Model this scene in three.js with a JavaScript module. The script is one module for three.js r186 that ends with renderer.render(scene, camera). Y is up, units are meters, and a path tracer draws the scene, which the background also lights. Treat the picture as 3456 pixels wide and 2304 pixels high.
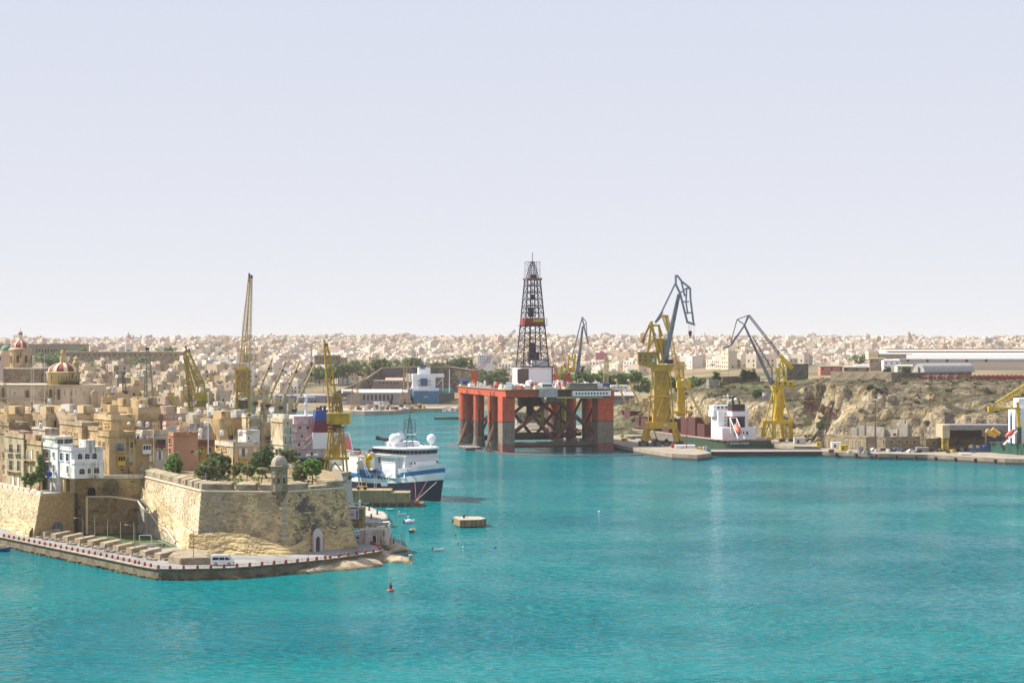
import*as THREE from 'three';
import{FontLoader}from 'three/addons/loaders/FontLoader.js';
import{TextGeometry}from 'three/addons/geometries/TextGeometry.js';
import{MarchingCubes}from 'three/addons/objects/MarchingCubes.js';
// ---------- camera, sky, sun, exposure ----------
const F=7000,CX=1728,CY=1152,EYE=50;
const scene=new THREE.Scene();
const camera=new THREE.PerspectiveCamera(2*Math.atan(1152/F)*180/Math.PI,1.5,1,9000);
camera.position.set(0,EYE,0);
camera.lookAt(0,EYE,-100);
const renderer=new THREE.WebGLRenderer({antialias:true});
renderer.toneMapping=THREE.LinearToneMapping;
renderer.toneMappingExposure=1.75;
renderer.shadowMap.enabled=true;
renderer.setSize(1024,682);
const SUN=new THREE.Vector3(-0.66,0.70,-0.23).normalize();
const sun=new THREE.DirectionalLight(new THREE.Color(1.0,0.93,0.80),5.0);
sun.position.copy(SUN).multiplyScalar(900).add(new THREE.Vector3(0,0,-700));
sun.target.position.set(0,0,-700);
sun.castShadow=true;sun.shadow.radius=1.2;
sun.shadow.mapSize.set(4096,4096);
Object.assign(sun.shadow.camera,{left:-500,right:500,top:500,bottom:-500,near:1,far:2500});
scene.add(sun,sun.target);
{
const W=256,H2=512,data=new Float32Array(W*H2*4);
for(let j=0;j<H2;j++){
const el=((j+0.5)/H2-0.5)*180,e=Math.max(el,0);
const a=Math.exp(-e/7),b=Math.exp(-e/26);
const zen=[0.34,0.385,0.49],mid=[0.385,0.402,0.485],hor=[0.492,0.500,0.518];
for(let i=0;i<W;i++){
const k=(j*W+i)*4,az=((i+0.5)/W-0.5)*2*Math.PI,ce=Math.cos(el*Math.PI/180),ang=Math.acos(Math.min(1,Math.cos(az)*ce*SUN.x+Math.sin(el*Math.PI/180)*SUN.y+Math.sin(az)*ce*SUN.z))*180/Math.PI,glow=el>0?0.9*Math.exp(-ang/9):0;  // haze glow round the sun, out of view, set to light shaded fronts
for(let c=0;c<3;c++)data[k+c]=zen[c]+(mid[c]-zen[c])*b+(hor[c]-mid[c])*a+glow*[1,0.96,0.88][c];
data[k+3]=1;
}
}
const t=new THREE.DataTexture(data,W,H2,THREE.RGBAFormat,THREE.FloatType);
t.mapping=THREE.EquirectangularReflectionMapping;t.magFilter=t.minFilter=THREE.LinearFilter;t.needsUpdate=true;
scene.background=t;scene.environment=t;
}
scene.fog=new THREE.FogExp2(new THREE.Color(1.0,0.94,0.90),0.00005);
// ---------- helpers ----------
const V=(x,y,z)=>new THREE.Vector3(x,y,z);
const px=(x,y,d)=>V((x-CX)*d/F,EYE-(y-CY)*d/F,-d);
const gp=(x,y,Y=0)=>px(x,y,F*(EYE-Y)/(y-CY));
function rng(s){return()=>{s|=0;s=s+0x6D2B79F5|0;let t=Math.imul(s ^ s>>>15,1|s);t=t+Math.imul(t ^ t>>>7,61|t)^ t;return((t ^ t>>>14)>>>0)/4294967296;};}
const hash=(x,y,s=0)=>{let h=Math.imul(x|0,374761393)+Math.imul(y|0,668265263)+Math.imul(s|0,974634777);h=Math.imul(h ^ h>>>13,1274126177);return((h ^ h>>>16)>>>0)/4294967296;};
function vnoise(x,y,s=0,wrap=0){
const xi=Math.floor(x),yi=Math.floor(y),f=x-xi,g=y-yi,u=f*f*(3-2*f),v=g*g*(3-2*g);
const m=(n)=>wrap?((n%wrap)+wrap)%wrap:n;
const a=hash(m(xi),m(yi),s),b=hash(m(xi+1),m(yi),s),c=hash(m(xi),m(yi+1),s),d=hash(m(xi+1),m(yi+1),s);
return a+(b-a)*u+(c-a)*v+(a-b-c+d)*u*v;
}
function fbm(x,y,oct=4,s=0,wrap=0){let t=0,a=0.5,n=0;for(let i=0;i<oct;i++){t+=a*vnoise(x,y,s+i*17,wrap);n+=a;a*=0.5;x*=2;y*=2;wrap*=2;}return t/n;}
const clamp=(x,a=0,b=1)=>Math.min(b,Math.max(a,x));
const lerp=(a,b,t)=>a+(b-a)*t;
const sst=(x,a,b)=>{const t=clamp((x-a)/(b-a));return t*t*(3-2*t);};
// geometry: every piece is a plain non-indexed BufferGeometry in world metres
const G=(g)=>{g=g.index?g.toNonIndexed():g;return g;};
function raw(pos,smooth){const g=new THREE.BufferGeometry();g.setAttribute('position',new THREE.Float32BufferAttribute(pos,3));g.computeVertexNormals();return g;}
function box(w,h,d,x=0,y=0,z=0,ry=0){
const g=G(new THREE.BoxGeometry(w,h,d));g.translate(0,h/2,0);if(ry)g.rotateY(ry);g.translate(x,y,z);return g;
}
const Q=new THREE.Quaternion(),UP=V(0,1,0);
function bar(a,b,r,n=4,r2=r){
const d=b.clone().sub(a),L=d.length(),g=G(new THREE.CylinderGeometry(r2,r,L,n,1));
if(n===4)g.rotateY(Math.PI/4);
g.translate(0,L/2,0);g.applyQuaternion(Q.setFromUnitVectors(UP,d.normalize()));g.translate(a.x,a.y,a.z);return g;
}
function tube(pts,r,n=6,seg=24){return G(new THREE.TubeGeometry(new THREE.CatmullRomCurve3(pts),seg,r,n));}
function lathe(prof,n,x,y,z){const g=G(new THREE.LatheGeometry(prof.map((p)=>new THREE.Vector2(p[0],p[1])),n));g.translate(x,y,z);return g;}
function ball(r,x,y,z,w=14,h=10){const g=G(new THREE.SphereGeometry(r,w,h));g.translate(x,y,z);return g;}
function quad(a,b,c,d){return raw([a,b,c,a,c,d].flatMap((p)=>[p.x,p.y,p.z]));}
function loft(bot,top,capTop=true,capBot=false){
const p=[],n=bot.length,put=(...q)=>q.forEach((v)=>p.push(v.x,v.y,v.z));
for(let i=0;i<n;i++){const j=(i+1)%n;put(bot[i],bot[j],top[j],bot[i],top[j],top[i]);}
if(capTop)for(const t of THREE.ShapeUtils.triangulateShape(top.map((v)=>new THREE.Vector2(v.x,-v.z)),[]))put(top[t[0]],top[t[1]],top[t[2]]);
if(capBot)for(const t of THREE.ShapeUtils.triangulateShape(bot.map((v)=>new THREE.Vector2(v.x,-v.z)),[]))put(bot[t[2]],bot[t[1]],bot[t[0]]);
return raw(p);
}
function ccw(pts){let a=0;for(let i=0;i<pts.length;i++){const p=pts[i],q=pts[(i+1)%pts.length];a+=p.x*-q.z-q.x*-p.z;}return a<0?pts.slice().reverse():pts;}
function slab(pts,y0,y1){pts=ccw(pts);return loft(pts.map((p)=>V(p.x,y0,p.z)),pts.map((p)=>V(p.x,y1,p.z)));}
function lattice(a,b,wa,wb,n,r,up=V(0,0,1),rb=r*0.6){
const d=b.clone().sub(a).normalize(),s=new THREE.Vector3().crossVectors(d,up).normalize(),t=new THREE.Vector3().crossVectors(s,d).normalize(),out=[];
const at=(k,i)=>{const w=lerp(wa,wb,k)/2;return a.clone().lerp(b,k).addScaledVector(s,[-w,w,w,-w][i]).addScaledVector(t,[-w,-w,w,w][i]);};
for(let i=0;i<4;i++)out.push(bar(at(0,i),at(1,i),r));
for(let j=0;j<n;j++)for(let i=0;i<4;i++){
const k0=j/n,k1=(j+1)/n,i2=(i+1)%4;
out.push(j%2?bar(at(k0,i),at(k1,i2),rb):bar(at(k0,i2),at(k1,i),rb),bar(at(k1,i),at(k1,i2),rb));
}
return out;
}
function tint(g,c){const n=g.attributes.position.count,a=new Float32Array(n*3);for(let i=0;i<n;i++)a.set(c,i*3);g.setAttribute('color',new THREE.BufferAttribute(a,3));return g;}
function merge(list,off){
list=list.flat(9);let n=0,col=false;
for(const g of list){n+=g.attributes.position.count;col||=!!g.attributes.color;}
const P=new Float32Array(n*3),N=new Float32Array(n*3),U=new Float32Array(n*2),C=col?new Float32Array(n*3).fill(1):null;let o=0;
for(const g of list){
const p=g.attributes.position,nn=g.attributes.normal,c=g.attributes.color;
P.set(p.array.subarray(0,p.count*3),o*3);N.set(nn.array.subarray(0,p.count*3),o*3);if(c)C.set(c.array,o*3);
if(g.userData.keepUv)U.set(g.attributes.uv.array,o*2);
else for(let i=0;i<p.count;i+=3){
const k=(o+i)*3,ax=P[k+3]-P[k],ay=P[k+4]-P[k+1],az=P[k+5]-P[k+2],bx=P[k+6]-P[k],by=P[k+7]-P[k+1],bz=P[k+8]-P[k+2];
let x=ay*bz-az*by,y=az*bx-ax*bz,z=ax*by-ay*bx;const l=Math.hypot(x,y,z)||1;x/=l;y/=l;z/=l;
for(let q=0;q<3;q++){
const e=k+q*3,X=P[e],Y=P[e+1],Z=P[e+2],u=(o+i+q)*2;
if(Math.abs(y)>0.75){U[u]=X;U[u+1]=-Z;}else{const h=Math.hypot(x,z)||1;U[u]=(X*z-Z*x)/h;U[u+1]=Y;}
}
}
o+=p.count;
}
if(off)for(let i=0;i<n;i++){P[i*3]-=off.x;P[i*3+1]-=off.y;P[i*3+2]-=off.z;}
const g=new THREE.BufferGeometry();
g.setAttribute('position',new THREE.BufferAttribute(P,3));g.setAttribute('normal',new THREE.BufferAttribute(N,3));g.setAttribute('uv',new THREE.BufferAttribute(U,2));
if(C)g.setAttribute('color',new THREE.BufferAttribute(C,3));
return g;
}
// objects
const used={};
function numbered(n){const k=used[n]=(used[n]??-1)+1;return k?n+'_'+String(k).padStart(3,'0'):n;}
function tag(o,label,category,group,kind){if(label)o.userData.label=label;if(category)o.userData.category=category;if(group)o.userData.group=group;if(kind)o.userData.kind=kind;return o;}
const ORG=new WeakMap();
function thing(name,label,category,at,group){const o=new THREE.Group();o.name=numbered(name);o.position.copy(at);ORG.set(o,at.clone());scene.add(o);return tag(o,label,category,group);}
function part(name,geos,m,parent,label,kind){const off=parent&&ORG.get(parent),o=new THREE.Mesh(merge([geos],off),m);o.name=name;o.castShadow=o.receiveShadow=true;if(off)ORG.set(o,off);(parent??scene).add(o);return tag(o,label,null,null,kind);}
function single(name,label,category,geos,m,at,group){const o=new THREE.Mesh(merge([geos],at),m);o.name=numbered(name);o.position.copy(at);o.castShadow=o.receiveShadow=true;scene.add(o);return tag(o,label,category,group);}
function struct(name,geos,m){const o=new THREE.Mesh(merge([geos]),m);o.name=name;o.castShadow=o.receiveShadow=true;ORG.set(o,V(0,0,0));scene.add(o);o.userData.kind='structure';return o;}
function copy(o,at,turn=0,label,sc){const c=o.clone();c.name=numbered(o.name.replace(/_\d{3}$/,''));c.userData={...o.userData};c.position.copy(at);c.rotation.y=turn;if(sc)c.scale.setScalar(sc);if(label)c.userData.label=label;scene.add(c);return c;}
// ---------- textures (grain, stains, joints: colour of the stuff itself) ----------
function tex(size,metres,fn,srgb=true,h=size,mh=metres){
const d=new Uint8Array(size*h*4);
for(let j=0;j<h;j++)for(let i=0;i<size;i++){const c=fn(i/size,j/h,i,j),k=(j*size+i)*4;d[k]=clamp(c[0])*255;d[k+1]=clamp(c[1])*255;d[k+2]=clamp(c[2])*255;d[k+3]=255;}
const t=new THREE.DataTexture(d,size,h);t.wrapS=t.wrapT=THREE.RepeatWrapping;t.magFilter=THREE.LinearFilter;t.minFilter=THREE.LinearMipmapLinearFilter;t.generateMipmaps=true;
if(srgb)t.colorSpace=THREE.SRGBColorSpace;t.repeat.set(1/metres,1/mh);t.needsUpdate=true;return t;
}
const grey=(v)=>[v,v,v];
const T={};
T.plaster=tex(512,14,(u,v)=>{const a=fbm(u*6,v*6,5,1,6),s=fbm(u*40,v*3,3,5,40),st=sst(a,0.5,0.75)*sst(s,0.45,0.8),g=vnoise(u*256,v*256,9,256);const b=sst(fbm(u*4,v*4,4,13,4),0.5,0.64),k=0.97-0.36*st+0.07*(g-0.5)-0.12*(1-a)-0.13*b;return[k,k-0.025*st-0.01*b,k-0.07*st-0.04*b];});
T.block=tex(512,8,(u,v)=>{
const row=Math.floor(v*28),off=hash(row,3,7),col=Math.floor((u+off)*12),fy=v*28-row,fx=(u+off)*12-col;
const t=hash(((col%12)+12)%12,row,11),a=fbm(u*7,v*7,5,21,7),j=fy<0.12||fx<0.06?0.12:0,w=sst(fbm(u*5,v*5,4,33,5),0.52,0.7);
const k=0.92-0.14*t-0.24*(1-a)-j-0.2*w*hash(col%12,row,5);return[k,k-0.02*w,k-0.06*w];
});
T.rock=tex(512,22,(u,v)=>{const a=fbm(u*6,v*14,6,41,6),c=Math.abs(fbm(u*9,v*9,4,51,9)-0.5),k=0.95-0.55*(1-a)-0.25*sst(0.05-c,0,0.05),y=sst(fbm(u*5,v*5,4,61,5),0.5,0.7);return[k,k-0.03*y,k-0.14*y];});
T.rockBump=tex(512,22,(u,v)=>{const a=fbm(u*6,v*14,6,41,6),c=Math.abs(fbm(u*9,v*9,4,51,9)-0.5);return grey(a-0.35*sst(0.06-c,0,0.06));},false);
T.road=tex(512,30,(u,v)=>{const a=fbm(u*8,v*8,5,71,8),g=vnoise(u*256,v*256,73,256),k=0.86+0.18*(a-0.5)+0.08*(g-0.5),p=sst(fbm(u*5,v*5,3,77,5),0.56,0.62)*0.07;return grey(k-p);});
T.concrete=tex(512,16,(u,v)=>{const a=fbm(u*8,v*8,5,81,8),s=sst(fbm(u*30,v*4,4,83,30),0.5,0.8),k=0.95-0.25*(1-a)-0.25*s*a;return[k,k-0.02*s,k-0.06*s];});
T.rust=tex(512,12,(u,v)=>{const s=sst(fbm(u*34,v*4,4,91,34),0.5,0.85),a=fbm(u*9,v*9,5,93,9),k=0.97-0.25*(1-a),r=s*0.55*a;return[k-r*0.35,k-r*0.75,k-r*0.85];});
T.grass=tex(512,18,(u,v)=>{const a=fbm(u*10,v*10,5,101,10),g=vnoise(u*180,v*180,103,180),k=0.9-0.4*(1-a)+0.2*(g-0.5);return[k+0.04,k,k-0.1];});
T.sheet=tex(256,8,(u,v)=>{const k=0.93-0.07*(Math.floor(u*16)%2)-0.16*(1-fbm(u*6,v*6,4,111,6));return grey(k);});
const mats={};
function mat(c,rough=0.85,t=null,o={}){
const key=JSON.stringify([c,rough,t&&Object.keys(T).find((k)=>T[k]===t),o]);
return mats[key]??=(()=>{const m=new THREE.MeshStandardMaterial({roughness:rough,...o});m.color.setRGB(...c);if(t)m.map=t;if(t===T.rock){m.bumpMap=T.rockBump;m.bumpScale=0.7;}if(t===T.block){m.bumpMap=T.block;m.bumpScale=0.06;}return m;})();
}
const vcol=(rough=0.85,t=null)=>mat([1,1,1],rough,t,{vertexColors:true});
const glass=new THREE.MeshPhysicalMaterial({color:new THREE.Color(0.012,0.016,0.022),roughness:0.12});
// ---------- water ----------
{
const wave=tex(1024,210,(u,v)=>{
const wx=fbm(u*8,v*8,3,201,8),big=fbm(u*6,v*6,3,203,6);
const amp=0.30+0.85*sst(fbm(u*7,v*7,4,207,7),0.32,0.66);
const a=vnoise(u*75+wx*5,v*120+wx*4,211,0),b=vnoise(u*150+wx*4,v*235+3*wx,213),c=vnoise(u*305,v*450,217),l=vnoise(u*30,v*48+wx*3,219);
return grey(0.5+amp*(0.30*(a-0.5)+0.34*(b-0.5)+0.17*(c-0.5)+0.2*(l-0.5))+0.1*(big-0.5));
},false);
const silt=tex(256,760,(u,v)=>{const a=fbm(u*6+0.5*fbm(u*6,v*6,3,231,6),v*6,5,233,6),p=sst(a,0.4,0.62);return[0.9,0.9+0.1*p,0.93+0.05*p];},true,256,420);
const m=new THREE.MeshPhysicalMaterial({roughness:0.1,ior:1.33,map:silt,bumpMap:wave,bumpScale:1.3});
m.color.setRGB(0.0,0.146,0.168);m.specularIntensity=0.03;
const g=G(new THREE.PlaneGeometry(5000,2400));g.rotateX(-Math.PI/2);g.translate(0,0,-1150);
struct('water',g,m);
}
// ---------- land: one sheet from the harbour shore to the horizon ----------
const TAB=[[1480,-3],[1510,2.5],[1600,5],[1680,12],[1800,17],[2100,21],[2500,26],[3000,33],[3600,41],[4300,46],[5000,48],[6200,48],[9000,46]];
const farY=(d)=>{for(let i=1;i<TAB.length;i++)if(d<TAB[i][0]){const[a,b]=TAB[i-1],[c,e]=TAB[i];return lerp(b,e,clamp((d-a)/(c-a)));}return 46;};
const LT=[[1085,-3],[1105,5],[1300,14],[1500,24],[1700,27],[1850,28],[2050,35],[2300,30],[3000,33]];
const leftY=(d)=>{for(let i=1;i<LT.length;i++)if(d<LT[i][0]){const[a,b]=LT[i-1],[c,e]=LT[i];return lerp(b,e,clamp((d-a)/(c-a)));}return 30;};
function landY(x,z){
const d=-z,s=CX+x*F/d;
let y=farY(d)+(d>1700?(fbm(x/420,z/420,3,301)-0.5)*7:0)+(d>3000?3*sst(s,400,900)-2*sst(s,2300,3400):0);
const r=sst(x,68,125);
if(r>0&&d>1090)y=Math.max(y,lerp(y,24+6*sst(x,110,190),r*sst(d,1090,1112)*(1-sst(d,1750,2100))));
if(s<900&&d>1085)y=lerp(y,Math.max(y,leftY(d)),1-sst(s,760,900));
if(d<1500&&s>900)y=Math.max(y,r>0.02&&d>1090?y:-3);
return y;
}
{
const nx=190,nz=200,P=[],C=[],I=[];
for(let j=0;j<=nz;j++){const t=j/nz,z=-(1085+6900*Math.pow(t,1.7));for(let i=0;i<=nx;i++){const x=-2400+4800*(i/nx),y=landY(x,z);P.push(x,y,z);const n=fbm(x/60,z/60,4,311),g=sst(n,0.45,0.6);C.push(lerp(0.4,0.11,g),lerp(0.33,0.13,g),lerp(0.24,0.055,g));}}
for(let j=0;j<nz;j++)for(let i=0;i<nx;i++){const a=j*(nx+1)+i;I.push(a,a+1,a+nx+2,a,a+nx+2,a+nx+1);}
const g=new THREE.BufferGeometry();g.setAttribute('position',new THREE.Float32BufferAttribute(P,3));g.setAttribute('color',new THREE.Float32BufferAttribute(C,3));g.setIndex(I);g.computeVertexNormals();
struct('ground',G(g),vcol(0.95,T.grass));
}
// ---------- the far town ----------
const WALLS=[[0.66,0.54,0.40],[0.70,0.60,0.47],[0.70,0.62,0.52],[0.74,0.68,0.60],[0.60,0.47,0.33],[0.66,0.50,0.42],[0.58,0.50,0.42],[0.72,0.62,0.52]];
const DARK=[0.05,0.055,0.065];
function townHouse(R,x,y,z,w,dp,h,ry,c,detail=1){
const g=[],q=(n,a)=>tint(n,a),dn=[c[0]*0.82,c[1]*0.8,c[2]*0.78];
const L=(lx,lz)=>[x+lx*Math.cos(ry)+lz*Math.sin(ry),z-lx*Math.sin(ry)+lz*Math.cos(ry)];
const put=(ww,hh,dd,lx,ly,lz,col)=>{const[X,Z]=L(lx,lz);g.push(q(box(ww,hh,dd,X,y+ly,Z,ry),col));};
put(w,h,dp,0,-6,0,c);const top=h-6;
if(detail>0){
put(w+0.12,0.5,0.25,0,top,dp/2-0.12,c);put(0.25,0.5,dp-0.5,w/2-0.12,top,0,dn);put(0.25,0.5,dp-0.5,-w/2+0.12,top,0,dn);
put(w*lerp(0.25,0.5,R()),2.5,dp*0.4,(R()-0.5)*w*0.5,top,-dp*0.1,R()<0.7?c:[0.7,0.66,0.6]);
if(R()<0.5)put(1.2,1.3,1.2,(R()-0.5)*w*0.8,top,dp*0.2,[0.8,0.8,0.8]);
const dark=detail>1?[0.24,0.21,0.19]:DARK,nf=Math.max(1,Math.floor(top/3.3)),nw=Math.max(1,Math.floor(w/3.4)),wd=0.9+R()*0.6,wh=1.3+R()*0.5;
for(let f=0;f<nf;f++){for(let k=0;k<nw;k++)if(R()<0.78)put(wd,wh,0.12,((k+0.5)/nw-0.5)*w*0.92,f*3.3+1.0,dp/2,R()<0.12?[0.08,0.2,0.2]:dark);if(R()<0.3)put(w*0.5,0.9,0.9,0,f*3.3+0.1,dp/2+0.4,R()<0.5?dn:[0.3,0.3,0.3]);}
const ns=Math.max(1,Math.floor(dp/5));for(let f=0;f<nf;f++)for(let k=0;k<ns;k++)if(R()<0.5)put(0.12,wh,wd,w/2,f*3.3+1.0,((k+0.5)/ns-0.5)*dp*0.9,dark);
}
return g;
}
const FARTOWN=[];
{
const R=rng(77);
const skip=(s,d)=>(s>2700&&d<2050)||(s>2040&&s<2420&&d<1720)||(s>1190&&s<1600&&d<1860)||(s>1600&&s<2060&&d<1760)||(s<620&&d>1500&&d<2330)||(s>690&&s<1000&&d>1840&&d<2000)||(s>1000&&s<1190&&d<1750);
for(let d=1600;d<5300;d+=lerp(29,95,(d-1600)/3700))for(let s=-160;s<3620;){
const w=6.5+6.5*R()+(R()<0.08?12:0)+d/1500,sx=w*F/d;s+=sx*(0.5+0.06*R());const dd=d+(R()-0.5)*34;
if(skip(s,dd)){s+=sx*0.5;continue;}
const x=(s-CX)*dd/F,y=landY(x,-dd),h=6+3.3*Math.floor(2+R()*2.2+(R()<0.07?2:0))*(d>3500?0.85:1),q=0.8+0.17*R(),c=WALLS[Math.floor(R()*WALLS.length)].map((v)=>v*q);
FARTOWN.push([x,y,-dd,w,7+R()*6,h,(R()-0.5)*0.8-0.8,c,d,s]);
s+=sx*(0.5+0.08*R());
}
}
// ---------- Senglea point: quay, bastion, garden terrace ----------
const ROAD=2.2,CREAM=[0.50,0.40,0.265],GOLD=[0.43,0.325,0.175],GREYST=[0.37,0.315,0.235];
const S2=(list,Y)=>list.map(([x,y])=>gp(x,y,Y));
const EDGE=[[-60,1799],[0,1812],[150,1843],[300,1874],[446,1905],[480,1912],[533,1921],[600,1922],[760,1918],[840,1913],[1008,1898],[1103,1888],[1200,1874],[1268,1863],[1290,1857]];
const EDGEW=S2(EDGE,ROAD);
{
const inner=[[1284,1846],[1240,1834],[1196,1812]].map(([x,y])=>gp(x,y,ROAD)).concat([V(-34,0,-500),V(-32,0,-528),V(-60,0,-535),V(-140,0,-562)]);
const poly=ccw([...EDGEW,...inner]);
const wall=loft(poly.map((p)=>V(p.x,-2,p.z)),poly.map((p)=>V(p.x,ROAD-0.02,p.z)),false);
const q=struct('quay_wall',wall,mat([0.36,0.30,0.20],0.9,T.block));
struct('road',slab(poly.map((p)=>p.clone()),ROAD-0.3,ROAD),mat([0.34,0.33,0.325],0.95,T.road));
// pale coping stones along the outer edge, each laid end to end
const R=rng(5);let n=0;
const stone=[];
for(let i=1;i<EDGEW.length;i++){const a=EDGEW[i-1],b=EDGEW[i],L=a.distanceTo(b),k=Math.max(1,Math.round(L/1.6)),ry=-Math.atan2(b.z-a.z,b.x-a.x);for(let j=0;j<k;j++){const p=a.clone().lerp(b,(j+0.5)/k);stone.push([p,L/k-0.03,ry]);}}
for(const[p,w,ry]of stone){const c=0.88+0.2*R();part('coping_stone',box(w,0.24,0.75,p.x,ROAD-0.02,p.z,ry),mat([[0.38,0.31,0.22],[0.33,0.27,0.19],[0.42,0.35,0.26]][n++%3],0.9),q);}
// green weed and dark wet band low on the wall: a skirt of rough stones at the waterline
const sk=[];
for(let i=2;i<EDGEW.length-2;i++){const a=EDGEW[i-1],b=EDGEW[i],L=a.distanceTo(b),k=Math.round(L/0.9);for(let j=0;j<k;j++){const p=a.clone().lerp(b,j/k),c=R();sk.push(tint(box(0.7+R(),0.5+0.5*R(),0.7,p.x,-0.5,p.z+0.15,R()),c<0.35?[0.16,0.13,0.03]:[0.055,0.045,0.03]));}}
part('wet_foot_stones',sk,vcol(0.6),q,null,'stuff');
}
// red stone posts with a thin two-bar railing
{
const z5=(x,y)=>[x*0.2976,1640+y*0.2976],z6=(x,y)=>[600+x*0.3401,1580+y*0.3401];
const P=[[38,576],[95,587],[152,598],[208,610],[265,621],[322,632],[382,644],[442,657],[502,669],[564,681],[623,692],[684,705],[748,717],[812,729],[875,742],[938,755],[1004,767],[1070,778],[1137,791],[1203,805],[1268,818],[1331,831],[1396,847],[1461,861],[1526,878],[1570,888],[1636,902],[1705,916],[1790,933],[1925,941]].map((p)=>z5(...p))
.concat([[55,998],[193,996],[325,990],[455,985],[583,978],[710,970],[832,960],[952,950],[1070,940],[1184,930],[1288,920],[1376,910],[1460,898],[1510,893],[1595,880],[1686,866],[1772,853],[1857,842],[1939,829],[2001,810]].map((p)=>z6(...p)));
const W=P.map(([x,y])=>gp(x,y,ROAD+0.22)),dirs=W.map((p,i)=>{const a=W[Math.max(0,i-1)],b=W[Math.min(W.length-1,i+1)];return-Math.atan2(b.z-a.z,b.x-a.x);});
const rp=mat([0.33,0.055,0.04],0.8,T.plaster),cap=mat([0.40,0.09,0.07],0.8);
const first=thing('red_post','short red stone post with a sloping cap in the railed row on the quay edge','bollard',W[0],'red posts along the quay railing');
const o=W[0];part('shaft',loft(ccw([V(-.26,0,-.24),V(.26,0,-.24),V(.26,0,.24),V(-.26,0,.24)]).map((p)=>p.clone().add(o)),ccw([V(-.21,.62,-.2),V(.21,.62,-.2),V(.21,.62,.2),V(-.21,.62,.2)]).map((p)=>p.clone().add(o))),rp,first);
part('cap',loft(ccw([V(-.25,.62,-.24),V(.25,.62,-.24),V(.25,.62,.24),V(-.25,.62,.24)]).map((p)=>p.clone().add(o)),ccw([V(-.15,.78,-.13),V(.15,.78,-.13),V(.15,.78,.13),V(-.15,.78,.13)]).map((p)=>p.clone().add(o))),cap,first);
first.rotation.y=dirs[0];
for(let i=1;i<W.length;i++)copy(first,W[i],dirs[i]);
for(const[x,y]of[[2013,800],[1985,786],[1953,770],[1921,755]].map((p)=>z6(...p))){const p=gp(x,y,ROAD-0.2);copy(first,p,-0.9,'short red stone post on bare rock in front of the pink cafe').userData.group='red posts on the rock by the cafe';}
const bars=[],posts=[];for(let i=1;i<W.length;i++){for(const h of[0.28,0.52])bars.push(bar(W[i-1].clone().setY(ROAD+0.22+h),W[i].clone().setY(ROAD+0.22+h),0.03));const m=W[i].clone().lerp(W[i-1],0.5);posts.push(bar(m,m.clone().setY(m.y+0.56),0.03));}
const rl=thing('quay_railing','thin dark iron railing strung between the red posts','railing',W[0]);part('rail',bars,mat([0.09,0.1,0.11],0.6),rl);for(const p of posts)part('upright',p,mat([0.09,0.1,0.11],0.6),rl);
}
// stone facing: rows of rough blocks standing a little proud, laid over a wall plane
function facing(a0,b0,a1,b1,R,rowH,colour,hole){
const out=[],H=a1.y-a0.y,rows=Math.round(H/rowH),u=b0.clone().sub(a0),n=new THREE.Vector3().crossVectors(u,a1.clone().sub(a0)).normalize(),W0=u.length();
const P=(s,t,o)=>a0.clone().lerp(b0,s).lerp(a1.clone().lerp(b1,s),t).addScaledVector(n,o);
for(let r=0;r<rows;r++){
let s=-R()*0.5/W0;
while(s<1){
const w=(0.45+0.75*R())/W0,s0=Math.max(0,s),s1=Math.min(1,s+w-0.035/W0);s+=w;if(s1-s0<0.1/W0)continue;
const t0=r/rows+0.03*R()/rows,t1=(r+1)/rows-0.08/rows,c=colour((s0+s1)/2,(t0+t1)/2,R);if(!c||(hole&&hole((s0+s1)/2,(t0+t1)/2)))continue;
const o=0.02+0.16*R()*R(),j=()=>(R()-0.5)*0.09,q=[P(s0,t0,o+j()),P(s1,t0,o+j()),P(s1,t1,o+j()),P(s0,t1,o+j())],b=[P(s0,t0,-0.12),P(s1,t0,-0.12),P(s1,t1,-0.12),P(s0,t1,-0.12)];
const ps=[];const f=(...v)=>v.forEach((k)=>ps.push(k.x,k.y,k.z));
f(q[0],q[1],q[2],q[0],q[2],q[3]);for(let i=0;i<4;i++){const k=(i+1)%4;f(b[i],b[k],q[k],b[i],q[k],q[i]);}
out.push(tint(raw(ps),c));
}
}
return out;
}
const BT={A:V(-92.6,16,-522),B:V(-70.7,16,-472),C:V(-52.1,16,-468.5),D:V(-39.2,16,-482),E:V(-44,16,-530)};
const BF={A:V(-93.4,1.5,-521.6),B:V(-71.6,1.5,-470.4),C:V(-51.3,1.5,-466.6),D:V(-35.9,1.5,-480),E:V(-42,1.5,-532)};
const mix=(a,b,t)=>a.map((v,i)=>lerp(v,b[i],t));
const jit=(c,R,k=0.3)=>{const f=1-k/2+k*R();return c.map((v,i)=>v*f*(1+(i===2?(R()-0.6)*0.12:0)));};
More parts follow.
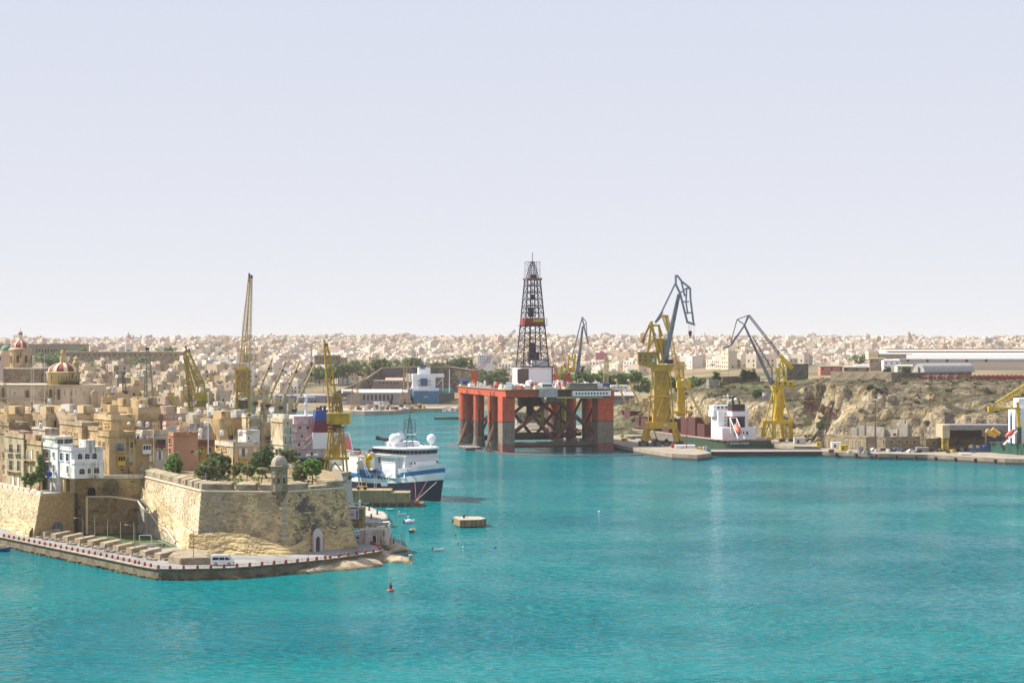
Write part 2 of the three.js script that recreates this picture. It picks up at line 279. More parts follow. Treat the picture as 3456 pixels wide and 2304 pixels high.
{
const R=rng(11),core=mat([0.33,0.27,0.18],0.95,T.block),at=V(-60,1.5,-480);
const t=thing('bastion','great stone bastion with battered walls at the tip of the walled town','bastion',at);
part('core',loft([BF.A,BF.B,BF.C,BF.D,BF.E],[BT.A,BT.B,BT.C,BT.D,BT.E]),core,t);
const bare=(p,q,s,tt)=>fbm(p+s*9,tt*7,4,q);
part('stone_facing',facing(BF.A,BF.B,BT.A,BT.B,R,0.42,(s,v,R)=>(v<0.5-0.55*s&&s<0.62)&&bare(3,401,s,v)<0.62?null:jit(mix([0.64,0.53,0.37],[0.5,0.4,0.25],sst(bare(0,403,s,v),0.5,0.65)),R)),vcol(0.95),t,'left face of rough blocks with sunlight put into their pale colour','stuff');  // stone tint made paler on this face to carry the sunlight
part('stone_facing',facing(BF.B,BF.C,BT.B,BT.C,R,0.40,(s,v,R)=>jit(mix(s<0.3?[0.36,0.30,0.205]:[0.56,0.42,0.225],[0.36,0.28,0.165],sst(bare(5,407,s,v),0.48,0.62)),R,0.42)),vcol(0.95),t,'mottled weathered front face darker over its left third','stuff');  // block tint darker over the left third, mottled elsewhere
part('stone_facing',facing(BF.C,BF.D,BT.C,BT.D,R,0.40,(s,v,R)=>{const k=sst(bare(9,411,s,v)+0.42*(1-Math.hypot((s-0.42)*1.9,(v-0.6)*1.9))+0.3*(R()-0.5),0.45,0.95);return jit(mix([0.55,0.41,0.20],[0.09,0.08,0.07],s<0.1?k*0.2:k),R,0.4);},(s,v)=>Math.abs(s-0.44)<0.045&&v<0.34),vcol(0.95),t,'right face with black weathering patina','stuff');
// cordon moulding and corner quoins
const ring=[BT.A,BT.B,BT.C,BT.D,BT.E];
for(let i=0;i<3;i++){const a=ring[i].clone(),b=ring[i+1].clone();part('cordon',bar(a.setY(15.95),b.setY(15.95),0.3,8),mat([0.55,0.46,0.32],0.9),t);}
const qm=[mat([0.40,0.34,0.24],0.9),mat([0.46,0.39,0.27],0.9),mat([0.34,0.29,0.21],0.9)];
for(const k of['B','C','D'])for(let i=0;i<26;i++){const f=(i+0.5)/26,p=BF[k].clone().lerp(BT[k],f),w=i%2?1.5:1.05;if(k==='C'&&(f<0.22))continue;part('quoin',box(w,0.5,w,p.x+(k==='D'?-0.45:k==='B'?0.5:0),p.y-0.25,p.z-0.55,k==='C'?0.6:0.2),qm[i%3],t);}
// parapet: thick sloping merlons with gun embrasures between
const pm=[mat([0.64,0.53,0.36],0.9,T.block),mat([0.58,0.47,0.31],0.9,T.block)];let n=0;
const run=(a,b,cuts,inn,hOut=1.55,hIn=2.1,dp=3.6,low=0)=>cuts.forEach(([s0,s1])=>{
const p0=a.clone().lerp(b,s0),p1=a.clone().lerp(b,s1),q0=p0.clone().addScaledVector(inn,dp),q1=p1.clone().addScaledVector(inn,dp);
const base=ccw([p0,p1,q1,q0]),y=16.1+low,h=(p)=>(p===p0||p===p1?hOut:hIn);part('merlon',loft(base.map((p)=>V(p.x,y,p.z)),base.map((p)=>V(p.x,y+h(p),p.z))),pm[n++%2],t);
});
const iL=V(0.91,0,-0.41),iF=V(0.17,0,-0.98),iR=V(-0.71,0,-0.7),iA=V(0.55,0,-0.83),iC=V(-0.25,0,-0.97);
const B2=BT.B,C2=BT.C,D2=BT.D;
run(BT.A,B2,[[0.0,0.30],[0.31,0.50],[0.51,0.63],[0.655,0.735],[0.765,0.845],[0.875,0.94]],iL,1.5,2.0,2.4);
run(BT.A,B2,[[0.96,1.0]],iA,1.5,2.0,3.4);run(B2,C2,[[0.0,0.36]],iF,1.5,1.95,3.2);
run(B2,C2,[[0.43,0.66],[0.72,0.97]],iF,1.45,1.9,3.2);run(C2,D2,[[0.1,0.42]],iR,1.5,1.9,3.0);run(C2,D2,[[0.46,0.72]],iR,0.7,0.9,2.2);run(C2,D2,[[0.72,1.0]],iR,1.6,2.0,3.6);
run(D2,BT.E,[[0,0.9]],V(-1,0,0.1),1.5,1.9,2);
part('parapet_sill',[[BT.A,B2,iL],[B2,C2,iF],[C2,D2,iR]].map(([a,b,k])=>slab([a,b,b.clone().addScaledVector(k,1.8),a.clone().addScaledVector(k,1.8)],15.6,16.35)),pm[1],t);
// doorway with pale pointed surround in the right face
const dp=BF.C.clone().lerp(BF.D,0.44).lerp(BT.C.clone().lerp(BT.D,0.44),0.01),ry=Math.atan2(0.656,0.755),nn=V(Math.sin(ry),0,Math.cos(ry));
const arch=(w,h,k)=>{const s=new THREE.Shape();s.moveTo(-w/2,0);s.lineTo(w/2,0);s.lineTo(w/2,h);s.quadraticCurveTo(w/2,h+k*0.7,0,h+k);s.quadraticCurveTo(-w/2,h+k*0.7,-w/2,h);return s;};
const sh=arch(2.5,3.4,1.9);sh.holes.push(arch(1.3,2.6,0.9));
const place=(g)=>{g=G(g);g.rotateY(ry);g.translate(dp.x+nn.x*0.1,ROAD,dp.z+nn.z*0.1);return g;};
part('door_surround',place(new THREE.ExtrudeGeometry(sh,{depth:0.5,bevelEnabled:false})),mat([0.55,0.5,0.46],0.9),t);
part('door',place(new THREE.ExtrudeGeometry(arch(1.3,2.6,0.9),{depth:0.12,bevelEnabled:false})),mat([0.10,0.05,0.05],0.8),t);
for(const e of[-1,1])part('pilaster',place(new THREE.BoxGeometry(0.35,3.4,0.4).translate(e*1.45,1.7,0.35)),mat([0.33,0.27,0.28],0.9),t);
}
// sentry turret on the salient corner
{
const c=V(-52.6,16.2,-468.6),t=thing('sentry_turret','octagonal stone sentry turret with ribbed dome and ball finial on the bastion corner','turret',c),st=mat([0.60,0.49,0.33],0.9,T.block),dk=mat([0.42,0.34,0.23],0.9,T.block),oct=Math.PI/8;
const L=(p,n=8)=>{const g=lathe(p,n,0,0,0);g.rotateY(oct);g.translate(c.x,c.y,c.z);g.computeVertexNormals();return g;};
part('corbel',L([[0.02,-4.4],[0.5,-3.6],[0.55,-3.2],[1.0,-2.4],[1.05,-2.0],[1.5,-1.2],[1.55,-0.8],[1.95,-0.1],[1.95,0.1],[0,0.1]]),dk,t);
part('wall',L([[0,0.1],[1.78,0.1],[1.78,5.0],[0,5.0]]),st,t);
part('cornice',L([[1.75,4.75],[2.0,5.0],[2.0,5.25],[2.3,5.5],[2.38,5.75],[2.05,5.85],[1.9,6.0],[0,6.1]]),st,t);
const dome=[];for(let i=0;i<=10;i++){const a=i/10*Math.PI/2;dome.push([Math.max(0.25,1.95*Math.cos(a)),6.0+2.15*Math.sin(a)]);}part('dome',L(dome),mat([0.47,0.40,0.31],0.9,T.plaster),t);
part('finial',L([[0.5,8.0],[0.28,8.4],[0.2,8.9],[0.3,9.1],[0,9.1]],12),st,t);part('ball',ball(0.42,c.x,c.y+9.45,c.z),st,t);
for(let i=0;i<8;i++){const a=i*Math.PI/4,n=V(Math.sin(a),0,Math.cos(a)),r=1.66;const f=part('frame',box(0.78,1.5,0.12,c.x+n.x*r,c.y+1.75,c.z+n.z*r,a),st,t);part('opening',box(0.5,1.15,0.06,c.x+n.x*(r+0.06),c.y+1.9,c.z+n.z*(r+0.06),a),mat([0.03,0.025,0.02],0.9),f);part('carved_emblem',ball(0.26,c.x+n.x*(r-0.05),c.y+4.1,c.z+n.z*(r-0.05),8,6),dk,t);part('pilaster',box(0.14,4.9,0.14,c.x+1.8*Math.sin(a+oct),c.y+0.1,c.z+1.8*Math.cos(a+oct),a+oct),st,t);}
}
function smooth(P,C){const g=new THREE.BufferGeometry(),map=new Map(),N=new Float32Array(P.length);const q=raw(P),n0=q.attributes.normal.array;for(let i=0;i<P.length;i+=3){const k=P[i].toFixed(3)+P[i+1].toFixed(3)+P[i+2].toFixed(3),m=map.get(k)??[0,0,0];m[0]+=n0[i];m[1]+=n0[i+1];m[2]+=n0[i+2];map.set(k,m);}for(let i=0;i<P.length;i+=3){const m=map.get(P[i].toFixed(3)+P[i+1].toFixed(3)+P[i+2].toFixed(3)),l=Math.hypot(...m)||1;N[i]=m[0]/l;N[i+1]=m[1]/l;N[i+2]=m[2]/l;}q.setAttribute('normal',new THREE.BufferAttribute(N,3));if(C)q.setAttribute('color',new THREE.Float32BufferAttribute(C,3));return q;}
// rock heightfield from a pixel outline at the waterline
function inPoly(x,z,p){let c=false;for(let i=0,j=p.length-1;i<p.length;j=i++)if((p[i].z>z)!==(p[j].z>z)&&x<(p[j].x-p[i].x)*(z-p[i].z)/(p[j].z-p[i].z)+p[i].x)c=!c;return c;}
function edgeDist(x,z,p){let m=1e9;for(let i=0,j=p.length-1;i<p.length;j=i++){const ax=p[j].x,az=p[j].z,bx=p[i].x-ax,bz=p[i].z-az,t=clamp(((x-ax)*bx+(z-az)*bz)/(bx*bx+bz*bz));m=Math.min(m,Math.hypot(x-ax-t*bx,z-az-t*bz));}return inPoly(x,z,p)?m:-m;}
function rocks(poly,step,height,seed,cols,rough=0.6){
const xs=poly.map((p)=>p.x),zs=poly.map((p)=>p.z),x0=Math.min(...xs)-1.5,x1=Math.max(...xs)+1.5,z0=Math.min(...zs)-1.5,z1=Math.max(...zs)+1.5,nx=Math.ceil((x1-x0)/step),nz=Math.ceil((z1-z0)/step),P=[],C=[],I=[];
for(let j=0;j<=nz;j++)for(let i=0;i<=nx;i++){const x=x0+i*step,z=z0+j*step,s=edgeDist(x,z,poly)+(fbm(x/3,z/3,3,seed)-0.5)*1.6,n=fbm(x/2.2,z/1.6,4,seed+3),cr=Math.abs(fbm(x/4,z/4,3,seed+7)-0.5);const hh=typeof height==='function'?height(x,z,s):height;const y=-0.9+sst(s,-0.5,1.3)*1.0+sst(s,0.1,2.2)*(hh+(n-0.5)*rough*1.6-(cr<0.03?0.25*rough:0));P.push(x,y,z);const w=clamp(sst(y,0.05,0.75)+(n-0.5)*0.9);C.push(...mix(mix(cols[0],cols[1],sst(n,0.4,0.6)),cols[2],w));}
for(let j=0;j<nz;j++)for(let i=0;i<nx;i++){const a=j*(nx+1)+i;I.push(a,a+nx+1,a+1,a+1,a+nx+1,a+nx+2);}
const g=new THREE.BufferGeometry();g.setAttribute('position',new THREE.Float32BufferAttribute(P,3));g.setAttribute('color',new THREE.Float32BufferAttribute(C,3));g.setIndex(I);g.computeVertexNormals();return G(g);
}
{
const cols=[[0.05,0.035,0.02],[0.26,0.19,0.035],[0.60,0.48,0.32]],rm=vcol(0.9,T.concrete);
const P1=S2([[971,1934],[1000,1938],[1042,1937],[1083,1932],[1144,1926],[1212,1924],[1266,1916],[1300,1911],[1310,1898],[1350,1900],[1402,1903],[1409,1893],[1382,1883],[1345,1880],[1332,1873],[1346,1867],[1385,1862],[1391,1853],[1362,1843],[1338,1821],[1310,1806],[1230,1800],[1200,1812],[1240,1838],[1284,1848],[1288,1866],[1200,1882],[1141,1900],[1060,1916],[985,1928]],0);
struct('shore_rocks',rocks(P1,0.4,(x,z,s)=>0.45+0.9*sst(x,-60,-36)*sst(s,1,6),501,cols),rm);
for(const[k,p]of[[1,[[-40,1838],[0,1838],[55,1846],[82,1856],[40,1857],[-40,1848]]],[2,[[330,1905],[372,1912],[420,1925],[415,1932],[360,1922]]],[3,[[408,1930],[470,1926],[520,1944],[562,1957],[540,1962],[480,1950],[420,1940]]],[4,[[742,1952],[790,1944],[850,1942],[850,1950],[790,1958]]],[5,[[992,1940],[1020,1940],[1020,1946],[995,1946]]]])struct('shore_rocks',rocks(S2(p,0),0.35,0.25,510+k,[[0.06,0.045,0.02],[0.24,0.17,0.03],[0.42,0.32,0.15]]),rm);
// rock foot of the bastion: bare yellow rock with a ragged sloping top
const foot=(list,seed,col)=>{
const P=[],C=[],nu=150,nv=26;const at=(u)=>{const k=u*(list.length-1),i=Math.min(list.length-2,Math.floor(k)),f=k-i;return list[i].map((v,q)=>lerp(v,list[i+1][q],f));};
const grid=[];for(let i=0;i<=nu;i++){const u=i/nu,[x,z,h,o]=at(u),[xa,za]=at(Math.max(0,u-0.02)),[xb,zb]=at(Math.min(1,u+0.02)),l=Math.hypot(xb-xa,zb-za),nx=-(zb-za)/l,nz=(xb-xa)/l,col=[];for(let j=0;j<=nv;j++){const v=j/nv,n=(fbm(u*7,v*1.6,3,seed)-0.5)+0.45*(fbm(u*50+v*9,v*14,4,seed+3)-0.5)-0.5*sst(0.035-Math.abs(fbm(u*9+v*2,v*2.5,2,seed+9)-0.5),0,0.03),tv=v*3.5+n*2.2,tf=tv-Math.floor(tv),ter=(Math.floor(tv)+sst(tf,0.25,0.75))/3.5,out=o*(1-lerp(v,clamp(ter),0.6))+n*1.5*(1-v*0.6);col.push([x+nx*out,ROAD-0.4+h*v+n*0.5*v,z+nz*out,n]);}grid.push(col);}
const f=(a)=>{P.push(a[0],a[1],a[2]);C.push(...mix(col,[0.40,0.30,0.16],clamp(0.5+a[3]*2.4)));};
for(let i=0;i<nu;i++)for(let j=0;j<nv;j++){const a=grid[i][j],b=grid[i+1][j],c=grid[i+1][j+1],d=grid[i][j+1];[a,b,c,a,c,d].forEach(f);}
const g=raw(P);g.setAttribute('color',new THREE.Float32BufferAttribute(C,3));return g;
};
struct('rock_foot',[foot([[-73.2,-470,4.6,1.2],[-69,-468.9,5.0,1.8],[-64,-467.8,5.2,2.0],[-60,-467.2,4.8,3.2],[-56,-466.9,3.6,3.4],[-51.5,-466,2.2,3.0],[-49.5,-467,2.2,1.6],[-46.5,-471,3.6,0.8],[-42,-475.8,2.4,0.6],[-36,-480.5,2.0,0.6]],521,[0.54,0.41,0.2]),
foot([[-93.2,-521,11.5,0.3],[-88,-509,10.5,0.6],[-82.6,-496,8.6,0.7],[-77.2,-483.5,5.8,1.0],[-73.4,-474.5,4.8,2.0],[-72.0,-469.9,5.0,1.5]],533,[0.72,0.58,0.36])],vcol(0.95));  // rock on the left side tinted paler, sunlight painted into it
struct('rock_foot',foot([[-134,-540,3.5,1.6],[-127,-526,4.6,1.6],[-121,-513.5,4.0,1.6],[-117.4,-506.8,3.0,1.2]],541,[0.58,0.46,0.27]),vcol(0.95));
}
// the walls left of the bastion, the upper terrace and the town hill
{
const R=rng(21),core=mat([0.30,0.235,0.145],0.95,T.block);
const a0=V(-160,1.5,-585),a1=V(-162,12.4,-587),b0=V(-117,1.5,-506),b1=V(-115.4,12.4,-507.3),c0=V(-108.8,1.5,-515),d0=V(-109.6,1.5,-519),e0=V(-92,1.5,-522.5);
const t=thing('outer_wall','pale stone rampart left of the bastion under the white terrace','wall',V(-118,1.5,-520));
part('core',loft(ccw([a0,b0,c0,V(-108,1.5,-590)]),ccw([a1,b1,c0.clone().setY(12.4),V(-108,12.4,-590)])),core,t);
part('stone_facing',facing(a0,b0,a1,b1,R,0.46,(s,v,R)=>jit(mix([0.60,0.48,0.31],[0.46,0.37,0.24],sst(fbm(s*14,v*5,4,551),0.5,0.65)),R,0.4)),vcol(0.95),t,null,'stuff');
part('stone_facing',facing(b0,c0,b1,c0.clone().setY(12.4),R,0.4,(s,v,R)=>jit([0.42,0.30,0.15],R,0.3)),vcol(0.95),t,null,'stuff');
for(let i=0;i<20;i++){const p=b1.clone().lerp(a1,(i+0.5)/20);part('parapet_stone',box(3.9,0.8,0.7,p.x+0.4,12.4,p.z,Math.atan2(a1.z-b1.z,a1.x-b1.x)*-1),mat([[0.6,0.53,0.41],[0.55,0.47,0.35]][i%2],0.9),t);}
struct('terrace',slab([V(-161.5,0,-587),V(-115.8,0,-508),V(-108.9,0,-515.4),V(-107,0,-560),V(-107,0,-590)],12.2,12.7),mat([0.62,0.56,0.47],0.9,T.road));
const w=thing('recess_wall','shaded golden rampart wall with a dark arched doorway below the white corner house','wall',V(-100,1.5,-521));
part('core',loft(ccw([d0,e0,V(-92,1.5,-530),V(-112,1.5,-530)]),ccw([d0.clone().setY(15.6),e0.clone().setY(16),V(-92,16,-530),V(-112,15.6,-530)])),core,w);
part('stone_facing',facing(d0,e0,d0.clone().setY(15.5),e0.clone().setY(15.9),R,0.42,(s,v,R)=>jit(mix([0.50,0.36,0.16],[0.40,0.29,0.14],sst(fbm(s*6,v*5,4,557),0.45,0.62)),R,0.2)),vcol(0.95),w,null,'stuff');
for(let i=0;i<9;i++){const p=d0.clone().lerp(e0,(i+4.5)/13.5);part('parapet_stone',box(1.27,0.9,0.8,p.x,15.6,p.z-0.1,0.17),mat([[0.58,0.5,0.37],[0.63,0.56,0.44]][i%2],0.9),w);}
const ar=(wd,h,cx,y,mcol,name,dz)=>{const s=new THREE.Shape();s.moveTo(-wd/2,0);s.lineTo(wd/2,0);s.lineTo(wd/2,h);s.absarc(0,h,wd/2,0,Math.PI,false);const g=G(new THREE.ExtrudeGeometry(s,{depth:dz,bevelEnabled:false,curveSegments:8}));const p=px(cx,y,520.5);g.rotateY(0.17);g.translate(p.x,p.y,p.z+0.9);part(name,g,mcol,w);};
ar(1.9,1.5,310,1676,mat([0.02,0.018,0.02],0.9),'doorway',0.15);ar(3.4,2.2,378,1668,mat([0.34,0.27,0.16],0.95,T.block),'blocked_arch',0.12);
const g2=thing('lower_gate','grey-blue arched vault door at the foot of the shaded rampart','gate',px(237,1795,512));
{const s=new THREE.Shape();s.moveTo(-1.2,0);s.lineTo(1.2,0);s.lineTo(1.2,2.2);s.absarc(0,2.2,1.2,0,Math.PI,false);const q=gp(237,1800,2.2),o=V(-111.9,2.2,-510.6);const g=G(new THREE.ExtrudeGeometry(s,{depth:0.3,bevelEnabled:false,curveSegments:10}));g.rotateY(0.85);g.translate(o.x,o.y,o.z);g2.position.copy(o);ORG.set(g2,o.clone());part('door',g,mat([0.20,0.215,0.25],0.7,T.sheet),g2);}
// stair block and the stair running down beside the rock
const sb=thing('stair_wall','tall shaded retaining wall with a sunlit sloping flank beside the long stair','wall',V(-95,2.3,-517));
const top=[[292,1676],[370,1676],[463,1690]],dd=[514,515.5,518],tp=top.map(([x,y],i)=>px(x,y,dd[i])),ft=tp.map((p)=>V(p.x,2.2,p.z+0.3));
const wallS=(a,b,y0a,y0b,th,name,m)=>{const u=b.clone().sub(a).setY(0).normalize(),n=V(u.z,0,-u.x).multiplyScalar(th),A=a.clone().add(n),B=b.clone().add(n);part(name,loft(ccw([V(a.x,y0a,a.z),V(b.x,y0b,b.z),V(B.x,y0b,B.z),V(A.x,y0a,A.z)]),(()=>{const q=[[a,a.y],[b,b.y],[B,b.y],[A,a.y]].map(([p,y])=>V(p.x,y,p.z));return ccw(q);})()),m,sb);};
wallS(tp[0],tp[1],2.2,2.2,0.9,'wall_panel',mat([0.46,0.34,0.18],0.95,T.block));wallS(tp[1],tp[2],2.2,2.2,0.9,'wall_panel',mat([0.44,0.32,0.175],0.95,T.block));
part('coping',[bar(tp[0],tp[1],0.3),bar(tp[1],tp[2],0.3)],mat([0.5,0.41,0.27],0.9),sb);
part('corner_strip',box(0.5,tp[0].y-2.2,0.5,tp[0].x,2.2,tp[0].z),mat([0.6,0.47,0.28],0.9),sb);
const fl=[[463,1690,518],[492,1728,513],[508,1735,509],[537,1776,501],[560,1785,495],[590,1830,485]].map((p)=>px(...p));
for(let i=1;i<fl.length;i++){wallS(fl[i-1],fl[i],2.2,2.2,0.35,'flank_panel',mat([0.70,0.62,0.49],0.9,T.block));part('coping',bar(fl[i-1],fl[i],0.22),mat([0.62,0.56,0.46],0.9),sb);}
const st=[];for(let i=0;i<44;i++){const f=i/43,k=f*(fl.length-1),j=Math.min(fl.length-2,Math.floor(k)),p=fl[j].clone().lerp(fl[j+1],k-j),h=lerp(10.6,2.3,f);st.push(p.clone().setY(h));}
st.forEach((p,i)=>part('step',box(2.2,0.42,1.6,p.x+1.75,p.y-0.35,p.z-0.4,0.0),mat([[0.5,0.45,0.37],[0.46,0.41,0.34]][i%2],0.9),sb));
part('stair_core',st.slice(0,-3).filter((_,i)=>i%3===0).map((p)=>box(1.8,p.y-2.7,2.8,p.x+2.1,2.0,p.z-0.6)),mat([0.5,0.42,0.28],0.95,T.rock),sb);
part('hand_rail',fl.slice(1).map((p,i)=>bar(fl[i].clone().setY(fl[i].y+0.5),p.clone().setY(p.y+0.5),0.07)),mat([0.12,0.12,0.12],0.6),sb);
// hill and garden ground
struct('garden_ground',slab([BT.A,BT.B.clone().add(V(1.2,0,-1.2)),BT.C.clone().add(V(0,0,-1.6)),BT.D.clone().add(V(-1.4,0,-0.4)),V(-43.5,0,-528),V(-55,0,-560),V(-112,0,-560),V(-112,0,-524)],14,16.3),mat([0.46,0.38,0.25],0.95,T.grass));
struct('town_hill',slab([V(-107.5,0,-556),V(-58,0,-552),V(-70,0,-620),V(-92,0,-700),V(-112,0,-850),V(-330,0,-850),V(-190,0,-600)],-2,16.6),mat([0.42,0.36,0.28],0.95,T.road));
}
// sports pitch, goals, battery of sloping stone merlons
{
struct('sports_pitch',slab(S2([[140,1800],[464,1790],[600,1843],[545,1850],[330,1826],[140,1807]],2.25),2.0,2.26),mat([0.062,0.135,0.022],0.95,T.grass));
const lines=[[[300,1800],[462,1794]],[[462,1794],[580,1841]],[[330,1812],[480,1806]]].map(([a,b])=>{const p=gp(...a,2.27),q=gp(...b,2.27),u=q.clone().sub(p).normalize(),n=V(-u.z,0,u.x).multiplyScalar(0.06);return quad(p.clone().add(n),p.clone().sub(n),q.clone().sub(n),q.clone().add(n));});
struct('pitch_lines',lines,mat([0.6,0.62,0.55],0.9));
const goal=(x0,y0,x1,y1,h,label)=>{const a=gp(x0,y0,2.26),b=gp(x1,y1,2.26),t=thing('football_goal',label,'goal',a),m=mat([0.75,0.76,0.74],0.6),up=(p,k=h)=>p.clone().setY(p.y+k),bk=V(0.25,0,-1.1);part('post',bar(a,up(a),0.06,6),m,t);part('post',bar(b,up(b),0.06,6),m,t);part('crossbar',bar(up(a),up(b),0.06,6),m,t);part('back_frame',[bar(up(a),up(a,0.1).add(bk),0.035),bar(up(b),up(b,0.1).add(bk),0.035),bar(a.clone().add(bk),b.clone().add(bk),0.035)],m,t);};
goal(330,1796,365,1793,2.1,'white football goal at the shaded far end of the pitch');goal(469,1835,509,1834,2.0,'white football goal at the near end of the pitch by the low white wall');
const lw=thing('low_wall','low white rendered wall along the near side of the pitch','wall',gp(500,1843,2.2));{const a=gp(472,1846,2.2),b=gp(556,1844,2.2),L=a.distanceTo(b);part('panel',[0,1,2].map((i)=>{const p=a.clone().lerp(b,(i+0.5)/3);return box(L/3-0.02,0.8,0.25,p.x,2.2,p.z,-Math.atan2(b.z-a.z,b.x-a.x));}),mat([0.7,0.66,0.6],0.9,T.plaster),lw);}
const z5=(x,y)=>gp(x*0.2976,1640+y*0.2976,ROAD),t=thing('gun_battery','row of sloping stone merlons along the road in front of the pitch','battery wall',z5(985,675)),ms=[mat([0.66,0.54,0.37],0.92,T.block),mat([0.60,0.48,0.33],0.92,T.block),mat([0.70,0.58,0.41],0.92,T.block)];
const u=V(0.585,0,0.811),n=V(0.811,0,-0.585),R=rng(31);
[[450,577],[570,602],[705,627],[843,657],[985,680],[1130,704],[1275,738],[1425,768],[1580,796],[1745,828]].forEach(([x,y],i)=>{
const a=z5(x,y),b=a.clone().addScaledVector(u,2.9),c=b.clone().addScaledVector(n,4.2).addScaledVector(u,-0.5),d=a.clone().addScaledVector(n,4.2).addScaledVector(u,0.5),base=ccw([a,b,c,d]),h=(p)=>(p===a||p===b?1.3:1.85)+0.1*R();
part('merlon',loft(base,base.map((p)=>V(p.x,p.y+h(p),p.z))),ms[i%3],t);
const m=a.clone().addScaledVector(u,3.7).addScaledVector(n,2);part('sill',box(1.6,0.45,3.6,m.x,ROAD,m.z,Math.atan2(n.x,n.z)),ms[(i+1)%3],t);
for(let k=0;k<3;k++){const q=a.clone().addScaledVector(u,k*1.4-0.2).addScaledVector(n,-0.9-0.6*R());part('fallen_stone',box(1.1+0.5*R(),0.35+0.2*R(),0.8,q.x,ROAD-0.05,q.z,0.95+0.3*R()),ms[k],t);}
});
const e=[[567,1899],[608,1906],[698,1904],[722,1899],[700,1886],[600,1878]].map((p)=>gp(...p,ROAD));const ec=ccw(e);part('merlon',loft(ec,ec.map((p)=>V(p.x,ROAD+(p===e[3]?0.8:p===e[4]||p===e[5]?1.9:1.45),p.z))),ms[1],t);
}
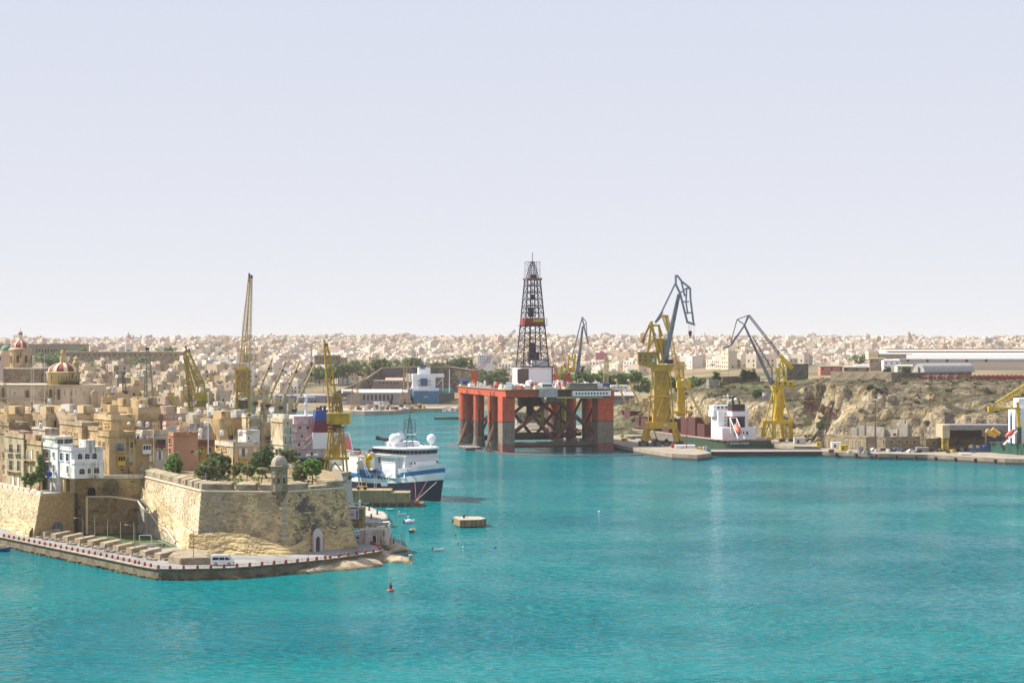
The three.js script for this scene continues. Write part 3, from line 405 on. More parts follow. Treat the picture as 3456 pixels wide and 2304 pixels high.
// ---------- houses of the walled town ----------
const AG=Math.PI/3;
const wm={};const wallM=(c,t=T.plaster)=>mat(c,0.92,t);
const WOOD={g:[0.03,0.16,0.10],w:[0.72,0.72,0.70],y:[0.55,0.36,0.05],r:[0.13,0.045,0.03],b:[0.10,0.22,0.32],k:[0.05,0.05,0.06],o:[0.5,0.24,0.06],s:[0.30,0.24,0.17],gr:[0.35,0.4,0.4]};
function house(name,label,x,y,d,col,wins=[],o={}){
const a=o.a??AG,L=V(-Math.cos(a),0,-Math.sin(a)),Rr=V(Math.sin(a),0,-Math.cos(a)),c=px(x[1],y[0],d),yb=o.base??EYE-(y[1]-CY)*d/F,top=c.y;
const len=(xx,D)=>{const k=(xx-CX)/F;return Math.max(0.4,(k*d-c.x)/(D.x+k*D.z));};
const ll=Math.min(len(x[0],L),o.maxL??30),lr=Math.min(len(x[2],Rr),o.maxR??30),at=V(c.x,yb,c.z),t=thing(name,label,o.cat??'house',at,o.group);
const P=(s,r,h=0)=>c.clone().setY(h).addScaledVector(L,s).addScaledVector(Rr,r),m=wallM(col,o.t),top0=o.trim?wallM(o.trim):m,ph=o.ph??0.7;
const fp=ccw([P(0,0),P(ll,0),P(ll,lr),P(0,lr)]);
part('wall',loft(fp.map((p)=>V(p.x,yb,p.z)),fp.map((p)=>V(p.x,top-ph,p.z)),false),m,t);
part('roof',slab([P(0.1,0.1),P(ll-0.1,0.1),P(ll-0.1,lr-0.1),P(0.1,lr-0.1)],top-ph-0.3,top-ph),mat(o.roof??[0.55,0.49,0.42],0.95,T.concrete),t);
const ring=(s0,s1,r0,r1)=>slab([P(s0,r0),P(s1,r0),P(s1,r1),P(s0,r1)],top-ph-0.001,top);const w=0.28;
part('parapet',[ring(0,ll,0,w),ring(0,ll,lr-w,lr),ring(0,w,w,lr-w),ring(ll-w,ll,w,lr-w)],top0,t);
if(o.cornice!==0){const e=0.22,yy=top-ph-(o.cornice??0.1);part('cornice',slab([P(-e,-e),P(ll,-e),P(ll,lr),P(-e,lr)].map((p)=>p),yy-0.22,yy),top0,t);}
const faceN={l:V(-Math.sin(a),0,Math.cos(a)),r:V(Math.cos(a),0,Math.sin(a))};
const hit=(f,X,Y)=>{
const D=f==='l'?L:Rr,s=len(X,D),p=c.clone().addScaledVector(D,s),dz=-p.z;return[s,EYE-(Y-CY)*dz/F];};
for(const[f,x0,y0,x1,y1,k='w',cc='k']of wins){
const D=f==='l'?L:Rr,N=faceN[f],[sa,ya]=hit(f,(x0+x1)/2,y0),[,yb2]=hit(f,(x0+x1)/2,y1),s0=hit(f,f==='l'?x1:x0,y0)[0],s1=hit(f,f==='l'?x0:x1,y0)[0];
const W=Math.max(0.5,s1-s0),H=ya-yb2,o2=c.clone().setY(yb2).addScaledVector(D,s0+W/2),ry=Math.atan2(N.x,N.z);
const bxx=(w,h,dp,dx,dy,off)=>{const p=o2.clone().addScaledVector(V(Math.cos(ry),0,-Math.sin(ry)),dx).addScaledVector(N,off);return box(w,h,dp,p.x,p.y+dy,p.z,ry);};
const colr=mat(WOOD[cc]??WOOD.k,0.7),st=mat(o.frame??col.map((v)=>Math.min(0.75,v*1.12)),0.9),wn=(k==='a')?'arched_window':k==='D'?'door':k==='S'?'shutter':k==='G'?'enclosed_balcony':k==='B'?'balcony':'window';
if(k==='w'||k==='a'){
const q=part(wn,[bxx(0.14,H+0.14,0.2,-W/2-0.07,0,0.06),bxx(0.14,H+0.14,0.2,W/2+0.07,0,0.06),bxx(W+0.5,0.16,0.3,0,-0.16,0.1),...(k==='a'?[]:[bxx(W+0.28,0.16,0.2,0,H+0.14,0.06)])],st,t);
if(k==='a'){const s=new THREE.Shape();s.moveTo(-W/2,0);s.lineTo(W/2,0);s.lineTo(W/2,H-W/3);s.quadraticCurveTo(W/2,H,0,H);s.quadraticCurveTo(-W/2,H,-W/2,H-W/3);const g=G(new THREE.ExtrudeGeometry(s,{depth:0.1,bevelEnabled:false,curveSegments:5}));g.rotateY(ry);const p=o2.clone().addScaledVector(N,-0.04);g.translate(p.x,p.y,p.z);part('pane',g,glass,q);}
else part('pane',bxx(W,H,0.1,0,0,0),cc==='k'?glass:colr,q);
part('glazing_bar',[bxx(0.07,H*0.8,0.05,0,0,0.07),bxx(W,0.07,0.05,0,H*0.6,0.07)],mat(cc==='k'?[0.22,0.22,0.21]:WOOD[cc],0.7),q);
}else if(k==='D'){const q=part(wn,[bxx(0.16,H+0.16,0.2,-W/2-0.08,0,0.06),bxx(0.16,H+0.16,0.2,W/2+0.08,0,0.06),bxx(W+0.32,0.16,0.2,0,H+0.16,0.06)],st,t);part('leaf',bxx(W,H,0.1,0,0,0),colr,q);}
else if(k==='S'){const q=part('window',bxx(W*0.4,H,0.1,0,0,0.0),mat([0.16,0.13,0.1],0.7),t);for(const e of[-1,1])part('shutter',[0,1,2,3,4].map((i)=>bxx(W*0.3,H/5-0.04,0.08,e*W*0.35,i*H/5,0.06)),colr,q);}
else if(k==='G'){const q=part(wn,[bxx(W,H*0.45,0.9,0,0,0.45),bxx(W,0.2,1.0,0,H-0.2,0.5),bxx(0.12,H*0.5,0.9,-W/2+0.06,H*0.45,0.45),bxx(0.12,H*0.5,0.9,W/2-0.06,H*0.45,0.45),bxx(0.1,H*0.5,0.1,-W/6,H*0.45,0.86),bxx(0.1,H*0.5,0.1,W/6,H*0.45,0.86)],colr,t);for(let i=-1;i<2;i++)part('pane',bxx(W/3-0.14,H*0.4,0.06,i*W/3,H*0.47,0.8),glass,q);part('bracket',[bxx(0.2,0.5,0.7,-W/3,-0.5,0.35),bxx(0.2,0.5,0.7,W/3,-0.5,0.35)],st,q);}
else if(k==='B'){const q=part(wn,bxx(W,0.16,0.9,0,0,0.45),st,t);const rail=[bxx(W,0.06,0.06,0,1.0,0.86),bxx(W,0.06,0.06,0,0.2,0.86)];for(let i=0;i<=12;i++)rail.push(bxx(0.04,1.0,0.04,(i/12-0.5)*(W-0.1),0.1,0.86));part('railing',rail,colr,q);}
else if(k==='P')part('panel',bxx(W,H,0.12,0,0,0.02),colr,t);
}
ORG.set(t,at);return t;
}
const z3=(x,y)=>[x*0.2551,1380+y*0.2551],z4=(x,y)=>[500+x*0.2551,1380+y*0.2551];
const Wn=(zf,list)=>list.map(([f,x0,y0,x1,y1,k,c])=>[f,...zf(x0,y0),...zf(x1,y1),k,c]);
// front row, left to right
house('townhouse','grey stone house with tall pointed arch windows above the white terrace',[14,78,82],[1466,1642],531,[0.517,0.408,0.256],Wn(z3,[['l',118,465,160,575,'a'],['l',225,470,262,580,'a'],['l',120,680,165,812,'a'],['l',225,685,262,820,'a'],['l',90,560,160,585,'B'],['l',190,565,262,590,'B'],['l',80,800,270,822,'B'],['l',40,890,62,990,'D','s'],['l',155,900,180,1010,'D','w'],['l',225,905,250,1020,'D','w']]),{base:12.7});
house('townhouse','tan stone house with an iron balcony left of the climbing plant',[80,138,141],[1490,1650],520,[0.493,0.367,0.193],Wn(z3,[['l',338,560,358,660,'D','gr'],['l',400,545,425,660,'D','w'],['l',482,560,502,665,'w'],['l',335,640,450,680,'B'],['l',338,740,358,830,'w'],['l',400,750,420,840,'w'],['l',470,760,490,840,'w']]),{base:12.7});
house('corner_house','white painted corner house with arched windows standing on the shaded rampart',[194,240,346],[1510,1616],506,[0.78,0.78,0.77],Wn(z3,[['l',790,578,830,680,'a'],['l',872,588,910,688,'a'],['l',880,762,902,850,'w'],['r',1020,592,1082,668,'a'],['r',1117,592,1178,668,'a'],['r',1213,588,1274,662,'a']]),{frame:[0.75,0.75,0.74],ph:0.6});
house('house_extension','white lower bay with three brown arched windows on the corner of the white house',[240,250,349],[1552,1615],503.5,[0.78,0.78,0.748],Wn(z3,[['r',1040,790,1115,862,'a'],['r',1152,790,1195,855,'a'],['r',1232,782,1307,852,'a']]),{frame:[0.75,0.74,0.72]});
house('white_house','white house with a mint green roof terrace and laundry on red balconies',[139,193,250],[1498,1600],514,[0.78,0.78,0.759],Wn(z3,[['l',562,555,580,620,'w'],['l',605,575,640,640,'D','o'],['l',695,578,718,638,'w'],['l',555,655,668,690,'B','o'],['l',620,735,645,820,'a'],['l',695,745,718,840,'w'],['l',560,745,578,845,'w'],['l',540,850,840,905,'B','r']]),{base:12.7,frame:[0.75,0.75,0.72],maxR:6});
house('roof_pavilion','mint green roof room with dark openings and a flat white canopy',[141,186,246],[1474,1502],517,[0.55,0.726,0.638],Wn(z3,[['l',562,395,585,455,'w'],['r',745,400,830,465,'w'],['r',842,392,955,465,'w']]),{roof:[0.7,0.66,0.6],ph:0.3,maxR:7,trim:[0.72,0.62,0.5]});
house('roof_turret','small white stair tower on the roof of the white corner house',[265,288,320],[1485,1512],508,[0.78,0.78,0.78],Wn(z3,[['l',1058,440,1070,490,'P','gr']]),{ph:0.15,cornice:0});
house('ground_floor_house','yellow limestone basement storey with green shutters on the white terrace',[137,215,242],[1601,1662],512.5,[0.641,0.466,0.199],Wn(z3,[['l',563,952,583,1025,'D','g'],['l',612,958,632,1030,'D','g'],['l',702,970,722,1085,'D','g'],['l',778,980,800,1052,'D','g'],['r',868,920,920,1100,'a']]),{base:12.7,maxR:4,ph:0.1,cornice:0});
house('palazzo','weathered golden stone house with yellow and grey balconies',[328,367,457],[1457,1600],524,[0.53,0.391,0.199],Wn(z3,[['l',1305,430,1320,495,'w'],['l',1358,440,1375,505,'w'],['r',1530,455,1620,550,'S','b'],['r',1525,530,1640,570,'B'],['r',1715,440,1755,512,'w'],['r',1540,612,1640,745,'G','y'],['r',1712,615,1748,688,'w','gr'],['r',1725,762,1768,822,'D','y'],['r',1588,795,1640,822,'w']]),{base:16,ph:1.0});
house('terrace_house','golden house with a white enclosed balcony between the palazzo and the grey house',[455,457,517],[1478,1600],529,[0.542,0.385,0.162],Wn(z3,[['r',1870,470,1980,592,'G','w'],['r',1970,618,2005,690,'w','w'],['r',1850,755,1888,815,'D','gr'],['r',1968,752,2005,815,'D','w']]),{base:16,maxL:8});
house('terrace_house','pale grey house with a brown arched balcony and white shutters',[516,518,566],[1450,1600],532,[0.641,0.536,0.397],Wn(z3,[['r',2058,400,2170,508,'G','r'],['r',2068,560,2148,665,'S','w']]),{base:16,maxL:10,ph:1.0});
house('terrace_house','orange rendered house with one small square window and a blank front',[566,584,667],[1459,1590],540,[0.60,0.33,0.21],Wn(z4,[['l',272,390,298,460,'w'],['l',275,525,296,590,'w'],['r',558,548,596,582,'w']]),{base:16,t:T.road,trim:[0.6,0.33,0.18]});
house('terrace_house','ochre house with a dark red band under its roof beside the flagpole',[665,667,724],[1484,1590],546,[0.554,0.338,0.0732],Wn(z4,[['r',690,510,718,560,'w'],['r',795,508,830,570,'w']]),{base:16,maxL:10,trim:[0.22,0.085,0.06],ph:1.4});
house('villa','cream villa with balustraded roof terrace and white shutters behind the garden trees',[722,785,874],[1492,1590],541,[0.653,0.49,0.272],Wn(z4,[['l',895,470,935,522,'w'],['l',992,500,1005,550,'w'],['l',1018,505,1030,555,'w'],['l',1050,512,1063,570,'S','w'],['l',1080,520,1100,590,'S','w'],['r',1200,522,1310,625,'S','w'],['r',1195,620,1330,645,'B','s'],['r',1395,515,1420,555,'w','w'],['r',1205,680,1300,740,'P','y']]),{base:16,trim:[0.72,0.65,0.55],ph:0.9});
house('roof_house','white block house set back on the roof of the cream villa',[802,830,876],[1452,1500],548,[0.78,0.759,0.693],Wn(z4,[['r',1235,372,1270,405,'w']]),{ph:0.2,maxR:7});
house('apartment_house','tall cream house with two rows of blue balconies beside the ship',[913,953,987],[1413,1530],572,[0.726,0.627,0.44],Wn(z4,[['r',1832,165,1842,212,'w'],['r',1780,250,1788,335,'w','b'],['r',1808,248,1816,335,'w','b'],['r',1868,240,1876,330,'w','b'],['r',1785,300,1905,342,'B','b'],['r',1802,375,1812,465,'w','b'],['r',1866,372,1876,460,'w','b'],['r',1795,430,1905,475,'B','b']]),{base:14});
house('roof_house','plain cream stair block on top of the tall cream house',[911,958,975],[1399,1420],576,[0.748,0.682,0.55],[],{ph:0.2,cornice:0,maxL:8});
house('garden_annex','low cream annex at the foot of the tall cream house',[912,955,960],[1490,1530],566,[0.682,0.616,0.462],[],{base:14,maxR:3});
// second and third rows
house('townhouse','brown windowless block house behind the white roof block',[836,840,883],[1412,1470],560,[0.468,0.361,0.23],Wn(z4,[['r',1350,225,1450,265,'P','gr']]),{base:14,maxL:9});
house('townhouse','narrow cream slab house with a dark slot window under its roof',[815,829,846],[1396,1470],575,[0.77,0.627,0.418],Wn(z4,[['r',1270,66,1355,92,'w']]),{base:14,maxR:5});
house('townhouse','grey stained stone house in the gap left of the tall cream house',[880,883,915],[1425,1520],580,[0.444,0.361,0.23],Wn(z4,[['r',1530,250,1552,330,'w','gr'],['r',1572,280,1592,310,'w'],['r',1535,395,1570,415,'B','k'],['r',1570,390,1620,410,'B','k']]),{base:14,maxL:10});
house('townhouse','peach coloured house with three brown framed windows and a white glazed door',[702,706,812],[1415,1500],592,[0.704,0.462,0.275],Wn(z4,[['r',862,222,890,265,'w'],['r',990,225,1018,300,'D','w'],['r',1128,218,1152,265,'w']]),{base:14,frame:[0.6,0.33,0.22],maxL:12});
house('roof_house','peach coloured roof storey on the left end of the peach house',[701,706,742],[1399,1420],594,[0.704,0.462,0.275],Wn(z4,[['r',868,98,890,140,'w']]),{ph:0.2,maxL:9,frame:[0.6,0.33,0.22]});
house('townhouse','grey rendered house with a blank wall behind the orange house',[633,638,706],[1429,1480],575,[0.616,0.621,0.638],[],{base:14,maxL:8});
house('townhouse','grey roof house with a bright green door',[618,628,680],[1396,1432],598,[0.638,0.627,0.616],Wn(z4,[['r',655,122,697,190,'D','g'],['l',480,110,496,160,'w','o']]),{base:14,trim:[0.6,0.5,0.36]});
house('townhouse','cream house between the green door and the peach house',[678,680,706],[1397,1440],604,[0.66,0.517,0.341],[],{base:14,maxL:8});
house('townhouse','pale pink house with a white pergola frame above the grey house',[548,560,604],[1422,1462],566,[0.715,0.49,0.366],Wn(z4,[['r',240,235,360,300,'w','gr']]),{base:14});
house('townhouse','small pink house wall left of the grey blank house',[596,603,636],[1437,1470],560,[0.682,0.506,0.418],[],{base:14});
house('roof_house','cream roof house carrying a white solar water heater',[510,526,569],[1401,1428],600,[0.726,0.583,0.429],Wn(z4,[['l',60,126,73,175,'w','r']]),{base:14});
house('townhouse','sand coloured house under the solar heater',[455,512,540],[1424,1470],580,[0.715,0.525,0.314],Wn(z3,[['r',2010,225,2040,250,'w','s']]),{base:14});
house('roof_house','white roof house with laundry along its edge',[457,480,520],[1452,1482],535,[0.748,0.682,0.583],Wn(z3,[['l',1925,305,1960,345,'w']]),{base:14,maxR:6});
house('townhouse','big windowless olive stone block behind the town',[377,415,526],[1353,1430],640,[0.444,0.338,0.162],[['l',386,1371,391,1395,'w','s'],['l',394,1373,399,1397,'w','s'],['l',402,1374,407,1398,'w','s']],{base:16,cornice:0});
house('townhouse','yellow stone house with a round headed brown loggia window',[341,345,386],[1339,1400],655,[0.641,0.455,0.209],[['r',357,1358,374,1374,'a'],['r',352,1376,378,1382,'B','r']],{base:16,maxL:8});
house('townhouse','flat tan house behind the loggia house',[363,366,436],[1334,1400],680,[0.579,0.449,0.287],[],{base:16,maxL:10});
house('townhouse','bright yellow stone house with slim arched windows and a long blank side',[315,374,455],[1400,1480],566,[0.702,0.501,0.235],[['l',322,1422,326,1441,'a'],['l',330.5,1422,335,1438,'a'],['l',339,1423,343,1437,'a'],['l',353,1427,357,1437,'w','s'],['l',362,1428,366,1437,'w','s']],{base:14,trim:[0.66,0.51,0.29],ph:1.2});
house('townhouse','yellow house with a row of tall narrow openings',[273,318,372],[1390,1440],600,[0.69,0.49,0.23],[['l',281,1412,287,1427,'w','s'],['l',292,1402,296,1426,'w','s'],['l',298,1402,302,1426,'w','s'],['l',304,1403,308,1427,'w','s'],['l',310,1404,314,1428,'w','s']],{base:14,maxR:9});
house('townhouse','long tan house with three shuttered windows behind the white house',[199,275,330],[1425,1510],552,[0.579,0.437,0.256],[['l',210,1456,220,1466,'w','s'],['l',230,1458,239,1469,'w','s'],['l',249,1461,259,1477,'w','s']],{base:14,trim:[0.5,0.4,0.27]});
house('townhouse','cream house with a balustraded parapet left of the palazzo',[271,328,345],[1441,1510],545,[0.665,0.49,0.261],[],{base:14,trim:[0.62,0.49,0.28]});
house('townhouse','long sandy wall house below the church apse',[108,255,262],[1374,1430],625,[0.591,0.431,0.209],[['l',222,1367,233,1378,'w']],{base:16,cornice:0,maxR:8});
house('townhouse','tan house with a low front wall beneath the dark mast',[110,203,212],[1404,1470],590,[0.616,0.461,0.266],[['l',110,1433,114,1445,'w'],['l',119,1433,125,1444,'w']],{base:14,maxR:9});
house('townhouse','pinkish stone house with yellow balcony windows near the left edge',[62,104,116],[1376,1460],600,[0.579,0.402,0.261],[['l',76,1402,81,1417,'w','r'],['l',87,1412,99,1432,'G','y']],{base:14,maxR:8});
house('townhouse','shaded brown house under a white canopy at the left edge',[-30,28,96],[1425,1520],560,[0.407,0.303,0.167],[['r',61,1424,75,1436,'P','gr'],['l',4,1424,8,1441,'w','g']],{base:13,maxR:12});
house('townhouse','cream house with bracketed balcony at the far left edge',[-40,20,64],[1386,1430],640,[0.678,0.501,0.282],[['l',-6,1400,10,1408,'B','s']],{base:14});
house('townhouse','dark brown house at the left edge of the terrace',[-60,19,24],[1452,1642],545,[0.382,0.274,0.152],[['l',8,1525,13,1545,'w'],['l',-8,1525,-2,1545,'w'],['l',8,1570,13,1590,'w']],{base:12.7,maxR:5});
house('roof_house','pink roof rooms with a small dark window above the arched house',[26,62,104],[1456,1478],548,[0.69,0.49,0.376],[['l',91,1462,94,1470,'w'],['r',60,1466,66,1472,'w']],{base:14,cornice:0});
house('roof_house','brown stone roof house above the tan balcony house',[84,118,142],[1468,1500],534,[0.493,0.338,0.199],[['r',129,1478,134,1492,'w','r']],{base:14,cornice:0});
house('roof_house','white roofed low house with a round white water tank on it',[84,150,196],[1446,1478],552,[0.704,0.627,0.528],[],{base:14,roof:[0.72,0.66,0.58],maxR:9,ph:0.2});
// ---------- trees ----------
function leaves(lobes,n,size,cols,R,flat=1){
const P=[],C=[];const vol=lobes.map((l)=>l[3]*l[4]*l[5]**0.8),tot=vol.reduce((a,b)=>a+b);
lobes.forEach((l,li)=>{const m=Math.round(n*vol[li]/tot),clumps=Math.max(4,Math.round(m/26));
for(let k=0;k<clumps;k++){const th=R()*6.283,ph=Math.acos(2*R()-1),rr=0.62+0.4*Math.pow(R(),0.7),dx=Math.sin(ph)*Math.cos(th),dy=Math.cos(ph),dz=Math.sin(ph)*Math.sin(th),cx=l[0]+l[3]*rr*dx,cy=l[1]+l[4]*rr*dy,cz=l[2]+l[5]*rr*dz,cr=size*(1.3+1.6*R()),tc=cols[Math.floor(R()*cols.length)],f=0.75+0.5*R();
for(let q=0;q<26;q++){const g=()=>(R()+R()-1)*cr,x=cx+g(),y=cy+g()*0.8*flat,z=cz+g(),a=R()*6.283,t=(R()-0.5)*2,s=size*(0.6+0.8*R()),ux=Math.cos(a)*s,uz=Math.sin(a)*s,uy=(R()-0.5)*s,vx=-Math.sin(a)*s*0.5,vy=s*0.5*t,vz=Math.cos(a)*s*0.5;P.push(x-ux,y-uy,z-uz,x+vx,y+vy,z+vz,x+ux,y+uy,z+uz,x-ux,y-uy,z-uz,x+ux,y+uy,z+uz,x-vx*0.4,y-vy-s*0.3,z-vz*0.4);const j=f*(0.85+0.3*R());for(let v=0;v<6;v++)C.push(tc[0]*j,tc[1]*j,tc[2]*j);}}});
const g=raw(P);g.setAttribute('color',new THREE.Float32BufferAttribute(C,3));return g;
}
const leafM=new THREE.MeshPhysicalMaterial({vertexColors:true,roughness:0.95,transmission:0.4,thickness:0}),barkM=mat([0.13,0.10,0.07],0.95);
const GR={olive:[[0.075,0.085,0.045],[0.10,0.105,0.06],[0.055,0.07,0.03]],green:[[0.05,0.11,0.02],[0.085,0.16,0.03],[0.04,0.08,0.016]],dark:[[0.035,0.06,0.025],[0.05,0.08,0.03],[0.028,0.045,0.02]],grey:[[0.10,0.10,0.065],[0.13,0.12,0.08],[0.07,0.075,0.045]],far:[[0.06,0.085,0.04],[0.085,0.115,0.05],[0.045,0.065,0.035]]};
for(const k in GR)GR[k]=GR[k].map((c)=>[c[0]*2.1,c[1]*2.3,c[2]*1.2]);
let treeSeed=600;
function tree(name,label,base,lobesPx,d,n,size,cols,group,o={}){
const R=rng(treeSeed++),t=thing(name,label,'tree',base,group),lobes=lobesPx.map(([x0,y0,x1,y1,dz=0])=>{const c=px((x0+x1)/2,(y0+y1)/2,d+dz),k=(d+dz)/F/2;return[c.x,c.y,c.z,(x1-x0)*k,(y1-y0)*k,Math.min((x1-x0),90)*k*0.8];});
part('crown',leaves(lobes,n,size,cols,R),leafM,t);
const fork=base.clone().lerp(V(lobes[0][0],lobes[0][1],lobes[0][2]),0.45),r=o.r??0.22,tr=[bar(base.clone().setY(base.y-0.5),fork,r,7,r*0.7)];
for(const l of lobes){const e=V(l[0],l[1]+l[4]*0.2,l[2]),m=fork.clone().lerp(e,0.5).add(V((R()-0.5)*0.6,0.1,(R()-0.5)*0.6));tr.push(bar(fork,m,r*0.65,6,r*0.45),bar(m,e,r*0.45,5,r*0.15));for(let i=0;i<4;i++){const q=e.clone().add(V((R()-0.5)*l[3]*1.5,(R()-0.3)*l[4]*1.2,(R()-0.5)*l[5]*1.3));tr.push(bar(m,q,r*0.3,4,0.03));}}
part('trunk',tr,o.bark??barkM,t);return t;
}
function palm(name,label,base,top,nf,len,droop,cols,group,w=0.28){
const R=rng(treeSeed++),t=thing(name,label,'palm tree',base,group),P=[],C=[];
for(let i=0;i<nf;i++){const a=i*2.399,up=0.95-1.5*(i/nf),c=cols[i%cols.length],L=len*(0.85+0.3*R()),sx=Math.cos(a),sz=Math.sin(a),at=(k)=>V(top.x+sx*L*k*Math.cos(up*0.9),top.y+L*(k*Math.sin(up)-droop*k*k),top.z+sz*L*k*Math.cos(up*0.9));
for(let k=1;k<12;k++){const p=at(k/12),q=at((k+1)/12),ww=w*Math.sin(Math.min(1,0.25+k/10)*2.6)+0.05;for(const s of[-1,1]){const e=p.clone().lerp(q,0.9).add(V(-sz*s*ww,-0.12*ww-0.05,sx*s*ww));P.push(p.x,p.y,p.z,q.x,q.y,q.z,e.x,e.y,e.z);const j=0.75+0.5*R();for(let v=0;v<3;v++)C.push(c[0]*j,c[1]*j,c[2]*j);}}}
const g=raw(P);g.setAttribute('color',new THREE.Float32BufferAttribute(C,3));part('crown',g,leafM,t);
const tr=[];for(let i=0;i<9;i++)tr.push(bar(base.clone().lerp(top,i/9),base.clone().lerp(top,(i+1)/9),0.2-0.006*i,7,0.17-0.006*i));part('trunk',tr,mat([0.16,0.12,0.08],0.95),t);return t;
}
{
const g='trees in the bastion garden',b=(x,d)=>V((x-CX)*d/F,16.2,-d);
tree('garden_tree','bright green round tree by the corner of the grey house',b(577,514),[[552,1548,612,1604],[560,1530,598,1566,1],[576,1540,616,1590,-1]],514,5200,0.22,GR.green,g);
tree('garden_tree','large dull grey-green tree in front of the orange house',b(690,497),[[655,1560,730,1626],[672,1545,740,1600,2],[690,1590,750,1632,-1]],497,6500,0.24,GR.olive,g);
tree('garden_tree','dense dark green tree left of the cream villa',b(745,506),[[693,1527,760,1575,3],[725,1535,783,1590],[740,1570,780,1618,1]],506,6000,0.22,[...GR.dark,[0.05,0.1,0.02]],g);
tree('garden_tree','small grey olive tree with pale bent trunk below the villa',b(790,488),[[778,1566,812,1604],[790,1560,820,1590,1]],488,2600,0.2,GR.olive,g,{bark:mat([0.4,0.35,0.27],0.95)});
tree('garden_tree','small olive tree leaning right in the middle of the garden',b(828,486),[[812,1568,862,1606],[824,1562,850,1590,1]],486,2900,0.2,GR.olive,g,{bark:mat([0.36,0.31,0.24],0.95)});
tree('garden_tree','low flat-topped tree over the pale garden path',b(880,488),[[861,1577,910,1600]],488,1600,0.2,GR.grey,g);
tree('garden_tree','tall spreading dark pine left of the sentry turret',b(905,512),[[838,1545,900,1592],[850,1520,925,1570,2],[876,1500,928,1545,3],[895,1550,935,1600,0]],512,8200,0.23,GR.dark,g,{r:0.3});
tree('garden_tree','green tree crown right behind the sentry turret',b(960,530),[[922,1512,962,1560],[950,1515,1004,1562,1]],530,4200,0.23,[...GR.dark,...GR.olive],g);
tree('garden_tree','dull olive bushy tree right of the sentry turret',b(1010,488),[[985,1568,1036,1632],[990,1556,1030,1600,2]],488,4600,0.21,GR.olive,g);
tree('garden_tree','bright green umbrella-shaped tree at the right end of the garden',b(1052,486),[[1024,1552,1090,1602],[1030,1545,1075,1580,1]],486,5000,0.2,GR.green,g);
palm('fan_palm','short fan palm rising over the bright green round tree',b(591,508),px(593,1530,508),26,1.3,0.5,[[0.05,0.11,0.03],[0.08,0.14,0.04]],'palms in the bastion garden',0.3);
palm('fan_palm','slim fan palm against the orange wall',b(672,520),px(672,1524,520),26,1.3,0.5,[[0.06,0.14,0.03],[0.1,0.18,0.04]],'palms in the bastion garden',0.3);
palm('date_palm','yellowing date palm behind the sentry turret',b(1004,500),px(1005,1570,500),46,2.9,0.55,[[0.16,0.13,0.03],[0.11,0.11,0.035],[0.22,0.16,0.05]],'palms in the bastion garden',0.34);
tree('terrace_tree','dark bushy tree on the white terrace under the laundry',V((105-CX)*517/F,12.7,-517),[[73,1592,122,1638],[100,1590,150,1626,1]],517,4200,0.2,[...GR.dark,...GR.green],'trees on the terrace');
tree('climbing_plant','tall climbing plant up the wall left of the white house',V((133-CX)*516/F,12.7,-516),[[124,1530,146,1592],[122,1570,143,1625]],516,3000,0.2,[...GR.green,...GR.dark],'trees on the terrace');
const R=rng(61),sh=[];for(let i=0;i<46;i++){const s=560+520*R(),d=484+26*R();const p=V((s-CX)*d/F,16.3,-d);if(d<486&&s<700)continue;sh.push([p.x,p.y+0.3,p.z,0.7+0.9*R(),0.5+0.4*R(),0.6+0.4*R()]);}
const o=single('garden_shrubs','low shrubs and hedges scattered between the garden trees','shrubs',leaves(sh,6500,0.17,[...GR.olive,...GR.green,[0.16,0.14,0.06]],R),leafM,V(-60,16.3,-495));o.userData.kind='stuff';
const bed=(x,y,w,h,label,c)=>single('stone_planter',label,'planter',[box(w,h,0.6,0,0,0),box(w+0.15,0.14,0.75,0,h,0)].map((g)=>{const p=px(x,y,479);g.translate(p.x,16.3,p.z);return g;}),mat(c,0.9,T.plaster),px(x,y,479).setY(16.3));
bed(840,1622,1.6,0.9,'low round-edged stone planter left of the pale bent trunk',[0.5,0.4,0.24]);bed(886,1621,1.9,1.0,'stone planter between the pine and the turret',[0.52,0.42,0.25]);bed(872,1629,4.6,0.4,'long pale stone kerb seat left of the turret',[0.6,0.5,0.36]);
}
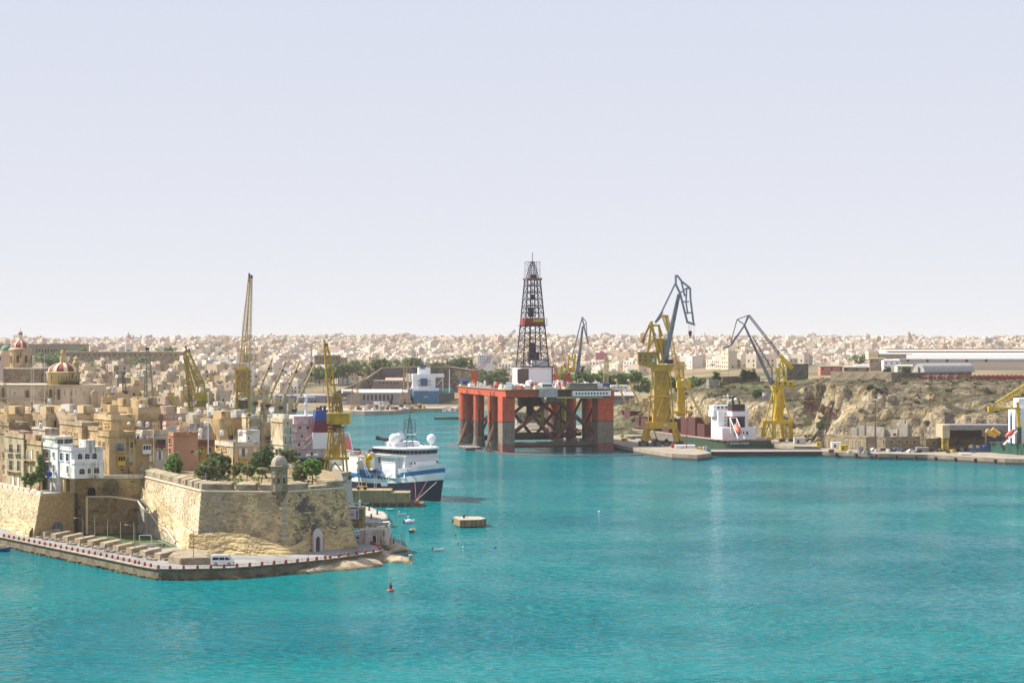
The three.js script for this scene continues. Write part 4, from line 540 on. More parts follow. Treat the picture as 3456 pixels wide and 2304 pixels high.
// ---------- lamp posts, masts, poles ----------
{
const z5=(x,y)=>[x*0.2976,1640+y*0.2976],pm=mat([0.55,0.53,0.47],0.6),dkm=mat([0.16,0.17,0.17],0.5);
const pole=(name,label,cat,x,yt,yb,Y,r,m,group,head)=>{const b=gp(x,yb,Y),t=thing(name,label,cat,b,group),top=b.clone().setY(EYE-(yt-CY)*-b.z/F);part('pole',bar(b,top,r,6,r*0.7),m,t);if(head)head(t,top);return t;};
[[682,275,497],[798,295,520],[826,290,505],[928,318,545],[1070,345,575],[1215,385,600],[1362,405,630],[1513,415,660],[990,330,520],[1660,320,560]].forEach(([x,a,b],i)=>{const[X,A]=z5(x,a),B=z5(x,b)[1];pole('net_pole','thin bare pole standing round the green sports pitch','pole',X,A,B,2.25,0.06,pm,'net poles round the pitch');});
const arm=(dx)=>(t,top)=>{const e=top.clone().add(V(dx,0.25,0.2));part('arm',bar(top,e,0.045,5),dkm,t);part('lamp_head',box(0.75,0.14,0.3,e.x,e.y-0.1,e.z),pm,t);};
const L=[['tall street lamp with one arm beside the fourth stone merlon',940,372,685],['tall street lamp with one arm behind the walking person',1526,450,790]];for(const[lb,x,a,b]of L){const[X,A]=z5(x,a),B=z5(x,b)[1];pole('street_lamp',lb,'street lamp',X,A,B,ROAD,0.09,dkm,'street lamps along the road',arm(-1.9));}
{const[X,A]=z5(2190,500),B=z5(2190,885)[1];pole('street_lamp','tall street lamp with two white heads behind the end merlon','street lamp',X,A,B,ROAD,0.1,dkm,'street lamps along the road',(t,top)=>{for(const e of[-0.5,0.45])part('lamp_head',ball(0.24,top.x+e,top.y+(e<0?0.25:-0.3),top.z,8,6),mat([0.75,0.75,0.72],0.5),t);});}
const mast=(name,label,x,yt,Y,d,r,m)=>{const b=V((x-CX)*d/F,Y,-d),t=thing(name,label,'mast',b),top=px(x,yt,d);part('pole',bar(b,top,r,8,r*0.55),m,t);part('truck',ball(r*1.6,top.x,top.y,top.z,8,6),m,t);};
mast('flagpole','tall white bare flagpole in front of the ochre house',702,1328,16.2,526,0.14,mat([0.75,0.75,0.75],0.5));
mast('roof_mast','dark thin mast standing on the rooftops left of the church wall',106,1360,16,596,0.2,mat([0.07,0.045,0.045],0.7));
mast('garden_mast','short white pole at the parapet in front of the large grey-green tree',694,1597,16.2,478,0.06,mat([0.7,0.7,0.7],0.5));
mast('garden_mast','thin pale pole at the left end of the garden near the palm',551,1575,16.2,512,0.06,mat([0.6,0.6,0.58],0.5));
mast('quay_mast','slim pale mast rising beside the advertising wall in front of the pier',1212,1603,1.5,540,0.07,mat([0.62,0.55,0.47],0.6));
mast('quay_pole','green sign post on the road before the bastion doorway',1039,1855,ROAD,449,0.05,mat([0.08,0.2,0.13],0.6));
for(const[x,y,lb]of[[104,1245,'white thin mast left of the lower church dome'],[111,1208,'green tipped mast between the two church domes'],[149,1200,'thin mast right of the church dome drum']])mast('roof_mast',lb,x,y,26,680,0.09,mat([0.6,0.62,0.6],0.6));
}
// ---------- minibus ----------
{
const b=gp(750,1907,ROAD),t=thing('minibus','white high-roofed minibus with dark windows driving right along the quay road','minibus',b),ry=0.04,put=(g)=>{g=G(g);g.rotateY(ry);g.translate(b.x,b.y,b.z);return g;};
const s=new THREE.Shape();[[-2.35,0.35],[-2.38,1.1],[-2.3,1.55],[-2.15,2.12],[-1.95,2.25],[1.1,2.25],[1.35,2.15],[1.75,1.45],[2.25,1.15],[2.36,0.85],[2.36,0.35]].forEach((p,i)=>i?s.lineTo(...p):s.moveTo(...p));
const pm=new THREE.MeshPhysicalMaterial({color:new THREE.Color(0.78,0.78,0.76),roughness:0.35,clearcoat:0.6});
const body=part('body',put(new THREE.ExtrudeGeometry(s,{depth:1.54,bevelEnabled:true,bevelSize:0.06,bevelThickness:0.08,bevelSegments:3}).translate(0,0,-0.77)),pm,t);
const q=(pts,z,dp=0.05)=>{const k=new THREE.Shape();pts.forEach((p,i)=>i?k.lineTo(...p):k.moveTo(...p));return put(new THREE.ExtrudeGeometry(k,{depth:dp,bevelEnabled:false}).translate(0,0,z));};
for(const z of[0.83,-0.88]){part('side_window',q([[-2.1,1.2],[-2.0,1.8],[-0.75,1.8],[-0.75,1.2]],z),glass,t);part('side_window',q([[-0.62,1.2],[-0.62,1.8],[0.5,1.8],[0.5,1.2]],z),glass,t);part('side_window',q([[0.62,1.2],[0.62,1.8],[1.22,1.8],[1.55,1.42],[1.6,1.2]],z),glass,t);part('trim_strip',q([[-2.3,0.78],[-2.3,0.84],[2.3,0.84],[2.3,0.78]],z,0.04),mat([0.3,0.3,0.3],0.6),t);}
part('windscreen',put(new THREE.BoxGeometry(0.05,0.82,1.36).rotateZ(0.52).translate(1.62,1.78,0)),glass,t);part('rear_window',put(new THREE.BoxGeometry(0.05,0.5,1.3).rotateZ(-0.22).translate(-2.32,1.72,0)),glass,t);
part('bumper',put(new THREE.BoxGeometry(0.16,0.3,1.66).translate(2.42,0.5,0)),mat([0.08,0.08,0.085],0.7),t);part('bumper',put(new THREE.BoxGeometry(0.14,0.28,1.66).translate(-2.42,0.5,0)),mat([0.5,0.5,0.5],0.7),t);
for(const z of[-0.6,0.6]){part('headlight',put(new THREE.BoxGeometry(0.06,0.18,0.34).translate(2.4,0.92,z)),mat([0.6,0.6,0.6],0.2),t);part('tail_light',put(new THREE.BoxGeometry(0.05,0.3,0.16).translate(-2.43,1.0,z*1.2)),mat([0.4,0.03,0.02],0.4),t);}
for(const x of[-1.35,1.45])for(const z of[-0.78,0.78]){const w=part('wheel',put(new THREE.CylinderGeometry(0.34,0.34,0.24,20).rotateX(Math.PI/2).translate(x,0.34,z)),mat([0.02,0.02,0.02],0.9),t);part('rim',put(new THREE.CylinderGeometry(0.19,0.19,0.27,12).rotateX(Math.PI/2).translate(x,0.34,z)),mat([0.45,0.45,0.46],0.4),w);}
part('mirror',put(new THREE.BoxGeometry(0.1,0.24,0.16).translate(1.6,1.35,0.98)),mat([0.05,0.05,0.05],0.6),t);
}
// ---------- people: one continuous surface each, meshed from tapered limbs ----------
function person(label,at,turn,bones,group){
const n=64,half=1.0,mc=new MarchingCubes(n,new THREE.MeshStandardMaterial(),false,false,60000),k=42,cy=0.92;
const d1=(b,x,y,z)=>{const[p,q,ra,rb]=b,dx=q[0]-p[0],dy=q[1]-p[1],dz=q[2]-p[2],t=clamp(((x-p[0])*dx+(y-p[1])*dy+(z-p[2])*dz)/(dx*dx+dy*dy+dz*dz+1e-9));return Math.hypot(x-p[0]-t*dx,y-p[1]-t*dy,z-p[2]-t*dz)-lerp(ra,rb,t);};
for(let kk=0;kk<n;kk++)for(let j=0;j<n;j++)for(let i=0;i<n;i++){const x=(i-n/2)/(n/2)*half,y=(j-n/2)/(n/2)*half+cy,z=(kk-n/2)/(n/2)*half;if(Math.abs(x)>0.6||Math.abs(z)>0.75){mc.field[i+j*n+kk*n*n]=-1;continue;}let s=0;for(const b of bones)s+=Math.exp(-d1(b,x,y,z)*k);mc.field[i+j*n+kk*n*n]=Math.log(s+1e-30)/k;}
mc.isolation=0;mc.update();
const c=mc.count,P=Array.from(mc.positionArray.subarray(0,c*3)),C=[];
for(let i=0;i<c*3;i+=3){P[i]*=half;P[i+1]=P[i+1]*half+cy;P[i+2]*=half;let m=1e9,best=bones[0];for(const b of bones){const d=d1(b,P[i],P[i+1],P[i+2]);if(d<m){m=d;best=b;}}C.push(...best[4]);}
const g=smooth(P,C);const o=new THREE.Mesh(g,vcol(0.85));o.name=numbered('person');o.position.copy(at);o.rotation.y=turn;o.castShadow=o.receiveShadow=true;scene.add(o);tag(o,label,'person',group);return o;
}
{
const skin=[0.42,0.26,0.18],hair=[0.03,0.02,0.015];
const body=(top,leg,step=0.22,lean=0,armF=0.25)=>[
[[0,1.62,lean],[0,1.68,lean+0.01],0.095,0.09,skin],[[0,1.69,lean-0.03],[0,1.66,lean-0.05],0.1,0.095,hair],[[0,1.64,lean+0.1],[0,1.62,lean+0.11],0.02,0.018,skin],[[0,1.45,lean*0.7],[0,1.56,lean],0.055,0.055,skin],
[[0,1.0,0],[0,1.38,lean*0.7],0.15,0.16,top],[[-0.15,1.4,lean*0.7],[0.15,1.4,lean*0.7],0.07,0.07,top],
...[-1,1].flatMap((s)=>{const f=s*step,h=[s*0.2,0.92,armF];return[[[s*0.18,1.4,lean*0.7],[s*0.23,1.14,armF*0.35],0.055,0.045,top],[[s*0.23,1.14,armF*0.35],h,0.04,0.032,skin],[h,[h[0],h[1]-0.05,h[2]+0.05],0.035,0.03,skin],[[s*0.09,0.95,0],[s*0.1,0.5,f*0.75],0.095,0.065,leg],[[s*0.1,0.5,f*0.75],[s*0.1,0.08,f],0.06,0.042,leg],[[s*0.1,0.05,f-0.03],[s*0.1,0.04,f+0.14],0.045,0.035,hair]];})];
const at=gp(354,1862,ROAD);
person('person in a dark top and trousers walking along the quay road with a pushchair',at,0.85,body([0.05,0.05,0.06],[0.10,0.035,0.04],0.26,0.05,0.42),null);
const u=V(Math.sin(0.85),0,Math.cos(0.85)),b=at.clone().addScaledVector(u,0.75),t=thing('pushchair','small pale pushchair pushed along the quay road','pushchair',b),r=V(Math.cos(0.85),0,-Math.sin(0.85)),L=(x,y,z)=>b.clone().addScaledVector(r,x).addScaledVector(u,z).setY(ROAD+y);
part('seat',[bar(L(0,0.45,-0.15),L(0,0.75,-0.25),0.2,8),bar(L(0,0.45,-0.15),L(0,0.4,0.2),0.18,8,0.1)],mat([0.55,0.56,0.6],0.8),t);part('frame',[-0.22,0.22].flatMap((x)=>[bar(L(x,0.95,-0.5),L(x,0.2,0.3),0.02,5),bar(L(x,0.55,-0.1),L(x,0.15,-0.3),0.02,5)]).concat(bar(L(-0.22,0.95,-0.5),L(0.22,0.95,-0.5),0.025,5)),mat([0.1,0.1,0.1],0.5),t);
for(const[x,z]of[[-0.24,0.3],[0.24,0.3],[-0.24,-0.3],[0.24,-0.3]])part('wheel',bar(L(x-0.02,0.12,z),L(x+0.02,0.12,z),0.12,12),mat([0.03,0.03,0.03],0.8),t);
const sit=(top)=>body(top,[0.08,0.08,0.1],0.0,0.02,0.15);
person('person in a white top standing at the edge of the white terrace',V((124-CX)*512/F,12.7,-512),0.4,sit([0.6,0.58,0.56]),null);
person('person in a red top beside the one in white on the terrace',V((130-CX)*511.5/F,12.7,-511.5),-0.4,sit([0.35,0.06,0.05]),null);
person('person in red and white behind the pink cafe on the rocks',V((1315-CX)*494/F,1.6,-494),0.3,sit([0.5,0.12,0.1]),null);
}
// ---------- cafe, advertising wall, round quay, pier, boats, buoys ----------
{
const z6=(x,y)=>[1150+x*0.16585,1660+y*0.16585],pk=mat([0.80,0.66,0.55],0.92,T.plaster),wh=mat([0.72,0.68,0.62],0.8);
{
const d=491,c=px(...z6(500,1045),d),t=thing('cafe','low pink waterside cafe with a railed roof terrace and a dark doorway','cafe',c.clone().setY(ROAD-0.4)),W=(975-500)*0.16585*d/F,y0=ROAD-0.4,h=3.7,dp=6.5,Z=c.z,X=c.x;
const B=(w,hh,q,x,y,z)=>box(w,hh,q,X+x,y0+y,Z+z);
part('wall',[B(W,h,dp,W/2,0,-dp/2),B(1.6,h-0.3,dp-1.5,-0.8,0,-dp/2-0.6)],pk,t);part('roof_terrace',B(W-0.5,0.08,dp-0.5,W/2,h+0.004,-dp/2),mat([0.45,0.40,0.36],0.9,T.concrete),t);
part('parapet',[B(W,0.35,0.2,W/2,h,-0.1),B(0.2,1.0,dp,W-0.1,h,-dp/2),B(0.2,0.35,dp-0.4,0.1,h,-dp/2)],wh,t);
const rail=[];for(let i=0;i<=18;i++)rail.push(B(0.05,0.95,0.05,1.4+i*0.26,h+0.35,-0.1));rail.push(B(4.8,0.06,0.06,3.75,h+1.3,-0.1));part('railing',rail,wh,t);
const dr=part('door',B(0.85,2.1,0.1,2.1,0.1,0.02),mat([0.02,0.02,0.025],0.6),t);part('door_frame',[B(0.1,2.25,0.16,1.62,0.1,0.04),B(0.1,2.25,0.16,2.58,0.1,0.04)],wh,dr);part('window',B(0.42,1.7,0.06,2.3,0.4,0.06),glass,dr);
part('air_conditioner',[B(0.8,0.6,0.35,0.5,2.6,0.15)],mat([0.5,0.48,0.44],0.6),t);part('shutter_panel',B(1.5,2.0,0.08,0.95+0.3,0.1,0.01),mat([0.55,0.45,0.38],0.9),t);
part('step_mat',B(1.4,0.06,0.5,2.0,0.03,0.35),mat([0.4,0.04,0.05],0.9),t);
const fr=[];for(const x of[0.4,2.2,4.6])for(const z of[-1.5,-4.5])fr.push(B(0.07,2.0,0.07,x,h,z));fr.push(B(4.4,0.07,0.07,2.5,h+2,-1.5),B(4.4,0.07,0.07,2.5,h+2,-4.5));part('awning_frame',fr,mat([0.3,0.27,0.25],0.7),t);
part('awning',G(new THREE.BoxGeometry(2.6,0.05,3.0).rotateZ(0.06).translate(X+4.2,y0+h+1.5,Z-3)),mat([0.5,0.55,0.5],0.9),t);
for(let i=0;i<4;i++){const p=V(X+0.7+i*1.4,y0+h+0.09,Z-2.4-(i%2)*1.6);const q=thing('terrace_table','small dark table on the cafe roof terrace','table',p,'tables on the cafe roof');part('top',box(0.8,0.05,0.8,p.x,p.y+0.7,p.z),mat([0.15,0.13,0.12],0.7),q);part('leg',bar(p,p.clone().setY(p.y+0.7),0.04,6),mat([0.1,0.1,0.1],0.6),q);}
}
{
const d=528,c=px(1187,1779,d),t=thing('advertising_house','narrow yellow house with a large drinks poster on its end wall','house',c.clone().setY(1.8)),W=(1225-1178)*d/F,X=(1178-CX)*d/F,top=EYE-(1716-CY)*d/F;
part('wall',box(W,top-1.8,9,X+W/2,1.8,c.z-4.5),mat([0.50,0.38,0.17],0.92,T.block),t);part('parapet',[box(2.6,1.0,4,X+0.9,top-0.6,c.z-1.9),box(0.25,1.6,7,X+2.3,top,c.z-3.6),box(W+0.1,0.3,0.4,X+W/2,top,c.z-0.1)],mat([0.66,0.58,0.5],0.9),t);
const sign=part('poster',box(2.25,2.5,0.1,X+1.28,EYE-(1750-CY)*d/F,c.z+0.06),mat([0.72,0.68,0.66],0.6),t),by=EYE-(1750-CY)*d/F,z=c.z+0.13;
part('poster_frame',[box(2.4,0.08,0.12,X+1.28,by-0.08,c.z+0.07),box(2.4,0.08,0.12,X+1.28,by+2.5,c.z+0.07),box(0.08,2.5,0.12,X+0.12,by,c.z+0.07),box(0.08,2.5,0.12,X+2.44,by,c.z+0.07)],mat([0.5,0.5,0.5],0.5),sign);
part('bottle_print',[lathe([[0,0],[0.27,0.02],[0.28,0.5],[0.24,0.9]],12,0,0,0)].map((g)=>{g.scale(1,1,0.08);g.translate(X+2.02,by+0.12,z);return g;}),mat([0.01,0.25,0.45],0.4),sign);part('bottle_print',[lathe([[0.24,0.88],[0.27,1.2],[0.24,1.5]],12,0,0,0)].map((g)=>{g.scale(1,1,0.1);g.translate(X+2.02,by+0.12,z);return g;}),mat([0.5,0.12,0.2],0.4),sign);part('bottle_print',[lathe([[0.25,1.48],[0.22,1.75],[0.09,2.05],[0.09,2.25],[0,2.26]],12,0,0,0)].map((g)=>{g.scale(1,1,0.09);g.translate(X+2.02,by+0.12,z);return g;}),mat([0.02,0.04,0.2],0.4),sign);
part('oval_print',G(new THREE.TorusGeometry(0.55,0.1,6,24).scale(1,0.35,0.2).translate(X+0.8,by+1.75,z)),mat([0.6,0.06,0.03],0.5),sign);part('text_print',[0,1,2,3].map((i)=>box(1.1-0.15*(i%2),i?0.07:0.28,0.02,X+0.78,by+(i?0.75-i*0.18:1.0),z-0.03)),mat([0.5,0.2,0.18],0.6),sign);
part('door',box(1.0,2.4,0.08,X+2.9,1.9,c.z+0.03),mat([0.33,0.25,0.1],0.9),t);
}
{
const poly=S2([[1180,1770],[1180,1712],[1223,1707],[1249,1710],[1281,1724],[1296,1726],[1307,1738],[1310,1749],[1288,1761],[1262,1769],[1225,1768]],1.5),p=ccw(poly);
struct('round_quay',slab(p,-1.5,1.5),mat([0.52,0.45,0.37],0.95,T.rock));const c=p.reduce((a,b)=>a.add(b),V(0,0,0)).multiplyScalar(1/p.length);struct('quay_paving',slab(p.map((q)=>q.clone().lerp(c,0.1)),1.5,1.62),mat([0.50,0.46,0.41],0.95,T.road));
struct('quay_slope',slab(S2([[1200,1800],[1205,1768],[1262,1768],[1300,1775],[1312,1800],[1330,1818],[1240,1838]],1.0),-1.5,1.0),mat([0.58,0.48,0.36],0.95,T.rock));
const b0=gp(...z6(576,378),1.62),bo=thing('mooring_bollard','black iron bollard on the round stone quay','bollard',b0,'bollards on the round quay'),bm=mat([0.03,0.028,0.03],0.6);part('post',lathe([[0,0],[0.3,0],[0.22,0.2],[0.2,0.9],[0.34,1.0],[0.34,1.15],[0,1.25]],12,b0.x,b0.y,b0.z),bm,bo);part('base_plate',box(0.8,0.08,0.8,b0.x,b0.y,b0.z),bm,bo);
for(const q of[[740,455],[618,535],[438,308],[465,505]])copy(bo,gp(...z6(...q),1.62));
copy(bo,gp(...z6(862,1055),1.6),0,'dark iron bollard outside the cafe door',1.1).userData.group=undefined;copy(bo,gp(1147,1893,1.0),0,'dark iron bollard on the pale rock under the quay wall',1.25).userData.group=undefined;copy(bo,gp(...z6(1068,1050),1.2),0,'small dark bollard by the framed screen on the rocks',0.9).userData.group=undefined;
const pl=gp(1385,1888,0.9),st=thing('stone_pillar','short pale round stone pillar at the tip of the rocks','pillar',pl);part('shaft',lathe([[0,0],[0.42,0],[0.38,1.0],[0.4,1.05],[0,1.1]],14,pl.x,pl.y-0.1,pl.z),mat([0.55,0.47,0.37],0.9,T.plaster),st);part('cap',lathe([[0,1.02],[0.44,1.02],[0.44,1.12],[0,1.14]],14,pl.x,pl.y,pl.z),mat([0.62,0.55,0.45],0.9),st);
const f=thing('screen_frame','tall pale framed mesh screen standing on the rocks behind the cafe','frame',gp(1340,1836,1.0)),fp=(x,y)=>px(x,y,497),fm=mat([0.6,0.58,0.6],0.7);part('post',bar(fp(1325,1836),fp(1325,1806),0.06),fm,f);part('post',bar(fp(1351,1838),fp(1351,1806),0.06),fm,f);part('rail',[bar(fp(1325,1806),fp(1351,1806),0.05),bar(fp(1325,1823),fp(1351,1823),0.03),bar(fp(1338,1806),fp(1338,1836),0.03)],fm,f);part('pole',bar(fp(1354,1840),fp(1354,1800),0.05),mat([0.15,0.16,0.17],0.6),f);
const cr=thing('parked_car','pale blue car half hidden between the bastion and the cafe','car',gp(1203,1812,ROAD)),cp=gp(1203,1812,ROAD),cm=mat([0.6,0.65,0.7],0.3);part('body',[box(1.7,0.6,4.0,cp.x,ROAD+0.35,cp.z),loft(ccw([V(-.75,0,-1.2),V(.75,0,-1.2),V(.75,0,1.3),V(-.75,0,1.3)]).map((p)=>p.clone().add(V(cp.x,ROAD+0.95,cp.z))),ccw([V(-.6,.5,-.8),V(.6,.5,-.8),V(.6,.5,.7),V(-.6,.5,.7)]).map((p)=>p.clone().add(V(cp.x,ROAD+0.95,cp.z))))],cm,cr);part('windscreen',box(1.2,0.36,0.05,cp.x,ROAD+1.0,cp.z+1.1),glass,cr);for(const x of[-0.75,0.75])for(const z of[-1.2,1.2])part('wheel',bar(V(cp.x+x-0.1,ROAD+0.32,cp.z+z),V(cp.x+x+0.1,ROAD+0.32,cp.z+z),0.32,14),mat([0.02,0.02,0.02],0.9),cr);
single('upturned_boat','green upturned boat hull in the gap beside the bastion','boat',[ball(1,0,0,0)].map((g)=>{g.scale(1.3,0.6,2.2);const q=gp(1198,1794,ROAD);g.translate(q.x,ROAD+0.3,q.z);return g;}),mat([0.15,0.38,0.27],0.7),gp(1198,1794,ROAD));
}
{
const d=627,X=(x)=>(x-CX)*d/F,t=thing('pier','long ochre stone pier with dark wet base before the survey ship','pier',V(X(1290),0,-d)),yt=EYE-(1656-CY)*d/F,y2=EYE-(1664-CY)*d/F,m=mat([0.46,0.36,0.19],0.92,T.concrete);
part('wall',box(X(1318)-X(1180),yt+0.0-1.2,11,(X(1318)+X(1180))/2,1.2,-d-5.5),m,t);part('wall',box(X(1380)-X(1318),y2-1.2,11,(X(1380)+X(1318))/2,1.2,-d-5.5),m,t);
part('wet_base',box(X(1381)-X(1246),3.0,11.6,(X(1381)+X(1246))/2,-1.8,-d-5.4),mat([0.10,0.085,0.075],0.7,T.concrete),t);part('coping',[box(X(1318)-X(1180),0.2,0.7,(X(1318)+X(1180))/2,yt,-d-0.3),box(X(1381)-X(1318),0.2,0.7,(X(1381)+X(1318))/2,y2,-d-0.3)],mat([0.6,0.49,0.3],0.9),t);
for(let i=0;i<5;i++)part('fender_plate',box(0.6,2.2,0.2,X(1256+i*28),-0.8,-d+0.5),mat([0.2,0.16,0.13],0.9),t);
part('pier_head',box(4.6,1.6,8,X(1402),-0.6,-d-5),mat([0.33,0.22,0.13],0.9,T.rust),t);
const sg=thing('sign_board','white notice board on two legs standing on the pier','sign',V(X(1295),yt,-d-2));part('board',box(1.95,1.1,0.08,X(1295),EYE-(1643-CY)*d/F+0.15,-d-2),mat([0.7,0.71,0.74],0.6),sg);part('leg',[box(0.08,1.2,0.08,X(1291),yt,-d-2.05),box(0.08,1.2,0.08,X(1301),yt,-d-2.05)],mat([0.4,0.4,0.4],0.6),sg);
for(const x of[1261,1267])single('pier_post','pale twin pole standing on the pier before the dark hull','pole',bar(V(X(x),yt,-d-3),V(X(x),EYE-(1608-CY)*d/F,-d-3),0.09,6),mat([0.55,0.5,0.45],0.6),V(X(x),yt,-d-3),'twin poles on the pier');
const ld=thing('dock_loader','orange framed loader parked on the pier','loader',V(X(1218),yt,-d-4)),lm=mat([0.62,0.40,0.16],0.7);part('body',box(3.0,0.7,1.6,X(1218),yt+0.5,-d-4),lm,ld);part('cab',[[-1,-0.7],[-0.1,-0.7],[-1,0.7],[-0.1,0.7]].map(([x,z])=>box(0.14,1.3,0.14,X(1218)+x,yt+1.2,-d-4+z)).concat(box(1.1,0.12,1.6,X(1218)-0.55,yt+2.5,-d-4)),lm,ld);part('mast',[box(0.16,1.7,0.16,X(1218)+1.3,yt+1.1,-d-4.6),box(0.16,1.7,0.16,X(1218)+1.3,yt+1.1,-d-3.4),box(0.14,0.14,1.3,X(1218)+1.3,yt+2.6,-d-4)],lm,ld);for(const x of[-1,1])for(const z of[-0.8,0.8])part('wheel',bar(V(X(1218)+x,yt+0.5,-d-4+z-0.15),V(X(1218)+x,yt+0.5,-d-4+z+0.15),0.5,12),mat([0.03,0.03,0.03],0.9),ld);
for(let i=0;i<3;i++)single('mooring_drum','orange mooring gear heaped on the low pier head','mooring gear',[lathe([[0,0],[0.5,0],[0.35,0.25],[0.35,0.75],[0.5,0.95],[0,1]],10,X(1392+i*8),1.0,-d-3+i)],mat([[0.5,0.14,0.07],[0.55,0.4,0.3],[0.45,0.2,0.12]][i],0.8),V(X(1392+i*8),1,-d-3+i),'mooring gear on the pier head');
// grey ashlar wall behind the bastion
const w=thing('ashlar_wall','pale grey squared stone rampart with tufts of plants behind the bastion','wall',V(-48,0,-560)),a=V(-51,-1,-544),b=V(-43.0,-1,-566);const yT=13.4;part('core',loft(ccw([a,b,V(-60,-1,-585),V(-66,-1,-560)]),ccw([a.clone().setY(yT).add(V(-1,0,0)),b.clone().setY(yT).add(V(-0.9,0,0)),V(-60,yT,-585),V(-66,yT,-560)])),mat([0.45,0.41,0.36],0.92,T.block),w);
part('stone_facing',facing(a,b,a.clone().setY(yT).add(V(-1,0,0)),b.clone().setY(yT).add(V(-0.9,0,0)),rng(71),0.5,(s,v,R)=>jit([0.50,0.46,0.41],R,0.16)),vcol(0.95),w,null,'stuff');part('parapet',[slab([a.clone().add(V(-1,0,0)),b.clone().add(V(-0.9,0,0)),b.clone().add(V(-3,0,-1)),a.clone().add(V(-3,0,-1))],yT,yT+1.1)],mat([0.58,0.50,0.40],0.9,T.block),w);
const R=rng(73),lb=[];for(let i=0;i<9;i++){const q=a.clone().lerp(b,R());lb.push([q.x-0.4,yT-0.3-R()*0.6,q.z+0.3,0.6,0.5,0.6]);}part('plant_tufts',leaves(lb,900,0.16,GR.dark,R),leafM,w,null,'stuff');
}
}
// boats
function hullGeo(L,B,H,sheer=0.25,full=0.55,n=18,m=10){
const P=[],at=(i,j)=>{const u=i/n,v=j/m*2-1,x=(u-0.5)*L,w=B/2*Math.min(1,Math.pow(Math.sin(Math.min(1,(1-u)/(1-full)*1.0)*Math.PI/2),0.8))*(0.75+0.25*Math.min(1,u*4)),top=H*(1+sheer*(2*u-0.7)**2),a=Math.abs(v);return[x+(u>0.85?(1-(1-a)**1)*0.06*L*(u-0.85)/0.15:0),top*Math.pow(a,1.8),Math.sign(v)*w*Math.pow(a,0.55)];};
for(let i=0;i<n;i++)for(let j=0;j<m;j++){const a=at(i,j),b=at(i+1,j),c=at(i+1,j+1),d=at(i,j+1);P.push(...a,...c,...b,...a,...d,...c);}
for(let j=0;j<m/2;j++){const a=at(0,j),b=at(0,j+1),c=at(0,m-j-1),d=at(0,m-j);P.push(...a,...c,...b,...a,...d,...c);}
return smooth(P);
}
